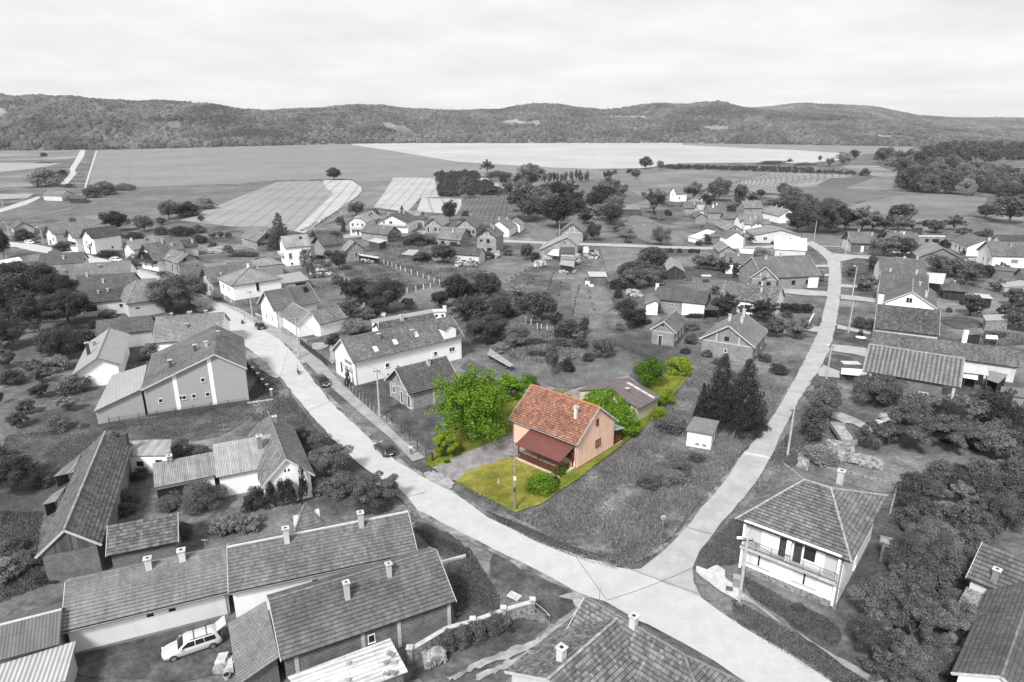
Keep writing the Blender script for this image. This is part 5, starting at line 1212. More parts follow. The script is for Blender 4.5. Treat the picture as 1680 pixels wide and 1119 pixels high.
shed('white_canopy','white sheet canopy beside the small tiled shed','i',((1335,1052,1.9),(1448,1062,1.9),(1440,1030,2.1),(1340,1022,2.1)), plain('white_sheet',.85,.5), DARK, walls='')
shed('dark_hut','dark hut with narrow pale roof edge in the far right yard','i',((1250,690,2.3),(1405,705,2.3),(1365,665,2.5),(1235,655,2.5)), plain('pale_flat_roof',.42,.9), boards(.02))
mk_house('edge_roof','dark tiled roof corner touching the right edge','i',(1640,430),(1800,440),(1560,528), 3.0,36, TDK, PLG, cat='barn')
shed('pale_edge_shed','pale sheet roofed shed touching the right edge','i',((1500,600,2.3),(1740,590,2.3),(1760,520,3.0),(1465,565,2.6)), plain('grey_sheet2',.3,.8), PLG)
shed('stone_garden_shed','low dark block wall shed behind the large white edge house','i',((1305,440,2.4),(1600,462,2.4),(1640,430,2.5),(1320,405,2.5)), plain('grey_sheet3',.12,.9), BRKD)
shed('transformer_hut','small white cube hut with grey slab roof in the overgrown plot','I',((1300,578,2.7),(1480,610,2.7),(1522,522,2.75),(1355,492,2.75)), plain('slab_roof',.17,.9, var=.15), PLW, thick=.25, cat='hut',
     win=(('F',.45,.5,.55,.35,'w', GREYP),('F',.75,.5,.55,.35,'w', GREYP),('R',.3,.1,.7,1.9,'d', PLD),('R',.75,.1,.7,1.9,'d', PLD)))
# bottom right
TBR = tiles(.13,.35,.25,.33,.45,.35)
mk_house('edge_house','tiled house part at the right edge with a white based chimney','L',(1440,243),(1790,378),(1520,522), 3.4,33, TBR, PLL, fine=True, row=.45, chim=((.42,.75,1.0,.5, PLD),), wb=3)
mk_house('edge_house','white walled house at the bottom right corner with long dark roof','L',(1760,420),(1550,1016),(1312,882), 3.2,30, tiles(.10,.2,.15), PLW, fine=True, ridge=RDG, ovg=.3)
shed('flat_slab','flat pebbled concrete roof half overgrown beside the bottom right house','L',((1250,690,2.1),(1400,775,2.1),(1492,552,2.3),(1350,498,2.3)), plain('pebbled_slab',.24,.95, var=.5, sc=5), PLG)
shed('brick_hut','tiny dark brick hut with small pale roof in the thicket','L',((850,240,2.4),(970,275,2.4),(987,237,2.6),(858,202,2.6)), plain('mossy_slab',.22,.9, var=.4), BRKD, win=(('F',.4,1.6,.5,.3,'o'),))
# ============ far hamlet
FARW = plaster(.84,.1)
def fh(label, z, a, b, e, ze=3.2, pitch=36, roof=None, wall=None, **k): return mk_house('hamlet_house', label, z, a, b, e, ze, pitch, roof or TILE, wall or FARW, **k)
fh('white house with steep gable, half hidden between the hamlet trees','g',(415,66),(590,60),(480,172), 4.5,42, TILE, win=(('F',.3,1.5,.8,1.2,'w'),('A',.5,3,.8,1,'w')))
fh('long dark roofed brick house at the left end of the hamlet','g',(560,285),(900,285),(600,388), 3.2,38, TMD, BRKF, chim=((.5,.4,1.1,.5, LCONC),(.85,0,1,.5, LCONC)))
fh('pale pyramid roof peeking over the long brick house of the hamlet','g',(730,235),(760,235),(750,285), 3.5,30, TLT, FARW, hipA=3, hipZ=3)
fh('small white house with narrow roof under the tall hamlet trees','g',(905,168),(982,162),(940,262), 3.4,40, TLT)
fh('light roofed cube house in the middle of the hamlet','g',(770,337),(892,335),(860,422), 3.6,34, tiles(.36,.1,.08), PLL)
fh('plain brown brick house with a tall white chimney in the hamlet','g',(915,340),(1192,338),(1000,460), 3.2,38, TMD, BRKF, chim=((.35,.3,1.4,.5, PLW),(.6,-.05,1.0,.5, PLW)))
fh('half ruined low house with patched roof in front of the cube house','g',(770,418),(850,465),(700,505), 2.8,34, TMD, BRK, cat='barn')
fh('grey roofed house with dark gable behind the hamlet pole','g',(1170,455),(1395,455),(1222,552), 3.0,36, TMD, PLD)
fh('long roof with white gable, second row of the hamlet','h',(278,300),(655,296),(330,415), 3.4,38, TILE, FARW, chim=((.65,.35,1.3,.5, LCONC),))
fh('pale roofed brick gable house facing the hamlet yard','h',(60,372),(252,464),(135,565), 3.0,30, TLT, BRKF, win=(('Z',.5,3.4,.6,.6,'o'),))
h = fh('white cross gable house with three chimneys in the hamlet','h',(357,369),(762,365),(805,446), 3.6,36, TILE, FARW, chim=((.28,.15,1.0,.5, LCONC),(.5,-.1,1.2,.5, LCONC)), win=(('A',.4,1,.8,1.2,'w'),))
mk_house('hamlet_house', None, 'h',(600,366),(600,410),(703,492), 3.6,36, TILE, FARW, parent=h.root, win=(('Z',.5,4.3,.9,.8,'w'),), skip='A')
fh('wide low house with shallow pale roof and dark porch in the hamlet','h',(790,455),(945,535),(548,635), 2.9,12, TLT, PLL, e2=(1172,578,2.9), win=(('Z',.66,1.0,1.5,1.0,'w'),('Z',.25,1.2,1.5,1.0,'w')))
fh('white gabled house with half dark and half light roof by the hamlet greenhouse','g',(1262,704),(1385,742),(1245,850), 4.0,32, TMD, FARW)
fh('brick gable house with ribbed pale roof in front of the hamlet','g',(1150,880),(1265,966),(1110,1057), 3.2,34, TLT, BRKF, win=(('Z',.45,1.0,.7,1.0,'o'),('Z',.5,3.8,.3,.3,'o')))
fh('two storey brick house with row of gable windows behind the hamlet','h',(338,87),(632,84),(402,203), 5.4,38, TILE, BRKF, win=(('A',.3,3.2,.8,1.2,'o'),('A',.7,3.2,.8,1.2,'o'),('F',.35,4,.6,.6,'o')), chim=((.3,-.1,.9,.4, LCONC),(.65,.3,1.0,.4, PLG)))
fh('white house with broad pale roof at the right end of the hamlet','h',(790,163),(1075,222),(905,318), 3.4,30, TLT, FARW, chim=((.3,0,.7,.4, LCONC),(.6,0,.7,.4, LCONC)))
h = fh('single storey house under a dazzling white sheet roof','h',(850,640),(1342,664),(1335,850), 2.9,28, plain('white_sheet_roof',.9,.45, var=.03), PLL, chim=((.48,.12,.5,.35, DARK),))
shed('white_sheet_shed','low shed with white sheet roof left of the dazzling white roof','h',((330,892,2.4),(515,892,2.4),(540,828,2.6),(298,825,2.6)), plain('white_sheet',.85,.5), PLL)
shed('greenhouse','long whitish greenhouse in the hamlet garden','g',((640,822,1.8),(810,862,1.8),(1062,740,1.9),(930,710,1.9)), plain('greenhouse_film',.7,.5), PLW, cat='greenhouse')
shed('hamlet_shed','dark roofed shed between the greenhouse and the white gabled house','g',((1010,838,2.3),(1208,822,2.3),(1095,768,2.8),(985,795,2.8)), TMD, PLD)
shed('long_barn','long low barn with pale roof under the trees left of the hamlet','C',((885,95,2.8),(1002,97,2.8),(995,62,4.2),(878,62,4.2)), TLT, boards(.08), cat='barn')
mk_house('lone_farmhouse','lone white farmhouse in the fields at the far left','M',(236,486),(330,489),(332,516), 3.0,30, TILE, PLL)
shed('field_shed','dark open shed beside the lone farmhouse','M',((340,528,2.5),(420,530,2.5),(424,512,3),(338,510,3)), TDK, boards(.04))
shed('brown_shed','brown shed with pyramid roof near the trees above the right hand houses','i',((690,80,3.0),(785,78,3.0),(770,45,3.6),(715,45,3.6)), TMD, boards(.07))
shed('unfinished_house','flat roofed unfinished block house behind the right hand trees','i',((735,150,2.9),(978,155,2.9),(975,143,2.9),(740,140,2.9)), LCONC, BRK, cat='unfinished house', win=(('F',.35,.8,1.2,1.2,'o'),('F',.7,.6,2.5,1.4,'o')))
# ------------------------------------------------------------------ trees and shrubs
def leaf_mesh(name, C, R, n, leaf, seed, mats, up=.35, squash=1.0, trunk=None, droop=False):
 """foliage as many leaf-sized faces on clumps. C: clump centres, R: radii"""
 rr = np.random.RandomState(seed); C = np.array(C); R = np.array(R)
 w = R ** 2; idx = rr.choice(len(C), n, p=w / w.sum())
 d = rr.normal(size=(n, 3)); d /= np.linalg.norm(d, axis=1)[:, None]
 d[:, 2] = np.where(rr.rand(n) < up, np.abs(d[:, 2]), d[:, 2])
 rad_ = (R[idx] * (.62 + .42 * rr.rand(n)))[:, None]
 P = C[idx] + d * rad_ * np.array([1,1, squash])
 nrm = d * .8 + rr.normal(size=(n, 3)) * .55 + np.array([0,0,.35]); nrm /= np.linalg.norm(nrm, axis=1)[:, None]
 a = np.cross(nrm, rr.normal(size=(n, 3))); a /= np.linalg.norm(a, axis=1)[:, None]; b = np.cross(nrm, a)
 s = leaf * (.6 + .8 * rr.rand(n))[:, None]
 V = np.stack([P - a * s * .5, P - b * s * .36, P + a * s * .5, P + b * s * .36], 1).reshape(-1,3)
 ct = rr.rand(len(C)); T = np.clip(.40 * ct[idx] + .75 * rr.rand(n) ** 1.6,0,1)
 V = np.maximum(V, np.array([-9,-9,0.0]))
 nf = n; tv = []; tf = []
 if trunk is not None: tv, tf = trunk
 m = bpy.data.meshes.new(name)
 nv = len(V) + len(tv); nl = 4 * nf + sum(len(f) for f in tf); npoly = nf + len(tf)
 m.vertices.add(nv); m.loops.add(nl); m.polygons.add(npoly)
 co = np.concatenate([V, np.array(tv).reshape(-1,3)]) if len(tv) else V
 m.vertices.foreach_set('co', co.ravel().astype(np.float32))
 li = list(range(4 * nf)) + [i + len(V) for f in tf for i in f]
 m.loops.foreach_set('vertex_index', np.array(li, dtype=np.int32))
 st = list(range(0,4 * nf, 4)); q = 4 * nf
 for f in tf: st.append(q); q += len(f)
 m.polygons.foreach_set('loop_start', np.array(st, dtype=np.int32))
 m.materials.append(mats[0])
 if len(mats) > 1: m.materials.append(mats[1])
 if tf: m.polygons.foreach_set('material_index', np.array([0] * nf + [1] * len(tf), dtype=np.int32))
 at_ = m.attributes.new('tint','FLOAT','FACE'); at_.data.foreach_set('value', np.concatenate([T, np.full(len(tf), .5)]).astype(np.float32))
 m.update(calc_edges=True)
 return m
def trunk_geo(h0, h1, r, seed, limbs=5, reach=.3):
 mb = MB(); rr = random.Random(seed); p = Vector((0,0,-.02)); top = Vector((rr.uniform(-.04,.04), rr.uniform(-.04,.04), h0))
 mb.tube(p, top, r, r * .75,7, False)
 for i in range(limbs):
  a = 6.28 * i / limbs + rr.uniform(-.4,.4); l = reach * rr.uniform(.6,1.1)
  e = top + Vector((math.cos(a) * l, math.sin(a) * l, (h1 - h0) * rr.uniform(.45,.9))); mid = top.lerp(e, .5) + Vector((0,0,.03))
  mb.tube(top, mid, r * .6, r * .38,5, False); mb.tube(mid, e, r * .38, r * .12,5, False)
 mb.tube(top, top + Vector((0,0,(h1 - h0) * .7)), r * .7, r * .15,5, False)
 return mb.v, mb.f
def clumps(kind, seed, n):
 rr = random.Random(seed); C = []; R = []
 lob = [(rr.uniform(0,6.28), rr.uniform(.75,1.15)) for _ in range(6)]
 while len(C) < n:
  u, v, w = rr.gauss(0,1), rr.gauss(0,1), rr.gauss(0,1); q = math.sqrt(u*u + v*v + w*w) or 1; u, v, w = u/q, v/q, w/q
  a = math.atan2(v, u); g = 1 + .16 * sum(math.cos(a - l[0]) * l[1] for l in lob[:3]) * .6
  f = rr.uniform(.42,.98) ** .8 * g
  if kind in ('round','fruit'):
   c = (u * .38 * f, v * .38 * f, .55 + w * (.36 if w > 0 else .36) * f); r = rr.uniform(.07,.16)
   if c[2] < .2: continue
  elif kind == 'tall':
   c = (u * .33 * f, v * .33 * f, .56 + w * .36 * f); r = rr.uniform(.08,.15)
  elif kind == 'bush':
   w = abs(w); c = (u * .38 * f, v * .38 * f, .12 + w * .68 * f); r = rr.uniform(.10,.19)
  elif kind == 'poplar':
   c = (u * .30 * f, v * .30 * f, .55 + w * .40 * f); r = rr.uniform(.08,.14)
  elif kind == 'box':
   c = (rr.uniform(-.38,.38), rr.uniform(-.38,.38), rr.uniform(.15,.86)); r = .14
  C.append(c); R.append(r * (1 if kind != 'fruit' else .85))
 return C, R
LM = leaf_mat('foliage',.035,.20); LMC = leaf_mat('conifer_foliage',.025,.06)
LM_M = leaf_mat('grey_green_foliage',.055,.25); LM_L = leaf_mat('pale_foliage',.09,.33); LM_D = leaf_mat('dark_foliage',.025,.115)
LG1 = leaf_mat('green_foliage',(.045,.10,.006),(.20,.36,.022), .08); LG2 = leaf_mat('deep_green_foliage',(.03,.085,.004),(.10,.21,.012), .1)
LG3 = leaf_mat('yellow_green_foliage',(.09,.15,.008),(.29,.38,.03), .1); LG4 = leaf_mat('purple_foliage',(.03,.02,.015),(.07,.05,.03), .1)
MASTER = {}
def get_crown(kind, var, res):
 """res: number of leaf faces (0 far .. 2 near)"""
 k = (kind, var, res)
 if k in MASTER: return MASTER[k]
 n = (1300,7000,26000)[res]; leaf = (.085,.040,.022)[res]; sd = hash((kind, var)) % 1000 if False else (sum(map(ord, kind)) * 7 + var * 31)
 mats = [LM, BARK]; tg = None
 if kind in ('spruce','cypress'):
  C = []; R = []; rr = random.Random(sd); lv = 17
  for i in range(lv):
   z = .08 + .88 * i / (lv - 1); w = (.5 if kind == 'spruce' else .42) * (1 - z) ** (.8 if kind == 'spruce' else .55) + .03; m_ = max(3, int(11 * (1 - z)) + 2)
   for j in range(m_):
    a = 6.28 * j / m_ + rr.uniform(-.3,.3)
    for q in (.45,.85):
     f = q * rr.uniform(.75,1.0); C.append((math.cos(a) * w * f, math.sin(a) * w * f, z - (.07 * f if kind == 'spruce' else 0) + rr.uniform(-.015,.015))); R.append(.05 + .035 * (1 - z))
  crown = leaf_mesh(kind + '_crown', C, R, n, leaf * .8, sd, [LMC, BARK], up=.1, squash=.7); tg = trunk_geo(.2,.9,.022, sd, 3,.05)
  far = leaf_mesh(kind, C, R, n, leaf * .8, sd, [LMC, BARK], up=.1, squash=.7, trunk=tg)
 elif kind == 'limb' or (kind == 'round' and var == 3):      # lobed crown: foliage gathered along a dozen rising limbs
  C, R = [], []; rr = random.Random(sd + 5)
  dense = kind == 'limb'
  for i in range(36 if dense else 17):
   az, el = i * 2.4 + rr.uniform(-.3,.3), rr.uniform(-.75 if dense else -.25,1.35); ln = rr.uniform(.75,1.12)
   for f in (.3,.5,.68,.84,.97,1.08):
    q = f * ln; C.append((math.cos(az) * math.cos(el) * .42 * q + rr.gauss(0,.02), math.sin(az) * math.cos(el) * .42 * q + rr.gauss(0,.02), .50 + math.sin(el) * .44 * q - .07 * q * q * math.cos(el) + rr.gauss(0,.015))); R.append(rr.uniform(.06,.11) * (1.15 - .35 * f))
  if dense: c2, r2 = clumps('round', sd + 1,40); C += [(c[0] * .82, c[1] * .82, c[2] * .86 + .02) for c in c2]; R += r2
  tg = trunk_geo(.2,.85,.028, sd, 8,.3); crown = leaf_mesh('crown', C, R, n, leaf, sd, mats); far = leaf_mesh('broadleaf_tree', C, R, n, leaf, sd, mats, trunk=tg)
 elif kind == 'open':           # airy old fruit tree or straggling bush
  C, R = clumps('round', sd, 26); R = [r * .8 for r in R]; tg = trunk_geo(.25,.8,.03, sd, 7,.36)
  crown = leaf_mesh('crown', C, R, int(n * .45), leaf, sd, mats); far = leaf_mesh('broadleaf_tree', C, R, int(n * .45), leaf, sd, mats, trunk=tg)
 else:
  C, R = clumps(kind, sd, {'bush': 34,'box': 60,'fruit': 28}.get(kind, 46))
  tg = {'bush': None, 'box': None}.get(kind, trunk_geo(.17,.85,.028, sd, 5,.28 if kind != 'poplar' else .12))
  crown = leaf_mesh('crown', C, R, n, leaf, sd, mats); far = crown if tg is None else leaf_mesh('broadleaf_tree', C, R, n, leaf, sd, mats, trunk=tg)
 tm = None
 if tg is not None:
  tm = bpy.data.meshes.new('trunk'); tm.from_pydata(tg[0], [], tg[1]); tm.materials.append(BARK); tm.update()
 MASTER[k] = (crown, tm, far); return MASTER[k]
NAMES = dict(round='broadleaf_tree', tall='broadleaf_tree', bush='bush', poplar='poplar_tree', spruce='spruce_tree', cypress='conifer', fruit='fruit_tree', box='clipped_hedge', open='broadleaf_tree', limb='broadleaf_tree')
CATS = dict(round='tree', tall='tree', bush='bush', poplar='tree', spruce='tree', cypress='tree', fruit='tree', box='hedge', open='tree', limb='tree')
TREES = []; FARBIN = {}
def obj_link(name, me, parent=None):
 o = bpy.data.objects.new(name, me); COL.objects.link(o)
 if parent is not None: o.parent = parent
 return o
def override(o, mat):
 o.material_slots[0].link = 'OBJECT'; o.material_slots[0].material = mat
COUNTLESS = {'square orchard': ('orchard_and_woods',.9), 'right hand woods, far side': ('orchard_and_woods',.95), 'vineyard bushes': ('field_hedges',.15), 'long field hedge': ('field_hedges',.4),
             'saplings in the long garden': ('field_hedges',.25), 'shrubs along the bright strip': ('field_hedges',.3), 'shrubs along the lower strip edge': ('field_hedges',.3)}
def plant(kind, x, y, W, H, label, group=None, mat=None, near=None, rz=None, asp=None, t=None):
 t = t if t is not None else math.hypot(x, y)
 px = W * FPX / max(t, 20)
 res = 2 if px > 75 else (1 if px > 26 else 0)
 if mat is None and kind not in ('spruce','cypress'): mat = random.choice((None, None, LM_D, LM_M, LM_L if t is None or t > 130 else LM_M))
 var = random.randrange(4); rz = random.uniform(0,6.28) if rz is None else rz
 crown, tm, far = get_crown(kind, var, res)
 if group in COUNTLESS:
  me_ = get_crown(kind, var, 0)[2]; n_ = len(me_.vertices); co = np.empty(n_ * 3, np.float32); me_.vertices.foreach_get('co', co); co = co.reshape(-1,3)[:(n_ // 4) * 4]
  nq = 1300; co = co[:nq * 4].copy(); keep = np.random.RandomState(len(TREES)).rand(nq) < COUNTLESS[group][1]; co = co.reshape(nq, 4,3)[keep].reshape(-1,3)
  co[:, 0] *= W; co[:, 1] *= W; co[:, 2] *= H; c_, s__ = math.cos(rz), math.sin(rz); co = co @ np.array([[c_, s__, 0], [-s__, c_, 0], [0,0,1]]); co += np.array([x, y, 0])
  FARBIN.setdefault(COUNTLESS[group][0], []).append(co); TREES.append((x, y, W)); return
 ay = asp if asp else random.uniform(.9,1.1)
 if px < 26 or tm is None:
  o = obj_link(NAMES[kind], far); parts = [o]
 else:
  o = bpy.data.objects.new(NAMES[kind], None); COL.objects.link(o); o.empty_display_size = .2
  c = obj_link('crown', crown, o); obj_link('trunk', tm, o); parts = [c]
 if mat is not None:
  for q in parts: override(q, mat)
 o.location = (x, y, 0); o.rotation_euler = (0,0, rz); o.scale = (W, W * ay, H)
 tag(o, label, CATS[kind], group); TREES.append((x, y, W))
 return o
def T(kind, z, x, yb, w, h, label, group=None, mat=None, **k):
 """base centre and size of the crown as seen (zone units)"""
 s = ZONES[z][2]; fx, fy = full(z, x, yb); p, t = ray(fx, fy); W = w / s * t / FPX
 el = math.atan2(CAM_H, math.hypot(p.x, p.y)); Him = h / s * t / FPX
 H = max((.58 if kind == 'bush' else .72) * W, (Him - .5 * W * math.sin(el)) / math.cos(el));
 if kind == 'bush' and w > 2.2 * h:
  k['asp'] = max(.22,1.4 * h / w); k['rz'] = 0.0; we = W * k['asp']; H = max(.6 * we, (Him - .5 * we * math.sin(el)) / math.cos(el)); d = Vector((p.x, p.y, 0)).normalized() * we * .4
  return plant(kind, p.x + d.x, p.y + d.y, W * 1.1, H * 1.1, label, group, mat, t=t, **k)
 d = Vector((p.x, p.y, 0)).normalized() * W * .32
 W *= 1.18 if t < 230 else 1.05; H *= 1.1
 return plant(kind, p.x + d.x, p.y + d.y, W, H, label, group, mat, t=t, **k)
GW = 'woodland trees at the left edge'
for kind, z, x, y, w, h, lab in (
 ('round','o',300,700,600,430,'huge dark tree filling the left edge above the others'),('round','o',700,720,420,400,'dark tree whose crown overlaps the longest grey roof'),
 ('round','o',800,960,480,420,'dark tree left of the wide gate opening'),('round','o',130,1000,520,520,'dark spreading tree at the very left edge, mid height'),
 ('round','o',470,1080,520,430,'dark tree with pale gaps in front of the mossy low roof'),('round','o',90,1240,420,380,'dark tree just above the white garden shed roof, left edge'),
 ('tall','A',380,1110,300,260,'dark tree standing behind the white metal roofed house, to its left'),('bush','A',560,1010,230,160,'dark bushy shrub left of the metal roofed house'),('bush','A',640,880,120,80,'small bush under the low mossy roof wall'),
 ('bush','A',715,810,110,70,'leafy bush right below the wide gate opening'),('bush','A',960,950,160,90,'bush between the two tile roofs behind the metal roof'),('bush','A',980,1090,140,120,'bush in the little yard behind the grey gable house'),
 ('round','A',1130,800,330,230,'broad leafy tree in front of the hip roof by the main road'),('round','A',1250,745,260,240,'taller leafy tree leaning over the main road at the bend'),('bush','A',1345,775,100,70,'low green clump at the road edge below the leaning tree'),
 ('round','A',25,420,110,190,'round dark tree at the left edge beside the upper street'),('bush','A',170,300,140,90,'bushes in front of the far left brick house'),('bush','A',410,375,120,75,'dark hedge bush in front of the timber balcony house'),
 ('bush','A',480,175,50,25,'tiny bush in the crop field edge, far left'),('round','A',770,245,190,110,'dark tree behind the tall white house of the upper street'),('round','A',950,245,140,115,'tree right of the one behind the tall white house'),
 ('bush','A',1060,265,110,75,'bush between field edge tree and the big shrub patch'),('bush','A',1190,275,190,85,'broad shrub patch behind the dark tiled roofs'),('bush','A',1310,255,110,60,'shrub at the right end of the field edge patch'),
 ('bush','A',870,290,180,50,'low pale shrub strip behind the half timbered house'),('round','A',1110,165,140,135,'left tree of the thicket in the grain field corner'),('bush','A',1235,145,190,95,'middle bushes of the thicket in the grain field corner'),('bush','A',1360,95,150,85,'right bushes of the thicket in the grain field corner'),
 ('bush','A',1395,350,70,50,'small round bush right of the lumber piles'),('bush','A',1505,380,80,50,'bush beside the white mess of lumber'),('bush','A',700,415,170,65,'shrubs in front of the tall white blank wall'),('bush','A',880,470,100,85,'tall shrub left of the black recessed gable house'),
 ('bush','A',1600,410,210,50,'low hedge strip below the brick house with shutters'),('bush','A',1310,320,110,70,'shrubs behind the row of dark roofs'),('bush','A',330,280,90,60,'bush between the far left house and the long roof'),
 ('spruce','B',245,365,200,240,'big dark spruce between the brick house and the tall white house'),('spruce','B',455,275,42,45,'small dark conifer right of the big spruce'),('round','B',600,380,130,140,'round dark tree in front of the dark roofed brick house'),
 ('open','B',430,560,150,220,'tall thin airy tree in front of the tall white house'),('round','B',625,500,125,140,'round tree beside the tool canopy'),('bush','B',615,590,90,80,'bush below the round tree by the canopy'),
 ('round','B',1350,180,120,150,'dark tree behind the light roofed brick gable house'),('bush','B',1000,315,120,70,'bush left of the shrub mass below the chalet'),('bush','B',1130,345,190,100,'largest shrub of the mass below the chalet'),
 ('bush','B',1225,325,110,70,'right shrub of the mass below the chalet'),('bush','B',1170,445,130,70,'dark bush in front of the pale roofed low shed'),('round','B',1310,455,170,115,'shrubby tree left of the overgrown low white house'),
 ('round','B',675,690,130,140,'leftmost dark tree of the clump above the cottages'),('round','B',770,730,210,190,'second dark tree of the clump above the cottages'),('round','B',940,780,260,240,'largest dark tree of the clump above the long white house'),
 ('round','B',700,830,160,130,'tree directly behind the white cottage with two roofs'),('bush','B',735,915,180,100,'textured bush between the cottage and the long white house'),('bush','B',580,985,110,60,'dark low bush at the gable of the long white house'),
 ('bush','B',790,820,140,70,'low greenery behind the seam lean-to roof'),('round','B',1290,750,130,130,'small dark tree behind the white turret'),('round','B',1400,740,210,220,'tall dark tree right behind the white turret'),
 ('round','B',1600,660,190,150,'dark rounded tree high up in the garden clump'),('round','B',1490,860,220,220,'dark round tree right of the turret'),('round','B',1590,1000,280,220,'big dark round tree nearest to the right end of the long white house'),
 ('round','B',1690,830,150,160,'dark tree between the two big round ones, garden side'),('bush','B',860,130,80,50,'hedge shrub behind the pale villa, right part'),('round','B',740,140,130,75,'dense tree behind the pale villa'),('bush','B',640,200,80,60,'hedge shrub left of the pale villa'),
 ('cypress','B',655,245,44,105,'slim dark conifer left of the pale villa'),('bush','B',110,475,90,70,'bush at the blank wall garage'),('bush','B',490,420,100,30,'flower shrubs below the dark roofed brick house'),('bush','B',35,400,60,35,'hedge at the brick house with shutters'),
 ('bush','B',1450,140,60,45,'shrub between two brick gable houses'),('spruce','B',1037,98,30,30,'tiny dark conifer top behind the chalet'),('bush','B',1600,420,90,50,'flowering shrub beside the junk at the white wall'),
 ('round','C',20,690,150,180,'dark tree at the left end of the garden clump'),('round','C',190,740,180,140,'bright topped tree in the middle of the garden clump'),('round','C',340,835,250,200,'largest round tree of the garden clump'),
 ('bush','C',150,800,110,90,'conical bush below the garden clump'),('round','C',20,990,190,200,'very dark round tree at the lower end of the garden clump'),('bush','C',300,840,110,60,'shrub at the foot of the largest garden tree'),
 ('bush','C',530,950,230,150,'spreading bush right of the garden posts'),('open','C',635,920,90,130,'thin young tree right of the garden posts'),('bush','C',610,1010,110,85,'round bush in the middle of the vegetable plot'),
 ('bush','C',760,1070,160,160,'big bush at the meadow edge above the green trees'),('bush','C',655,1095,80,70,'small round bush at the meadow edge'),('tall','C',425,1200,110,230,'slender upright tree in the vegetable plot'),('bush','C',530,1170,100,110,'dark bush right of the slender upright tree'),
 ('bush','C',150,1010,150,80,'low shrubs at the upper left of the vegetable plot'),('bush','C',80,1040,120,80,'low shrubs beside the covered wood pile'),('bush','C',285,1000,230,70,'bean and berry rows in the vegetable plot'),('bush','C',480,1005,170,70,'grey leafed shrub in the vegetable plot'),
 ('bush','C',310,1080,170,70,'lower berry bushes in the vegetable plot'),('bush','C',200,950,130,60,'pale shrub above the berry rows'),
 ('round','C',210,115,190,140,'tree left of the poplars beyond the lane'),('tall','C',330,130,120,170,'tall tree beyond the white gabled house'),('round','C',450,225,270,170,'broad dark tree left of the furthest lane house'),('bush','C',230,180,220,60,'hedge behind the small light roofed annex'),
 ('round','C',590,100,120,130,'tree up the grassy track, left side'),('round','C',740,120,200,170,'big dark tree right of the grassy track'),('round','C',810,200,180,130,'dark tree lower down right of the grassy track'),('round','C',640,200,110,100,'round tree behind the furthest lane house'),
 ('round','C',690,305,115,125,'round dark tree touching the furthest lane house'),('bush','C',865,245,110,60,'bush on the right of the grassy track, upper'),('bush','C',915,285,140,85,'bush on the right of the grassy track, larger'),('bush','C',920,315,60,35,'smallest bush by the lane at the grassy track'),
 ('round','C',1090,135,210,140,'broad tree right of the long low barn'),('round','C',1130,340,155,135,'round tree standing alone above the lane'),('bush','C',1180,140,70,50,'dark bush beside the broad tree'),('bush','C',1138,165,75,50,'pale leafed small tree at the hamlet meadow'),
 ('round','C',255,435,85,120,'dark oval tree below the village lane'),('bush','C',310,440,70,80,'bush beside the dark oval tree'),('bush','C',130,400,70,50,'bush by the tall brick gable house'),('round','C',935,540,130,95,'left tree of the group below the lane'),
 ('round','C',1060,500,200,150,'top tree of the group below the lane'),('round','C',1140,480,120,120,'tree beside the open hay shed'),('bush','C',850,620,120,90,'dark bush right of the board hut'),('round','C',960,630,200,140,'middle tree of the group right of the board hut'),
 ('round','C',1060,605,150,130,'right tree of the group right of the board hut'),('bush','C',1130,595,80,50,'bush above the white chimney annex'),('cypress','C',855,680,75,95,'conical conifer below the board hut'),
 ('round','C',900,820,150,150,'tree left of the smooth dark roof house'),('round','C',950,890,190,140,'broad tree behind the small brick gable house'),('bush','C',870,890,60,60,'undergrowth at the broad tree'),('bush','C',1020,850,120,60,'grey shrubs beside the small brick gable house'),
 ('bush','C',1128,775,55,40,'round bush at the white annex door'),('open','C',1490,655,70,65,'thin tree behind the coarse lichened roof'),('round','C',1550,805,160,160,'dark tree in front of the curved porch canopy'),('fruit','C',1390,490,110,100,'left small tree of the row beyond the junk yard'),
 ('fruit','C',1450,500,120,110,'middle small tree of the row beyond the junk yard'),('fruit','C',1540,505,130,110,'right small tree of the row beyond the junk yard'),('tall','C',1625,545,60,95,'first clipped dark shrub at the white walled house'),('tall','C',1670,545,80,90,'second clipped dark shrub at the white walled house'),
 ('bush','C',1340,890,100,60,'ivy hedge behind the small brick gable house'),('bush','C',1325,985,90,90,'bush between the two brick gable houses'),('bush','C',1290,1045,70,50,'low bush in front of the beamed brick gable'),('bush','C',1435,1065,85,55,'shrub at the foot of the beamed brick gable'),
 ('bush','C',1350,810,130,40,'low hedge below the white half of the dark roof house'),('bush','C',1510,1119,90,60,'little conifer below the beamed brick gable'),
 ):
 T(kind, z, x, y, w * (1.12 if z == 'o' else 1), h, lab, mat=LM_D if 'dark' in lab else None)
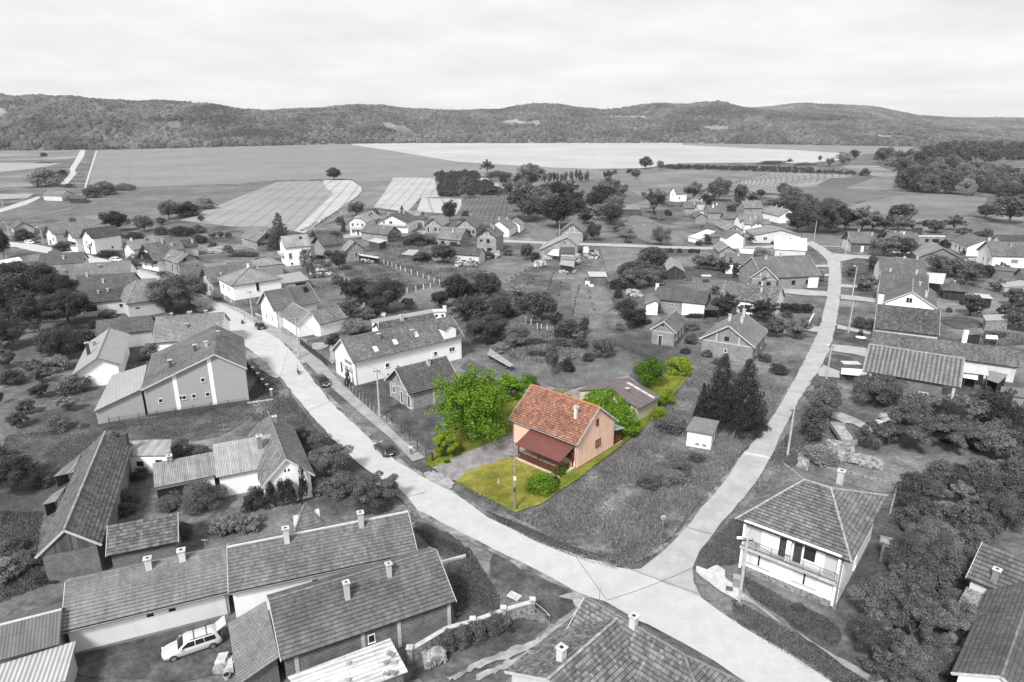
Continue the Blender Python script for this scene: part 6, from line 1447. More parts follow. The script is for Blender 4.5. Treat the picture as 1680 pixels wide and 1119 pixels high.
for kind, z, x, y, w, h, lab in (
 ('round','M',1645,439,78,62,'single round tree at the end of the pale grain strips'),('bush','M',240,470,175,80,'bush mass left of the winding white track'),('bush','M',310,420,60,40,'upper right end of the bush mass by the winding track'),('bush','M',215,322,42,24,'lone bush in the far left fields'),
 ('bush','M',215,354,95,14,'flat dark scrub line in the far left fields'),('bush','M',460,525,100,68,'left bush behind the lone farmhouse yard'),('bush','M',530,512,110,50,'middle bush behind the lone farmhouse yard'),('bush','M',615,490,115,45,'right bush behind the lone farmhouse yard'),
 ('bush','M',335,475,60,25,'small bush between white track and farmhouse'),('round','N',720,405,75,62,'round tree above the square orchard'),('bush','N',660,415,70,26,'low bush left of the round tree above the orchard'),('bush','N',770,425,140,40,'bushes at the right shoulder of the orchard'),
 ('round','N',605,532,70,100,'dark tree at the lower edge of the square orchard'),('round','N',805,470,75,65,'tree right of the narrow bright wedge'),('bush','N',865,447,60,42,'bush left of the clipped hedge row'),('round','N',940,480,170,80,'pale round tree at the poplar group'),
 ('tall','N',890,590,150,150,'tall tree of the group beyond the chalet, left'),('tall','N',1060,575,160,125,'tall tree of the group beyond the chalet, right'),('tall','N',970,600,150,130,'tall tree in the middle of the group beyond the chalet'),('bush','N',1160,600,110,90,'dark conifer like bushes right of the tall group'),
 ('round','N',1495,385,82,58,'largest round tree at the edge of the bright plain'),('round','N',1570,388,42,48,'narrower tree right of the largest round one on the plain edge'),('bush','N',1630,383,110,24,'hedge right of the two trees at the plain edge'),('round','N',1310,445,60,55,'left small tree of the pair on the pale meadow'),
 ('round','N',1448,434,58,52,'right small tree of the pair on the pale meadow'),('bush','N',1340,410,36,24,'bush above the left small meadow tree'),('bush','N',1420,402,45,22,'bush above the right small meadow tree'),('round','N',1305,570,180,115,'dark round tree left of the low barn'),
 ('round','O',50,545,115,92,'hamlet tree left of the hamlet roofs, darkest'),('round','O',170,545,135,122,'tallest hamlet tree behind the brown brick house'),('tall','O',280,570,95,105,'hamlet tree beside the brick house with gable windows'),('bush','O',240,590,60,35,'bush before the brick house with gable windows'),
 ('round','O',385,525,50,45,'small tree between hamlet and vineyard'),('round','O',495,515,82,42,'low dark tree at the lower vineyard corner'),('round','O',530,570,140,62,'broad tree below the vineyard corner'),('bush','O',440,560,110,40,'pale shrubs left of the broad tree'),
 ('round','O',660,705,230,180,'tallest tree behind the dazzling white roof'),('round','O',565,700,150,105,'lighter tree above the dazzling white roof'),('round','O',545,620,130,70,'rounded bushes behind the broad pale roof'),('round','O',800,690,130,110,'dark tree beside the lane bend'),
 ('round','O',740,640,140,90,'dark tree behind the tallest one'),('bush','O',890,622,72,42,'low dark tree top above the pale willow'),('round','O',880,700,160,92,'pale willow like tree above the small dark fronted house'),('round','O',1065,665,150,85,'dark rounded tree behind the white three chimney house'),
 ('round','O',990,705,110,70,'dark tree between the two right hand houses'),('round','O',1240,700,92,55,'tree beside the unfinished block house'),('bush','O',1195,665,60,30,'dark scrub above the unfinished block house'),('bush','O',1380,700,90,35,'scrub above the white porch house'),
 ('bush','O',1470,715,110,30,'hedge behind the white porch house'),('round','O',1600,655,200,135,'big dark tree in front of the right woods'),('round','O',1490,628,95,72,'smaller dark tree left of the big one before the woods'),('bush','O',888,417,62,34,'lone dark bush on the pale triangular field'),
 ('round','O',845,335,60,46,'pointed tree at the far end of the hedge'),('round','O',790,365,90,45,'pale tree at the far end of the hedge'),('round','O',525,357,34,26,'little round tree in the far hedge line'),('round','O',725,368,50,42,'tree with square crown in the far hedge line'),
 ('round','O',675,345,26,28,'thin tree top in the far hedge line'),('bush','O',430,360,160,14,'far hedge line, left end'),('bush','O',600,366,130,20,'far hedge line, middle'),('round','O',985,355,110,60,'tree where the woods begin, dark'),
 ('bush','g',225,510,180,80,'pale flowering bush in the hamlet meadow'),('bush','g',100,560,150,50,'hedge left of the pale flowering bush'),('bush','g',740,850,120,75,'bush inside the greenhouse yard'),('bush','g',930,890,190,95,'broad bush right of the greenhouse'),('bush','g',800,960,140,80,'dark bush below the greenhouse'),
 ('bush','g',960,950,190,60,'clipped hedge in front of the ribbed pale roof'),('round','g',1590,950,150,160,'dark round tree by the hamlet pole'),('bush','h',810,755,70,60,'bush at the corner of the dazzling white roof'),('bush','g',850,680,80,60,'shrubs at the ruined hamlet house'),
 ('bush','j',625,155,200,125,'round bush behind the dark dormer'),('bush','j',870,108,180,65,'dark bush in front of the white sheet roof'),('tall','j',320,400,85,170,'clipped dark column shrub, left of three'),('tall','j',425,405,110,150,'clipped dark column shrub, right of three'),
 ('fruit','j',215,345,170,190,'small tree left of the clipped column shrubs'),('fruit','j',90,320,190,150,'dark fruit tree at the yard fence'),('open','j',90,590,115,110,'thin fruit tree above the coarse lichened roof'),('round','j',195,850,300,250,'tree hiding the left end of the coarse lichened roof'),
 ('round','j',640,920,330,210,'tree in front of the curved porch'),('fruit','j',770,1100,300,180,'left one of two joined fruit trees by the beamed gable'),('fruit','j',1010,1119,340,240,'right one of two joined fruit trees by the side road'),('round','j',1265,440,175,160,'dense round tree in front of the white wall of the cross gable house'),
 ('bush','j',920,850,140,65,'dark round shrub below the box hedge'),('bush','J',275,192,104,74,'lone clipped ball bush on the verge'),('bush','J',190,120,90,60,'shrubs at the corner of the beamed gable house'),
 ('round','i',430,345,250,110,'dark crown above the mossy plain roof, left'),('round','i',590,350,260,110,'dark crown above the mossy plain roof, right'),('tall','i',320,475,110,150,'dark tree left of the mossy plain roof'),('fruit','i',135,525,95,100,'small dark tree beside the pole on the verge'),
 ('fruit','i',258,655,205,150,'round crowned tree in front of the white gable house'),('bush','i',210,965,140,130,'bush before the lichen streaked roof, left'),('bush','i',295,980,130,120,'bush before the lichen streaked roof, right'),('cypress','i',222,1038,62,70,'small conical conifer beside its white stone ring'),
 ('round','i',900,480,220,150,'tree right of the mossy plain roof'),('round','i',1050,530,260,200,'largest tree behind the gazebo'),('round','i',1160,600,220,140,'tree right of the gazebo'),('round','i',1230,560,180,160,'tree before the dark block wall shed'),
 ('fruit','i',1190,870,260,170,'rounded tree on the yard lawn'),('fruit','i',1565,785,230,150,'low round tree at the right edge yard'),('round','i',1620,1010,260,230,'big round tree at the right edge, lowest'),('round','i',1680,860,200,160,'tree touching the right edge above the big round one'),
 ('fruit','i',1425,650,150,70,'pale shrub above the dark hut'),('round','i',890,135,145,95,'tree beside the brown pyramid shed'),('round','i',1145,165,100,70,'dark tree above the white porch house'),('bush','i',1350,160,120,60,'bush above the large white edge house'),
 ('bush','i',975,255,130,85,'dark tree right of the pale ribbed roof'),('round','i',560,110,200,120,'dark tree behind the three chimney house'),('tall','i',395,240,90,150,'dark tree between the two first right hand houses'),('bush','i',1170,320,130,50,'shrubs before the white porch'),
 ('bush','i',1010,825,70,50,'shrub behind the lawn tree, left'),('bush','i',1280,870,70,60,'shrub behind the lawn tree, right'),('bush','i',1400,1070,220,90,'flowering shrubs around the white canopy'),('bush','i',1550,1100,200,60,'vegetable shrubs left of the right edge'),
 ('tall','J',520,480,240,250,'tall dark tree beside the side road, at the wood stack'),('tall','J',440,600,190,220,'dark feathery tree in front of it, hiding the pole top'),('round','J',810,400,280,170,'dark tree covering the brick farmhouse wall, left'),('round','J',1060,470,210,150,'dark tree covering the brick farmhouse wall, right'),
 ('round','J',1010,650,340,250,'largest tree below the brick farmhouse'),('round','J',900,610,150,150,'dark tree left of the largest one below the farmhouse'),('open','J',790,640,190,190,'bare leaning thin tree beside the trailer'),('bush','J',500,720,200,110,'pale bush at the rubble heap'),('bush','J',350,790,100,60,'low pale bush at the yard corner'),
 ('bush','J',1400,360,230,70,'hedge in front of the open outbuildings, left'),('bush','J',1620,385,150,70,'hedge in front of the open outbuildings, right'),('bush','J',1380,620,130,110,'dark shrub behind the thicket'),
 ('bush','E',1190,765,150,140,'round dark bush between outhouse and wing'),('bush','E',1290,750,210,70,'low shrubs behind the patched shed'),('bush','E',1360,1130,290,250,'big rounded bush in front of the white wing'),('bush','E',910,915,120,60,'small shrub at the white outhouse wall'),
 ('round','E',90,1030,290,290,'very dark tree at the left edge beside the old barn'),('bush','E',300,960,140,100,'bush beside the upper board lean-to'),('bush','E',1110,1119,160,130,'climbing greenery at the open bay post'),('bush','E',1160,1060,150,150,'creeper hanging in the open bay'),
 ('bush','H',65,1130,170,180,'clipped bush left of the cypress row'),('bush','H',380,700,130,170,'dark bush behind the old cottage'),('bush','H',480,740,190,150,'brushy shrub right of the old cottage roof'),('round','H',570,930,310,210,'round leafy bush tree right of the cottage gable'),
 ('bush','H',640,1030,200,180,'fern like bush below the round leafy one'),('bush','H',500,1010,150,120,'dark bush at the cottage corner'),('open','H',870,1140,340,270,'wide dark twiggy tree beside the main road'),('bush','H',850,1130,270,190,'dark leafy lower part beneath the twiggy tree'),('cypress','H',685,300,52,130,'slim conical conifer at the corner of the long white house'),
 ('bush','F',1215,185,120,140,'round bush at the right end of the small barn'),('bush','F',100,290,180,120,'weeds and shrubs left of the old barn gable, upper'),('bush','F',60,460,240,140,'pale weeds at the bottom of the barn slope'),('bush','F',330,480,200,80,'dark weeds under the barn gable'),
 ('bush','F',150,400,200,110,'shrubs in the middle of the barn slope'),('bush','F',560,370,160,60,'dark weeds between barn gable and grey roof'),('bush','E',840,1090,170,110,'nettles along the barn side'),('bush','F',830,30,130,90,'bush between the barn and the small barn'),
 ('bush','E',690,1200,110,90,'weeds beside the barn door'),('bush','K',60,800,180,150,'shrub end beside the garden gate'),
 ):
 T(kind, z, x, y, w, h, lab, mat=LM_L if lab.startswith('pale') else (LM_D if 'very dark' in lab or 'clipped' in lab else None))
# the shrubs along the garden wall at the bottom
for x, w, lab in ((560,200,'leafy shrub by the brick pile, along the garden wall'),(700,230,'second leafy shrub along the garden wall'),(860,240,'largest leafy shrub along the garden wall'),(1010,200,'last leafy shrub along the garden wall')):
 T('bush','t', x, 800 - (x - 560) * .38, w, 250, lab)
for i, (x, lab) in enumerate(((190,'first clipped column of the cypress row at the cottage'),(250,'second clipped column of the cypress row'),(318,'third clipped column of the cypress row'),(392,'tallest clipped column at the cottage gable'))):
 T('bush','H', x, 1100 - i * 10,66,215 + 20 * (i == 3), lab, 'clipped cypress row at the old cottage', LM_D)
# orchard of small trees, left
OW = ('topmost left small','upper middle small','widest upper','second row left','second row middle','slim leaning','big rounded, beside the metal roofed house,','pale bushy, in front of the grey annex,','third row left','lowest left','low wide lowest right','cut off left edge','tiny shrub like','highest pale','dark highest right')
for i, (x, y, w, h) in enumerate(((30,190,150,150),(220,235,140,100),(380,205,200,140),(90,295,180,110),(280,285,150,90),(260,385,130,120),(490,355,230,150),(450,475,150,110),(180,485,130,90),(120,580,150,120),(390,605,170,95),(10,415,60,100),(550,570,60,40),(60,70,150,110),(330,110,150,90))):
 T('bush' if w > 165 or i == 12 else 'fruit','E', x, y, w, h, OW[i] + ' fruit tree of the left orchard','fruit trees of the left orchard', LM_L if i in (7,13,2) else None)
# the coloured garden
g = 'greenery of the coloured garden'
T('limb','X',779,742,128,138,'big bright green tree overhanging the drive of the peach house', None, LG1)
T('fruit','X',732,757,50,50,'small yellow green tree at the drive entrance', None, LG3)
T('round','X',840,668,62,48,'bright green tree between the big tree and the terracotta roof', None, LG1)
T('round','X',868,640,30,20,'deep green crown peeking above the terracotta roof', None, LG2)
T('round','X',1063,642,52,58,'deep green ball shaped tree behind the garage', None, LG2)
T('bush','X',1114,618,50,40,'rounded light green bush at the tip of the garden', None, LG3)
T('bush','X',887,815,52,46,'bright green bush in front of the brown porch', None, LG1)
T('bush','X',917,784,24,24,'deep green bush at the porch corner', None, LG2)
T('bush','X',909,797,18,20,'dark purple bush between the two green porch bushes', None, LG4)
T('bush','X',1088,668,32,32,'yellow green shrub behind the ball shaped tree, upper', None, LG3)
T('bush','X',1079,690,26,28,'yellow green shrub beside the garage wall, lower', None, LG3)
T('bush','X',1036,712,30,24,'green shrubs right of the back veranda', None, LG2)
T('bush','X',700 + 34,762,12,10,'tiny dark green bush at the foot of the yellow green tree', None, LG2)
# creeper on the garage
rr = random.Random(21); C_, R_ = [], []; IV = ((957,652),(985,640),(1002,641),(1020,655),(1034,668),(1046,690),(1046,706),(1030,712),(1010,704),(985,694),(958,668)); c0 = at('X',1005,690)
while len(C_) < 130:
 x, y = rr.uniform(955,1048), rr.uniform(638,712); ins = False; j = len(IV) - 1
 for i in range(len(IV)):
  if (IV[i][1] > y) != (IV[j][1] > y) and x < (IV[j][0] - IV[i][0]) * (y - IV[i][1]) / (IV[j][1] - IV[i][1]) + IV[i][0]: ins = not ins
  j = i
 if not ins: continue
 k = (y - 638) / 74; z_ = max(.3,3.9 - 3.6 * k * rr.uniform(.6,1.1)); q = at('X', x, y, z_); C_.append(tuple(q)); R_.append(rr.uniform(.4,.8))
if C_:
 cen = np.mean(np.array(C_), 0); cen[2] = 0; me = leaf_mesh('garage_creeper', np.array(C_) - cen, R_, 17000,.22,5, [LG1]); o = obj_link('creeper', me); o.location = cen
 tag(o, 'bright green creeper rolling over the near half of the garage roof','climber')
# spruces in the overgrown plot
T('spruce','X',1178,700,86,118,'broad dark spruce behind the transformer hut', None, None, near=True)
T('spruce','X',1216,716,90,126,'taller ragged spruce with bare twigs right of the transformer hut')
T('spruce','X',1150,690,30,60,'lower side spruce at the left of the broad dark one')
# bushes in the plot
for x, y, w, h, lab in ((1100,712,50,36,'dark shrub in the overgrown plot beside the coloured lot corner'),(1064,805,40,26,'brushy shrub low in the overgrown plot'),(1095,800,46,30,'brushy shrub further right in the overgrown plot'),(1115,780,40,28,'upper brushy shrub in the overgrown plot'),(1140,760,26,16,'small tuft near the hut in the overgrown plot')):
 T('bush','X', x, y, w, h, lab)
# boundary and far hedges
def row(kind, z, x0, y0, x1, y1, n, w, h, label, group, mat=None, jit=.25):
 for i in range(n):
  t = i / max(1, n - 1); T(kind, z, x0 + (x1 - x0) * t + random.uniform(-jit, jit) * w, y0 + (y1 - y0) * t + random.uniform(-.1,.1) * h, w * random.uniform(.85,1.2), h * random.uniform(.85,1.2), label, group, mat)
row('tall','N',985,452,1215,444,16,24,46,'shrub of the even clipped hedge row on the pale meadow','clipped hedge row on the meadow')
row('bush','O',-20,382,840,410,44,30,22,'shrub of the long field hedge beyond the vineyard','long field hedge')
row('bush','O',-20,376,640,388,30,30,18,'shrub of the long field hedge beyond the vineyard','long field hedge')
row('bush','M',1480,690,1660,600,16,12,10,'low shrub along the bright curved strip','shrubs along the bright strip')
row('bush','c',930,240,1400,20,26,22,16,'low shrub along the lower bright strip edge','shrubs along the lower strip edge')
for r_ in range(11):
 x0, y0, x1, y1 = 240 + r_ * 3,470 - r_ * 0,440,398
 f = r_ / 10; row('bush','O',232 + 120 * f, 462 + 38 * f, 440 + 370 * f * 1.0,402 + 14 * f, 13,11,8,'small bush of the planted vineyard rows','vineyard bushes', LM_D, .1)
# square orchard block as countless low crowns, woods at the right
def scatter(z, poly, n, w, h, kind, label, group, mat=None, jit=.35, stretch=1):
 P = [full(z, *q) for q in poly]; xs = [p[0] for p in P]; ys = [p[1] for p in P]; c = 0; tries = 0
 while c < n and tries < n * 40:
  tries += 1
  x, y = random.uniform(min(xs), max(xs)), random.uniform(min(ys), max(ys)); ins = False; j = len(P) - 1
  for i in range(len(P)):
   if (P[i][1] > y) != (P[j][1] > y) and x < (P[j][0] - P[i][0]) * (y - P[i][1]) / (P[j][1] - P[i][1]) + P[i][0]: ins = not ins
   j = i
  if not ins: continue
  q, t = ray(x, y); k = random.uniform(1 - jit, 1 + jit)
  if any(math.hypot(q.x - a, q.y - b) < .30 * (w * k + W_) for a, b, W_ in TREES[-250:]): continue
  plant(kind if isinstance(kind, str) else random.choice(kind), q.x, q.y, w * k, h * k * random.uniform(.85,1.15), label, group, mat, t=t); c += 1
scatter('N',((462,408),(640,404),(800,508),(590,516),(492,516)), 170,6.2,4.2,'bush','low dense crown of the square orchard in the fields','square orchard', LM_D)
scatter('O',((1180,330),(1300,290),(1700,292),(1700,345),(1540,345),(1250,372)), 90,19,17,'bush','dark woodland tree on the far side of the right hand woods','right hand woods, far side', LM_D)
scatter('O',((1050,380),(1080,335),(1180,330),(1250,372),(1400,380),(1500,400),(1700,430),(1700,560),(1500,525),(1240,500),(1040,495),(1060,440)), 95,13.5,12.5,('bush','bush','bush','round'), 'rounded woodland tree on the near side of the right hand woods','right hand woods, near side', None)
scatter('O',((930,330),(1100,310),(1170,335),(1060,380),(980,372)), 14,14,10,('round','bush'), 'low tree at the tip of the right hand woods','tip of the right hand woods')
scatter('C',((620,60),(520,0),(420,-60),(200,-40),(130,60),(380,60)), 10,9,8,'round','tree of the grove behind the lane houses','grove behind the lane')
scatter('L',((770,520),(900,410),(1010,370),(1150,330),(1300,440),(1280,580),(1330,640),(1420,760),(1300,880),(1200,1080),(900,1080),(680,860),(690,700)), 42,4.4,3.9,('bush','round'), 'shrub of the dense thicket below the balcony house','thicket beside the balcony house')
scatter('L',((1000,0),(1200,-130),(1680,-140),(1680,230),(1440,200),(1330,400),(1150,300),(1000,160)), 46,4.4,3.6,('bush','round'), 'shrub of the overgrown slope behind the balcony house','overgrown slope at the right')
scatter('J',((1170,500),(1400,440),(1680,430),(1680,720),(1400,700),(1180,640)), 18,5.2,4.6,('bush','round'), 'shrub of the upper part of the overgrown slope','upper overgrown slope')
T('bush','L',1100,270,260,160,'pale leaved shrub standing out behind the brick hut', None, LM_L)
for x, y, lab in ((380,650,'grassy tuft plant in the front strip of the balcony house, left'),(505,715,'grassy tuft plant in the front strip of the balcony house, right')): T('bush','L', x, y, 80,45, lab)
row('bush','B',560,470,480,440,4,60,30,'flower bed shrub at the yard of the tall white house','flower bed of the tall white house', LM_L)
def hedge(label, z, x0, y0, x1, y1, dep, H, mat=None):
 a, b = at(z, x0, y0), at(z, x1, y1); d = b - a; n = Vector((-d.y, d.x, 0)).normalized() * dep / 2
 if n.y < 0: n = -n
 c = (a + b) / 2 + n; ln = d.length / .92; n_ = int(min(26000,5500 * max(1, ln / 2.5))); rr = random.Random(len(label)); C, R = [], []
 for i in range(int(48 * max(1, ln / 2.5))): C.append((rr.uniform(-.45,.45) * ln, rr.uniform(-.36,.36) * dep, rr.uniform(.12,.84) * H)); R.append(min(dep, H) * rr.uniform(.15,.24))
 o = obj_link('hedge', leaf_mesh('hedge', C, R, n_, .17, len(label), [mat or LM])); o.location = (c.x, c.y, 0); o.rotation_euler = (0,0, math.atan2(d.y, d.x)); tag(o, label, 'hedge')
hedge('broad pale leaved hedge behind the long house at the lower left','F',1370,200,1700,150,3.2,1.7, LM_L)
hedge('clipped dark box hedge beside the side road','j',838,790,1215,812,2.2,2.3, LM_D)
hedge('left block of the dark lane hedge','g',312,1068,412,1068,1.2,1.6, LM_D)
hedge('short middle block of the dark lane hedge','g',488,1070,548,1070,1.2,1.6, LM_D)
hedge('right and longest block of the dark lane hedge','g',642,1078,822,1082,1.2,1.6, LM_D)
# young vines and seedlings in rows in the long garden
for (x0, y0, x1, y1, n) in ((600,600,555,790,12),(430,520,400,620,6),(300,560,200,640,6),(640,560,700,760,6),(480,580,470,660,4),(250,500,60,600,7)):
 row('bush','C', x0, y0, x1, y1, n, 16,18,'small sapling in the garden rows above the vegetable plot','saplings in the long garden')
for k_, cat_, lab_ in (('orchard_and_woods','woods','far dark woods at the right and the square orchard in the fields'),('field_hedges','hedge','low far hedges and planted rows of small bushes in the fields')):
 V = np.concatenate(FARBIN[k_]); nf = len(V) // 4; m = bpy.data.meshes.new(k_); m.vertices.add(len(V)); m.loops.add(len(V)); m.polygons.add(nf)
 m.vertices.foreach_set('co', V.ravel().astype(np.float32)); m.loops.foreach_set('vertex_index', np.arange(len(V), dtype=np.int32)); m.polygons.foreach_set('loop_start', np.arange(0, len(V), 4, dtype=np.int32))
 a_ = m.attributes.new('tint','FLOAT','FACE'); a_.data.foreach_set('value', np.random.RandomState(2).rand(nf).astype(np.float32)); m.materials.append(LM if 'wood' in k_ else LM_D); m.update(calc_edges=True)
 tag(obj_link(k_, m), lab_, cat_, None, 'stuff')
# ------------------------------------------------------------------ tall weeds and rough grass: countless
def weeds(name, label, polys, n, hmin, hmax, mat, seed, width=.06, patch=.35):
 rr = np.random.RandomState(seed); V = []; T_ = []; per = n // len(polys)
 for P in polys:
  x = np.array([p.x for p in P]); y = np.array([p.y for p in P]); got = 0
  while got < per:
   m_ = per * 3; X = rr.uniform(x.min(), x.max(), m_); Y = rr.uniform(y.min(), y.max(), m_); ins = np.zeros(m_, bool); j = len(P) - 1
   for i in range(len(P)):
    c = ((y[i] > Y) != (y[j] > Y)) & (X < (x[j] - x[i]) * (Y - y[i]) / (y[j] - y[i] + 1e-9) + x[i]); ins ^= c; j = i
   dn = np.sin(X * .55 + 1.1 * np.sin(Y * .31)) * np.sin(Y * .43 + np.sin(X * .27)) ; ins &= (dn > rr.uniform(-1, patch + .5, m_))
   X = X[ins][:per - got]; Y = Y[ins][:per - got]; dn = dn[ins][:per - got]; k = len(X); got += k
   h = rr.uniform(hmin, hmax, k) * (.6 + .6 * (dn + 1) / 2); a = rr.uniform(0,6.28, k); lean = rr.normal(0,.28,(k, 2)) * h[:, None]
   w = width * rr.uniform(.5,1.5, k); dx, dy = np.cos(a) * w, np.sin(a) * w
   B0 = np.stack([X - dx, Y - dy, np.zeros(k)], 1); B1 = np.stack([X + dx, Y + dy, np.zeros(k)], 1)
   T1 = np.stack([X + dx * .5 + lean[:, 0], Y + dy * .5 + lean[:, 1], h], 1); T0 = np.stack([X - dx * .5 + lean[:, 0] * 1.1, Y - dy * .5 + lean[:, 1] * 1.1, h], 1)
   V.append(np.stack([B0, B1, T1, T0], 1).reshape(-1,3)); T_.append(np.clip(.5 + .25 * dn + rr.normal(0,.25, k), 0,1))
 V = np.concatenate(V); T_ = np.concatenate(T_); nf = len(T_); m = bpy.data.meshes.new(name)
 m.vertices.add(len(V)); m.loops.add(len(V)); m.polygons.add(nf); m.vertices.foreach_set('co', V.ravel().astype(np.float32))
 m.loops.foreach_set('vertex_index', np.arange(len(V), dtype=np.int32)); m.polygons.foreach_set('loop_start', np.arange(0, len(V), 4, dtype=np.int32))
 a_ = m.attributes.new('tint','FLOAT','FACE'); a_.data.foreach_set('value', T_.astype(np.float32)); m.materials.append(mat); m.update(calc_edges=True)
 o = obj_link(name, m); tag(o, label, 'grass', None, 'stuff'); return o
WEED = leaf_mat('rough_grass',.085,.40,0,.4); WEED2 = leaf_mat('verge_grass',.05,.24,0,.35)
weeds('tall_grass','tall unmown grass and weeds of the plot between garden and side road', [MEADOW], 110000,.12,.5, WEED, 3,.045)
weeds('rough_grass','rough grass of the verges and slopes near the viewer', [pts('E',40,620,640,560,1600,410,1678,480,1130,640,700,590,380,860,0,860), pts('G',1110,110,1480,240,1678,560,1678,640,1400,740,1320,320), pts('F',0,0,280,0,240,280,300,480,0,600),
      pts('K',1400,250,1678,0,1678,330,1440,370), pts('K',0,35,300,195,630,330,850,385,700,300,300,120,0,0), pts('H',120,190,240,260,560,690,380,560,60,520,0,400), pts('L',0,560,300,740,860,1080,600,1080,320,900,0,700),
      pts('L',60,440,560,690,640,780,600,850,110,560), pts('J',240,640,420,420,560,470,480,640,380,760,160,900,130,840)], 80000,.08,.28, WEED2,8,.05,.9)
weeds('vegetable_plants','vegetables, flowers and berry rows of the garden plots in the middle of the village', [pts('C',30,900,200,850,420,900,560,950,640,1060,480,1119,200,1080,60,1030), pts('e',350,860,700,850,640,910,430,920), pts('B',700,480,880,470,1000,540,860,560),
      pts('i',1330,1000,1676,1040,1676,1119,1300,1119), pts('B',900,430,1250,500,1600,500,1300,560,1060,480), pts('d',850,700,1560,640,1560,1040,1060,1040,760,860)], 60000,.2,.8, WEED, 12,.09,.6)
for kind, z, x, y, w, h, lab in (
 ('round','O',620,640,150,100,'extra dark crown high behind the dazzling white roof'),('round','O',860,665,110,70,'crown between the lane bend tree and the pale willow'),('round','O',935,690,110,62,'low crown right of the pale willow like tree'),
 ('round','O',720,700,120,90,'crown at the foot of the tallest tree by the lane bend'),('round','O',600,590,110,60,'crown left of the vineyard corner tree'),('round','O',470,590,90,60,'crown beside the two storey hamlet house'),('round','O',340,560,70,60,'crown right of the hamlet columns'),
 ('round','O',120,570,90,60,'low crown before the tallest hamlet tree'),('fruit','O',1130,690,80,45,'small crown left of the unfinished block house'),('round','O',1330,690,100,40,'spreading crown at the far meadow edge'),
 ('round','N',830,560,120,120,'crown at the left end of the tall group beyond the chalet'),('round','N',1010,620,160,100,'low crown in front of the tall group'),('round','N',1120,540,110,90,'crown up behind the tall group, right'),('round','N',930,640,170,70,'hedge like crowns below the tall group'),
 ('round','N',1240,590,120,90,'crown left of the grassy track beyond the lane'),('round','N',1280,640,120,80,'crown right of the grassy track, middle'),('round','N',1330,610,130,90,'crown next to the low barn, front'),('round','N',1370,520,90,50,'low crown behind the low barn'),('fruit','N',1200,650,70,50,'little tree at the grassy track'),
 ('round','C',100,760,150,130,'crown filling the upper left of the garden clump'),('round','C',240,790,140,110,'crown between the two largest garden trees'),('round','C',-40,800,160,150,'crown behind the round tree at the roof end'),('fruit','C',440,870,120,90,'low crown right of the largest garden tree'),('fruit','C',590,960,100,80,'low crown right of the spreading bush'),
 ('round','C',1010,540,150,100,'crown filling the group below the lane, left middle'),('round','C',900,560,120,90,'crown filling the group below the lane, far left'),('round','C',1120,560,120,90,'crown filling the group below the lane, right end'),('round','C',990,860,120,90,'crown beside the broad tree near the small brick gable'),
 ('round','B',830,680,140,130,'crown between the second and the largest clump trees'),('round','B',860,800,150,110,'crown under the largest clump tree'),('round','B',1520,720,170,140,'crown in the heart of the garden clump, left'),('round','B',1430,820,150,120,'crown just right of the turret, low'),('fruit','B',1080,760,110,60,'low crown right of the clump above the long white house'),
 ('fruit','B',1150,450,90,60,'small crown left of the pale low shed'),('fruit','B',1380,400,110,80,'crown touching the overgrown white house roof'),('fruit','B',560,420,70,60,'small crown beside the tool canopy'),('fruit','A',1060,200,70,50,'slim crown above the shrub patch at the field edge'),('fruit','A',1400,290,60,30,'vineyard like small tree, first behind the lumber yard'),('fruit','A',1450,285,60,30,'second small tree behind the lumber yard'),('fruit','A',1500,290,60,30,'third small tree behind the lumber yard'),
 ('fruit','A',1320,180,60,40,'little crown on the near edge of the grain field thicket'),('round','i',1320,520,160,110,'crown before the low block wall shed, right'),('fruit','i',1480,500,140,70,'low crown by the dark edge roof'),('round','i',980,420,150,110,'crown behind the mossy plain roof, far right'),('fruit','i',1500,880,150,80,'low crown at the stone walled shed'),('round','i',480,290,170,90,'crown behind the mossy plain roof, top'),
 ('fruit','E',760,640,60,40,'seedling crown on the slope before the outhouse'),('round','E',160,920,180,170,'dark crown above the board lean-tos'),('round','E',20,830,180,150,'dark crown at the left edge above the barn'),('fruit','j',740,560,10,10,'sapling at the coarse roof')):
 if w > 20: T(kind, z, x, y, w, h, lab)
